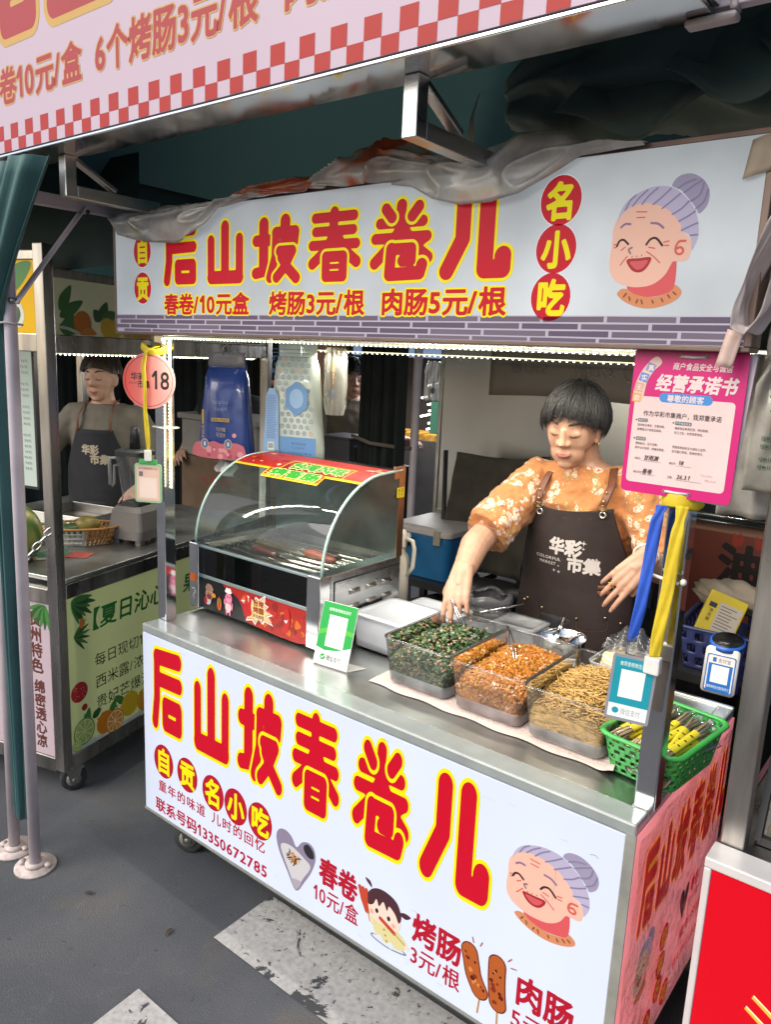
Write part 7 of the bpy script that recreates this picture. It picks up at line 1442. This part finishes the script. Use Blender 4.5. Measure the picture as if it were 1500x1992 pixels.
art.textw('suiplao', .075, .135, .195, .022, INK('ink', 'pale_blue_print', '#7d92c0'), N=26); art.textw('心心相印', .08, .13, .172, .014, INK('ink', 'pale_blue_print', '#7d92c0'), N=22); art.rrect(.07, .135, .14, .148, .004, go); art.textw('悬挂式抽纸', .074, .136, .136, .010, INK('ink', 'navy', '#182050'), N=20)
art.rrect(.034, .125, .042, .175, .002, go); art.text('可湿水', .030, .105, .016, go, vert=True, N=24); art.textw('120抽', .088, .125, .100, .018, INK('ink', 'pale_gold', '#b8a888'), N=26); art.textw('可湿水', .088, .125, .080, .018, INK('ink', 'pale_gold', '#b8a888'), N=26)
for x, z in ((.045, .055), (.135, .058)): art.disc(x, z, .015, INK('ink', 'pale_gold', '#b8a888'), .018); art.disc(x, z, .012, INK('ink', 'slate_blue', '#56648c'), .015); art.disc(x, z, .004, INK('ink', 'splash', '#c8ccc4'), .008)
art.disc(.158, .09, .008, INK('ink', 'pink_pale', '#cf8e94'))
art.build('print', tb_)
one(lambda q: (q.grid(lambda u, v_: (-.07 + .14 * u, -.004, .325 + .05 * v_), 4, 3)), 'header_card', pm('grey_film', '#8a8a90', .3, 0, .1, 20, alpha=.75), tb_, local=True, solid=.001)
one(lambda q: q.grid(lambda u, v_: (-.035 + .07 * u + .01 * math.sin(6 * v_), -.01 + .02 * math.sin(9 * u), .004 - .055 * v_ - .02 * u), 10, 8), 'tissue', pm('white_tissue', '#d8d4cf', .9, 0, .05, 30), tb_, local=True, solid=.0006)
one(lambda q: q.tube([(-.235, .505, 1.60), (-.236, .506, 1.625), (-.225, .52, 1.64), (-.15, .60, 1.645)], .003, 6), 'hook', STEELD, label='small hook holding up the dark blue tissue pack', cat='hook')
WPK = pm('tissue_white', '#b3bdb4', .35, 0, .08, 9, coat=.3, bump=.3, bscale=25)
yw = .30; c2 = (.035, .605, 1.252); t2_ = softpack('tissue_pack', 'tall pale tissue pack with little blue rings, hanging beside the light tape', c2, .145, .215, .405, .10, WPK, yw)
uu, vv = fdir(yw); nn = uu.cross(vv); art = Art(Vector(c2) - uu * .11 + nn * .053, uu, vv); lb_ = INK('ink', 'pack_blue', '#5a84b4'); ldk = INK('ink', 'ring_blue', '#4a6c98'); lrd = INK('ink', 'ring_red', '#b8766c')
art.rect(.076, .004, .212, .085, lb_)
for r in range(13):
    for k in range(8):
        x = .020 + k * .0245 + (.012 if r % 2 else 0); z = .100 + r * .0205
        hw = .107 - .032 * (z / .405)
        if abs(x - .11) > hw - .010 or (x < .075 and z < .24) or (abs(x - .135) < .038 and abs(z - .215) < .052): continue
        mt_ = lrd if rnd.random() < .14 else ldk; pts = []
        for i in range(6):
            a0, a1 = math.pi / 3 * i, math.pi / 3 * (i + 1); pts.append([(x + .0075 * math.cos(a0), z + .0075 * math.sin(a0)), (x + .0075 * math.cos(a1), z + .0075 * math.sin(a1)), (x + .0055 * math.cos(a1), z + .0055 * math.sin(a1)), (x + .0055 * math.cos(a0), z + .0055 * math.sin(a0))])
        art.polys(pts, mt_, r == 0 and k == 0); art.rect(x - .002, z - .001, x + .002, z + .001, mt_, False)
art.blob([(.135 + (.040 + .006 * (i % 2)) * math.cos(math.pi / 6 * i), .215 + (.050 + .007 * (i % 2)) * math.sin(math.pi / 6 * i)) for i in range(12)], lb_)      # plain flower shape; the mascot's face is left out
art.blob([(.135 + .026 * math.cos(a), .215 + .033 * math.sin(a)) for a in [math.pi / 5 * i for i in range(10)]], INK('ink', 'flower_pale', '#86a6c8'))
art.poly([(.008, .006), (.072, .006), (.066, .22), (.05, .245), (.03, .245), (.02, .22)], INK('ink', 'side_blue', '#7d9cc2'))
for k in range(26): art.rect(.022, .075 + k * .0058, .060 + rnd.uniform(-.006, .002), .0775 + k * .0058, INK('ink', 'small_print', '#5873a0'), k == 0)
art.rect(.028, .035, .052, .062, INK('ink', 'splash', '#c8ccc4'))
for k in range(8): art.rect(.031 + k * .0024, .040, .0321 + k * .0024, .058, bk, k == 0)
art.textw('悬挂式纸面巾', .104, .200, .016, .020, INK('ink', 'pack_navy', '#34568a'), N=24); art.textw('柔韧亲肤', .118, .176, .058, .010, INK('ink', 'pack_navy', '#34568a'), N=18); art.textw('CLEAN', .120, .170, .044, .011, INK('ink', 'pack_navy', '#34568a'), N=18)
for k in range(3): art.rect(.04, .352 + k * .012, .18, .3535 + k * .012, ldk, k == 0)
art.build('print', t2_)
gl = thing('glove_bag', 'thin clear bag of disposable gloves with a mustard handle brush hung by the light tape', 'bag', (.19, .63, 1.45))
one(lambda q: q.rings([[(.190 + r * math.cos(a) * (1 + .1 * math.sin(4 * a + z * 30)), .628 + .030 * math.sin(a), z) for a in [2 * math.pi * k / 24 for k in range(24)]] for z, r in ((1.42, .030), (1.45, .042), (1.52, .046), (1.60, .044), (1.64, .034))], 0, False), 'bag', clear('glove_film', (.8, .82, .78), 1.4, .12, .45, (.5, .5, .45)), gl)
one(lambda q: q.tube([(.185, .618, 1.63), (.186, .614, 1.56), (.195, .612, 1.48), (.196, .612, 1.43)], [.007, .008, .009, .010], 8), 'brush_handle', pm('mustard_plastic', '#a87a24', .45, 0, .15, 20), gl)
one(lambda q: q.tube([(.193, .6115, 1.502), (.1955, .6105, 1.472)], [.0115, .0125], 10), 'blue_band', pm('blue_band', (.03, .05, .22), .4), gl)
def shopbag(name, label, x, y, z, wd, ht, yaw, seed, prn):
    uu, vv = fdir(yaw); nn = uu.cross(vv); R = random.Random(seed); o = Vector((x, y, z)); ph = R.uniform(0, 6)
    f = lambda u, v_: o + uu * ((u - .5) * wd * (1 - .35 * max(0, v_ - .75) * 4 * abs(1))) + vv * (ht * v_) + nn * (.012 * math.sin(9 * u + ph + 4 * v_) * (1 - .3 * v_) + .010 * math.sin(23 * u - 7 * v_) * v_)
    b = thing(name, label, 'bag', (x, y, z))
    one(lambda q: q.grid(f, 24, 24), 'film', clear('white_bag_film', (.75, .75, .72), 1.4, .2, .75, (.62, .58, .54)), b, solid=.0006)
    art = Art((0, 0, 0), (1, 0, 0), (0, 0, 1), warp=lambda a, c, l: f(a, c) + nn * (.002 + l)); gn_ = INK('ink', 'bag_green', '#1c5a3c')
    if prn:
        art.textw('好食', .20, .68, .56, .16, gn_, bold=.03, rot=.25); art.disc(.82, .60, .11, gn_, .08); art.disc(.82, .60, .085, INK('ink', 'bag_white', '#a59c94'), .06)
        for k in range(4): art.textw('绿色环保购物袋请勿直接接触食品', .14, .95, .36 - k * .055 - (.04 if k > 1 else 0), .045, gn_, N=14)
    else: art.textw('环保', .45, .75, .42, .07, gn_, N=18); art.rect(.42, .2, .62, .33, gn_); art.rect(.45, .22, .59, .31, INK('ink', 'bag_white', '#a59c94'))
    art.build('print', b)
shopbag('plastic_bag', 'white plastic shopping bag with green print hanging at the right of the pink board', 1.640, .30, 1.395, .15, .27, .25, 5, True)
shopbag('plastic_bag', 'plain beige plastic bag hanging half behind the pink board', 1.565, .33, 1.335, .10, .32, .1, 8, False)
# ---------------------------------------------------------------- neighbour stall at the right
rs = thing('food_cart', 'neighbouring snack cart with glowing red front panel and white rim at the right', 'food cart', (2.3, .4, 0))
RDF = lit('red_lit_panel', '#d0061c', .26, .04, 2, .25, base=.7)
rp = one(lambda q: q.box((1.652, .079, .04), (3.0, .090, .7208)), 'front_panel', RDF, rs)
one(lambda q: (q.box((1.638, .075, .7215), (3.02, .14, .742)), q.box((1.638, .076, .02), (1.6515, .14, .721))), 'white_rim', pm('white_rim', '#c9c6c4', .35, .1, .08, 12), rs, bevel=.003)
one(lambda q: q.box((1.640, .1405, .03), (1.650, .85, .74)), 'end_panel', pm('dark_end', '#5a3a40', .4, .2, .2, 8), rs)
one(lambda q: (q.box((1.6505, .1405, .715), (3.02, .85, .735)), q.box((1.66, .095, .02), (3.0, .85, .05))), 'countertop', STEELD, rs)
one(lambda q: q.box((1.645, .142, .736), (1.688, .185, 2.02)), 'post', SW, rs, bevel=.003)
one(lambda q: q.box((1.645, .80, .736), (1.685, .84, 2.02)), 'post', SW, rs, bevel=.003)
one(lambda q: (q.box((1.640, .13, 2.02), (3.0, .17, 2.06)), q.box((1.64, .171, 2.02), (1.68, .84, 2.06))), 'top_rail', STEELD, rs)
art = Art((0, .0818, 0), (1, 0, 0), (0, 0, 1)); go2 = lit('lit_gold', '#e0a840', .5, base=.7); cr2 = lit('lit_cream', '#e8d8a8', .5, base=.7)
art.o.y = .0788
for dx, dz in ((0, 0), (-.009, -.028)):
    art.poly([(1.751 + dx, .511 + dz), (1.748 + dx, .503 + dz), (1.95 + dx, .375 + dz), (1.955 + dx, .389 + dz)], go2); art.poly([(1.751 + dx, .511 + dz), (1.750 + dx, .508 + dz), (1.954 + dx, .386 + dz), (1.955 + dx, .389 + dz)], cr2)
art.build('print', rp)
ledtape((1.690, .140, 1.95), (1.690, .140, 1.385), rs, 40)
dc = thing('display_case', 'black-edged glass display case on the neighbouring red cart', 'display case', (1.9, .45, .735))
one(lambda q: (q.bar((1.70, .20, .742), (1.70, .34, 1.16), .022, .012, (1, 0, 0)), q.bar((1.70, .34, 1.17), (2.6, .34, 1.17), .016), q.bar((1.70, .20, .745), (2.6, .20, .745), .016), q.bar((1.70, .75, .745), (1.70, .75, 1.17), .016), q.bar((1.70, .34, 1.17), (1.70, .75, 1.17), .016)), 'edge_frame', BLACK, dc)
one(lambda q: q.add([(1.708, .205, .75), (2.6, .205, .75), (2.6, .34, 1.16), (1.708, .34, 1.16)], [(0, 1, 2, 3)]), 'front_glass', CL, dc)
one(lambda q: q.box((1.71, .22, .7355), (2.6, .74, .76)), 'tray', pm('amber_tray', '#6a4a20', .4, .3, .4, 15), dc)
# ---------------------------------------------------------------- what shows through the gaps further back
kt = thing('yellow_kiosk', 'yellow lit drinks kiosk far behind the fruit cart', 'kiosk', (-3.3, 3.6, 0))
one(lambda q: q.box((-3.75, 3.65, 0), (-2.95, 4.3, 1.0)), 'counter', pm('dark_counter', (.05, .035, .03), .6), kt)
one(lambda q: (q.box((-3.75, 3.9, 1.0), (-2.95, 4.3, 1.06)), q.box((-3.5, 3.75, 1.0), (-3.13, 3.9, 1.32))), 'yellow_body', lit('kiosk_yellow', '#c89a10', .25, base=.7), kt)
one(lambda q: q.box((-3.75, 4.25, 1.06), (-2.95, 4.3, 1.75)), 'back_wall', pm('rosy_wall', '#8a6a58', .6), kt)
one(lambda q: (q.bar((-3.02, 3.62, 1.03), (-3.02, 3.62, 1.62), .02), q.bar((-3.75, 3.62, 1.62), (-3.02, 3.62, 1.62), .02), q.bar((-3.75, 3.62, 1.03), (-3.02, 3.62, 1.03), .02)), 'light_frame', pm('amber_neon', (.9, .6, .1), .4, emit=2.2, ecol=(1, .62, .10)), kt)
ksn = one(lambda q: q.box((-3.75, 3.60, 1.635), (-2.95, 3.63, 1.80)), 'sign', lit('pale_sign', '#c0d4d0', .5, base=.6), kt)
art = Art((-3.75, 3.5995, 1.635), (1, 0, 0), (0, 0, 1)); art.textw('柠檬茶', .43, .76, .045, .10, bk, bold=.03); art.rect(.45, .02, .72, .032, INK('ink', 'leaf', '#3f7a34')); art.build('print', ksn)
fs2 = thing('market_stall', 'distant bright food stall with white lamps and yellow trays beyond the rear tent leg', 'stall', (-1.7, 4.2, 0))
one(lambda q: q.box((-2.6, 3.9, 0), (-1.2, 4.5, .95)), 'counter', pm('pale_counter', '#6d6a68', .5, .2, .2, 6), fs2)
one(lambda q: [q.box((-2.5 + .24 * k, 3.92, .951), (-2.30 + .24 * k, 4.2, 1.0)) for k in range(5)], 'food_tray', pm('yellow_food', '#b98a34', .6, 0, .5, 30, bump=.6, emit=.2), fs2)
one(lambda q: [q.bar((-1.72 + .05 * math.sin(k * 2.2), 3.86, 1.40 - .05 * k), (-1.62 + .05 * math.sin(k * 2.2), 3.86, 1.425 - .05 * k), .014) for k in range(8)], 'neon_lamp', pm('white_neon', (.9, .9, .85), .4, emit=4, ecol=(1, .97, .9)), fs2)
one(lambda q: q.box((-1.66, 3.84, 1.02), (-1.55, 3.85, 1.42)), 'green_sign', lit('green_sign', '#5c9a80', .35, base=.6), fs2)
one(lambda q: q.box((-2.6, 3.95, 1.62), (-1.2, 4.0, 1.76)), 'blue_sign', lit('blue_sign', '#8ea8d0', .5, base=.6), fs2)
one(lambda q: q.box((-2.6, 4.48, .95), (-1.2, 4.5, 1.75)), 'back_wall', pm('dim_wall', '#3a3432', .7), fs2)
shopbag('plastic_bag', 'small white bag hanging beside the white rear tent leg', -.545, 2.25, 1.385, .10, .22, .5, 11, False)
cn = one(lambda q: (q.rings([[(-.735 + r * math.cos(a), 1.98 + r * math.sin(a), z) for a in [2 * math.pi * k / 24 for k in range(24)]] for z, r in ((1.02, .09), (1.12, .105), (1.125, .11))]), q.ell((-.74, 1.96, 1.125), (.08, .07, .03), 16, 8)), 'black_pot', BLACK, label='black pot on the dark table behind the roller grill', cat='pot')
tbk = thing('side_table', 'dark table standing in the passage behind the roller grill', 'table', (-.75, 2.0, 0))
one(lambda q: q.box((-1.15, 1.85, .99), (-.62, 2.2, 1.019)), 'tabletop', pm('dark_table', (.03, .03, .032), .5), tbk)
for x, y in ((-1.13, 1.87), (-.66, 1.87), (-1.13, 2.15), (-.66, 2.15)): one(lambda q: q.box((x, y, 0), (x + .03, y + .03, .99)), 'leg', BLACK, tbk)
one(lambda q: (q.box((-1.10, 1.95, 1.0195), (-.88, 2.15, 1.15)), q.box((-1.11, 1.94, 1.1505), (-.87, 2.16, 1.165))), 'storage_tub', pm('dark_grey_tub', (.06, .06, .065), .5), label='dark grey lidded storage tub beside the black pot', cat='tub', bevel=.004)
cp = thing('canopy_tent', 'dark canopy of the far row of stalls behind', 'tent', (-1, 4.5, 0))
one(lambda q: q.grid(lambda u, v_: (-7 + 10 * u, 3.3 + 4 * v_, 2.0 + 1.0 * math.sin(math.pi * v_)), 12, 8), 'canopy', TEALIN, cp)
for x in (-6.5, -2.75, 2.6): one(lambda q: q.cyl((x, 3.4, 0), (x, 3.4, 2.1), .022, 10), 'leg', WPAINT, cp)
one(lambda q: q.box((-14, 8.0, 0), (10, 8.2, 6.0)), 'building', pm('dim_facade', '#5c5a58', .8, 0, .2, 1.0), label='dim grey building wall closing the market street at the back', cat='building')
drape('curtain', 'dark cloth wall behind the far stalls', -7, 6.9, 3, 6.9, .02, 2.2, DK, 20, .05)
drape('curtain', 'dark cloth hanging behind the grey steel board', -.1, 2.6, 3.4, 2.6, .02, 2.2, DK, 12, .04)
tl = thing('tube_lamp', 'white fluorescent tube lamp under the far canopy beside the black curtain', 'lamp', (-1.0, 2.75, 1.70))
one(lambda q: q.cyl((-1.55, 2.75, 1.70), (-.65, 2.75, 1.70), .013, 12), 'tube', pm('tube_glow', (.9, .9, .9), .4, emit=5, ecol=(.95, .97, 1)), tl)
one(lambda q: q.box((-1.58, 2.735, 1.714), (-.62, 2.765, 1.74)), 'holder', WHITEP, tl)
striplamp('tube_lamp_light', (-1.55, 2.75, 1.685), (-.65, 2.75, 1.685), 9.0, (0, -.5, -1), tl, .03, (.95, .97, 1))
striplamp('neon_lamp_light', (-2.5, 3.88, 1.60), (-1.3, 3.88, 1.60), 9.0, (0, -.4, -1), fs2, .03, (1, .96, .88))
# ---------------------------------------------------------------- the other people
def figure(label, x, y, yaw, k, top, bottom, hairmt, arms, apron=None, seed=1, hl=1.0, skin=None):
    """standing figure 1.62 m tall at k = 1, built facing -y and turned by yaw"""
    p = thing('person', label, 'person', (x, y, 0)); sk = skin or SKINP
    ro = Matrix.Translation((x, y, 0)) @ Matrix.Rotation(yaw, 4, 'Z') @ Matrix.Scale(k, 4)
    tf = lambda mb: setattr(mb, 'v', [tuple(ro @ Vector(v)) for v in mb.v])
    R = ro.to_3x3().normalized(); HCl = Vector((0, -.05, 1.475)); HRl = Euler((.12, 0, 0)).to_matrix()
    T = [(.80, 0, 0, .165, .115), (.95, 0, 0, .150, .108), (1.12, 0, -.005, .165, .118), (1.22, 0, -.005, .172, .118), (1.29, 0, -.005, .165, .09), (1.33, 0, -.01, .115, .066), (1.36, 0, -.02, .056, .052)]
    b = MB(); torso(b, T); tapered(b, [(0, -.01, 1.32), (0, -.025, 1.39), (0, -.035, 1.43)], [.058, .05, .052]); headshape(b, HCl, HRl)
    for s, (e, w_) in zip((-1, 1), arms):
        S = (s * .158, -.005, 1.285); tapered(b, [(s * .10, -.005, 1.29), S, tuple((Vector(S) + Vector(e)) / 2), e], [.052, .052, .044, .039]); tapered(b, [e, tuple(Vector(e).lerp(Vector(w_), .4)), w_], [.040, .040, .025])
        f = (Vector(w_) - Vector(e)).normalized(); hand(b, Vector(w_) + f * .004, f, Vector((s * .3, -.6, .6)), [(.3, .35, .2)] * 4, .05, left=s > 0)
    for s in (-1, 1): tapered(b, [(s * .08, 0, .85), (s * .085, 0, .45), (s * .085, .01, .08)], [.085, .06, .042])
    tf(b); bd = fused(b, 'body', sk, p, .0055, 3)
    hc = ro @ HCl; hr = R @ HRl; face(bd, hc, hr, k); hairdo(p, hc, hr, k, n=420, seed=seed, length=hl, mt=hairmt)
    b = MB(); torso(b, [(z, cx, cy, a, b_) for z, cx, cy, a, b_ in T[:-1]] + [(1.345, 0, -.015, .08, .06)], .012)
    for s, (e, w_) in zip((-1, 1), arms): S = (s * .158, -.005, 1.285); tapered(b, [(s * .08, -.005, 1.288), S, tuple(Vector(S).lerp(Vector(e), .45)), tuple(Vector(S).lerp(Vector(e), .85))], [.062, .064, .064, .066])
    tf(b); fused(b, 'shirt', top, p, .009, 3, .012, .05)
    b = MB(); tapered(b, [(0, 0, .72), (0, 0, .87)], [(.115, .165), (.12, .168)])
    for s in (-1, 1): tapered(b, [(s * .08, 0, .86), (s * .085, 0, .45), (s * .085, .01, .07)], [.095, .075, .062]); b.ell((s * .085, -.04, .04), (.042, .12, .04), 14, 8)
    tf(b); fused(b, 'trousers', bottom, p, .011, 3)
    if apron:
        hw = lambda z: np.interp(z, [.5, .85, 1.0, 1.1, 1.22], [.20, .19, .175, .14, .095])
        def pt(xx, z, off=0.): a_, b3 = .20, np.interp(z, [.5, .85, 1.05, 1.22], [.15, .14, .138, .142]) + off; t = max(-.99, min(.99, xx / a_)); return ro @ Vector((xx, -.005 - b3 * math.sqrt(1 - t * t) - .004 * math.sin(30 * xx + 6 * z), z))
        a2 = one(lambda q: q.grid(lambda u, v_: pt((2 * u - 1) * hw(1.225 - .7 * v_), 1.225 - .7 * v_), 26, 36), 'apron', apron, p, solid=.003)
        art = Art((0, 0, 0), (1, 0, 0), (0, 0, 1), z0=0, warp=lambda xx, z, l: pt(xx, z, .004 + l)); wt3 = INK('ink', 'apron_cream', '#b8ac98')
        art.textw('华彩', -.065, .03, 1.10, .052, wt3, bold=.045); art.textw('市集', -.02, .085, 1.055, .050, wt3, bold=.045); art.build('print', a2)
        for s in (-1, 1): one(lambda q: q.tube([pt(s * .085, 1.215, .004), ro @ Vector((s * .085, -.125, 1.29)), ro @ Vector((s * .075, -.06, 1.352)), ro @ Vector((s * .06, .02, 1.36))], [(.002, .010)] * 4, 6, flat=(0, -1, 0)), 'strap', LEA, a2)
    return p
GT = pm('grey_tee', '#6f6a60', .85, 0, .12, 20, bump=.2, bscale=300); NAV = pm('navy_apron', (.012, .013, .018), .8, 0, .3, 20); DKT = pm('dark_trousers', (.025, .025, .03), .8)
figure('fruit cart vendor in a grey tee and black apron standing behind the blender', -1.545, .86, .55, .99, GT, DKT, pm('brown_hair', (.05, .03, .02), .55, 0, .4, 90), (((-.30, -.10, 1.08), (-.36, -.34, .98)), ((.29, .02, 1.05), (.26, -.20, .96))), NAV, 21, .80)
figure('cook in a beige top reaching forward beside the black curtain behind the roller grill', -1.28, 2.42, .85, 1.0, pm('beige_top', '#6d6252', .85, 0, .15, 20), DKT, HAIR, (((-.24, -.10, 1.06), (-.16, -.32, 1.02)), ((.26, -.14, 1.10), (.30, -.40, 1.13))), None, 31)
figure('passer-by in a pale shirt and blue shorts far behind the black curtain', -2.05, 3.35, 2.0, 1.0, pm('pale_shirt', '#8d94a6', .8, 0, .1, 20), pm('denim_blue', (.06, .10, .2), .8), HAIR, (((-.24, -.06, 1.05), (-.18, -.30, 1.08)), ((.26, -.04, 1.05), (.22, -.26, 1.02))), None, 41)
figure('worker in a dark shirt half hidden by the round number plate', -1.90, 1.98, .5, 1.0, pm('dark_shirt', (.04, .045, .05), .85, 0, .2, 20), DKT, HAIR, (((-.26, -.04, 1.05), (-.22, -.26, 1.00)), ((.27, -.10, 1.10), (.22, -.32, 1.22))), None, 51)
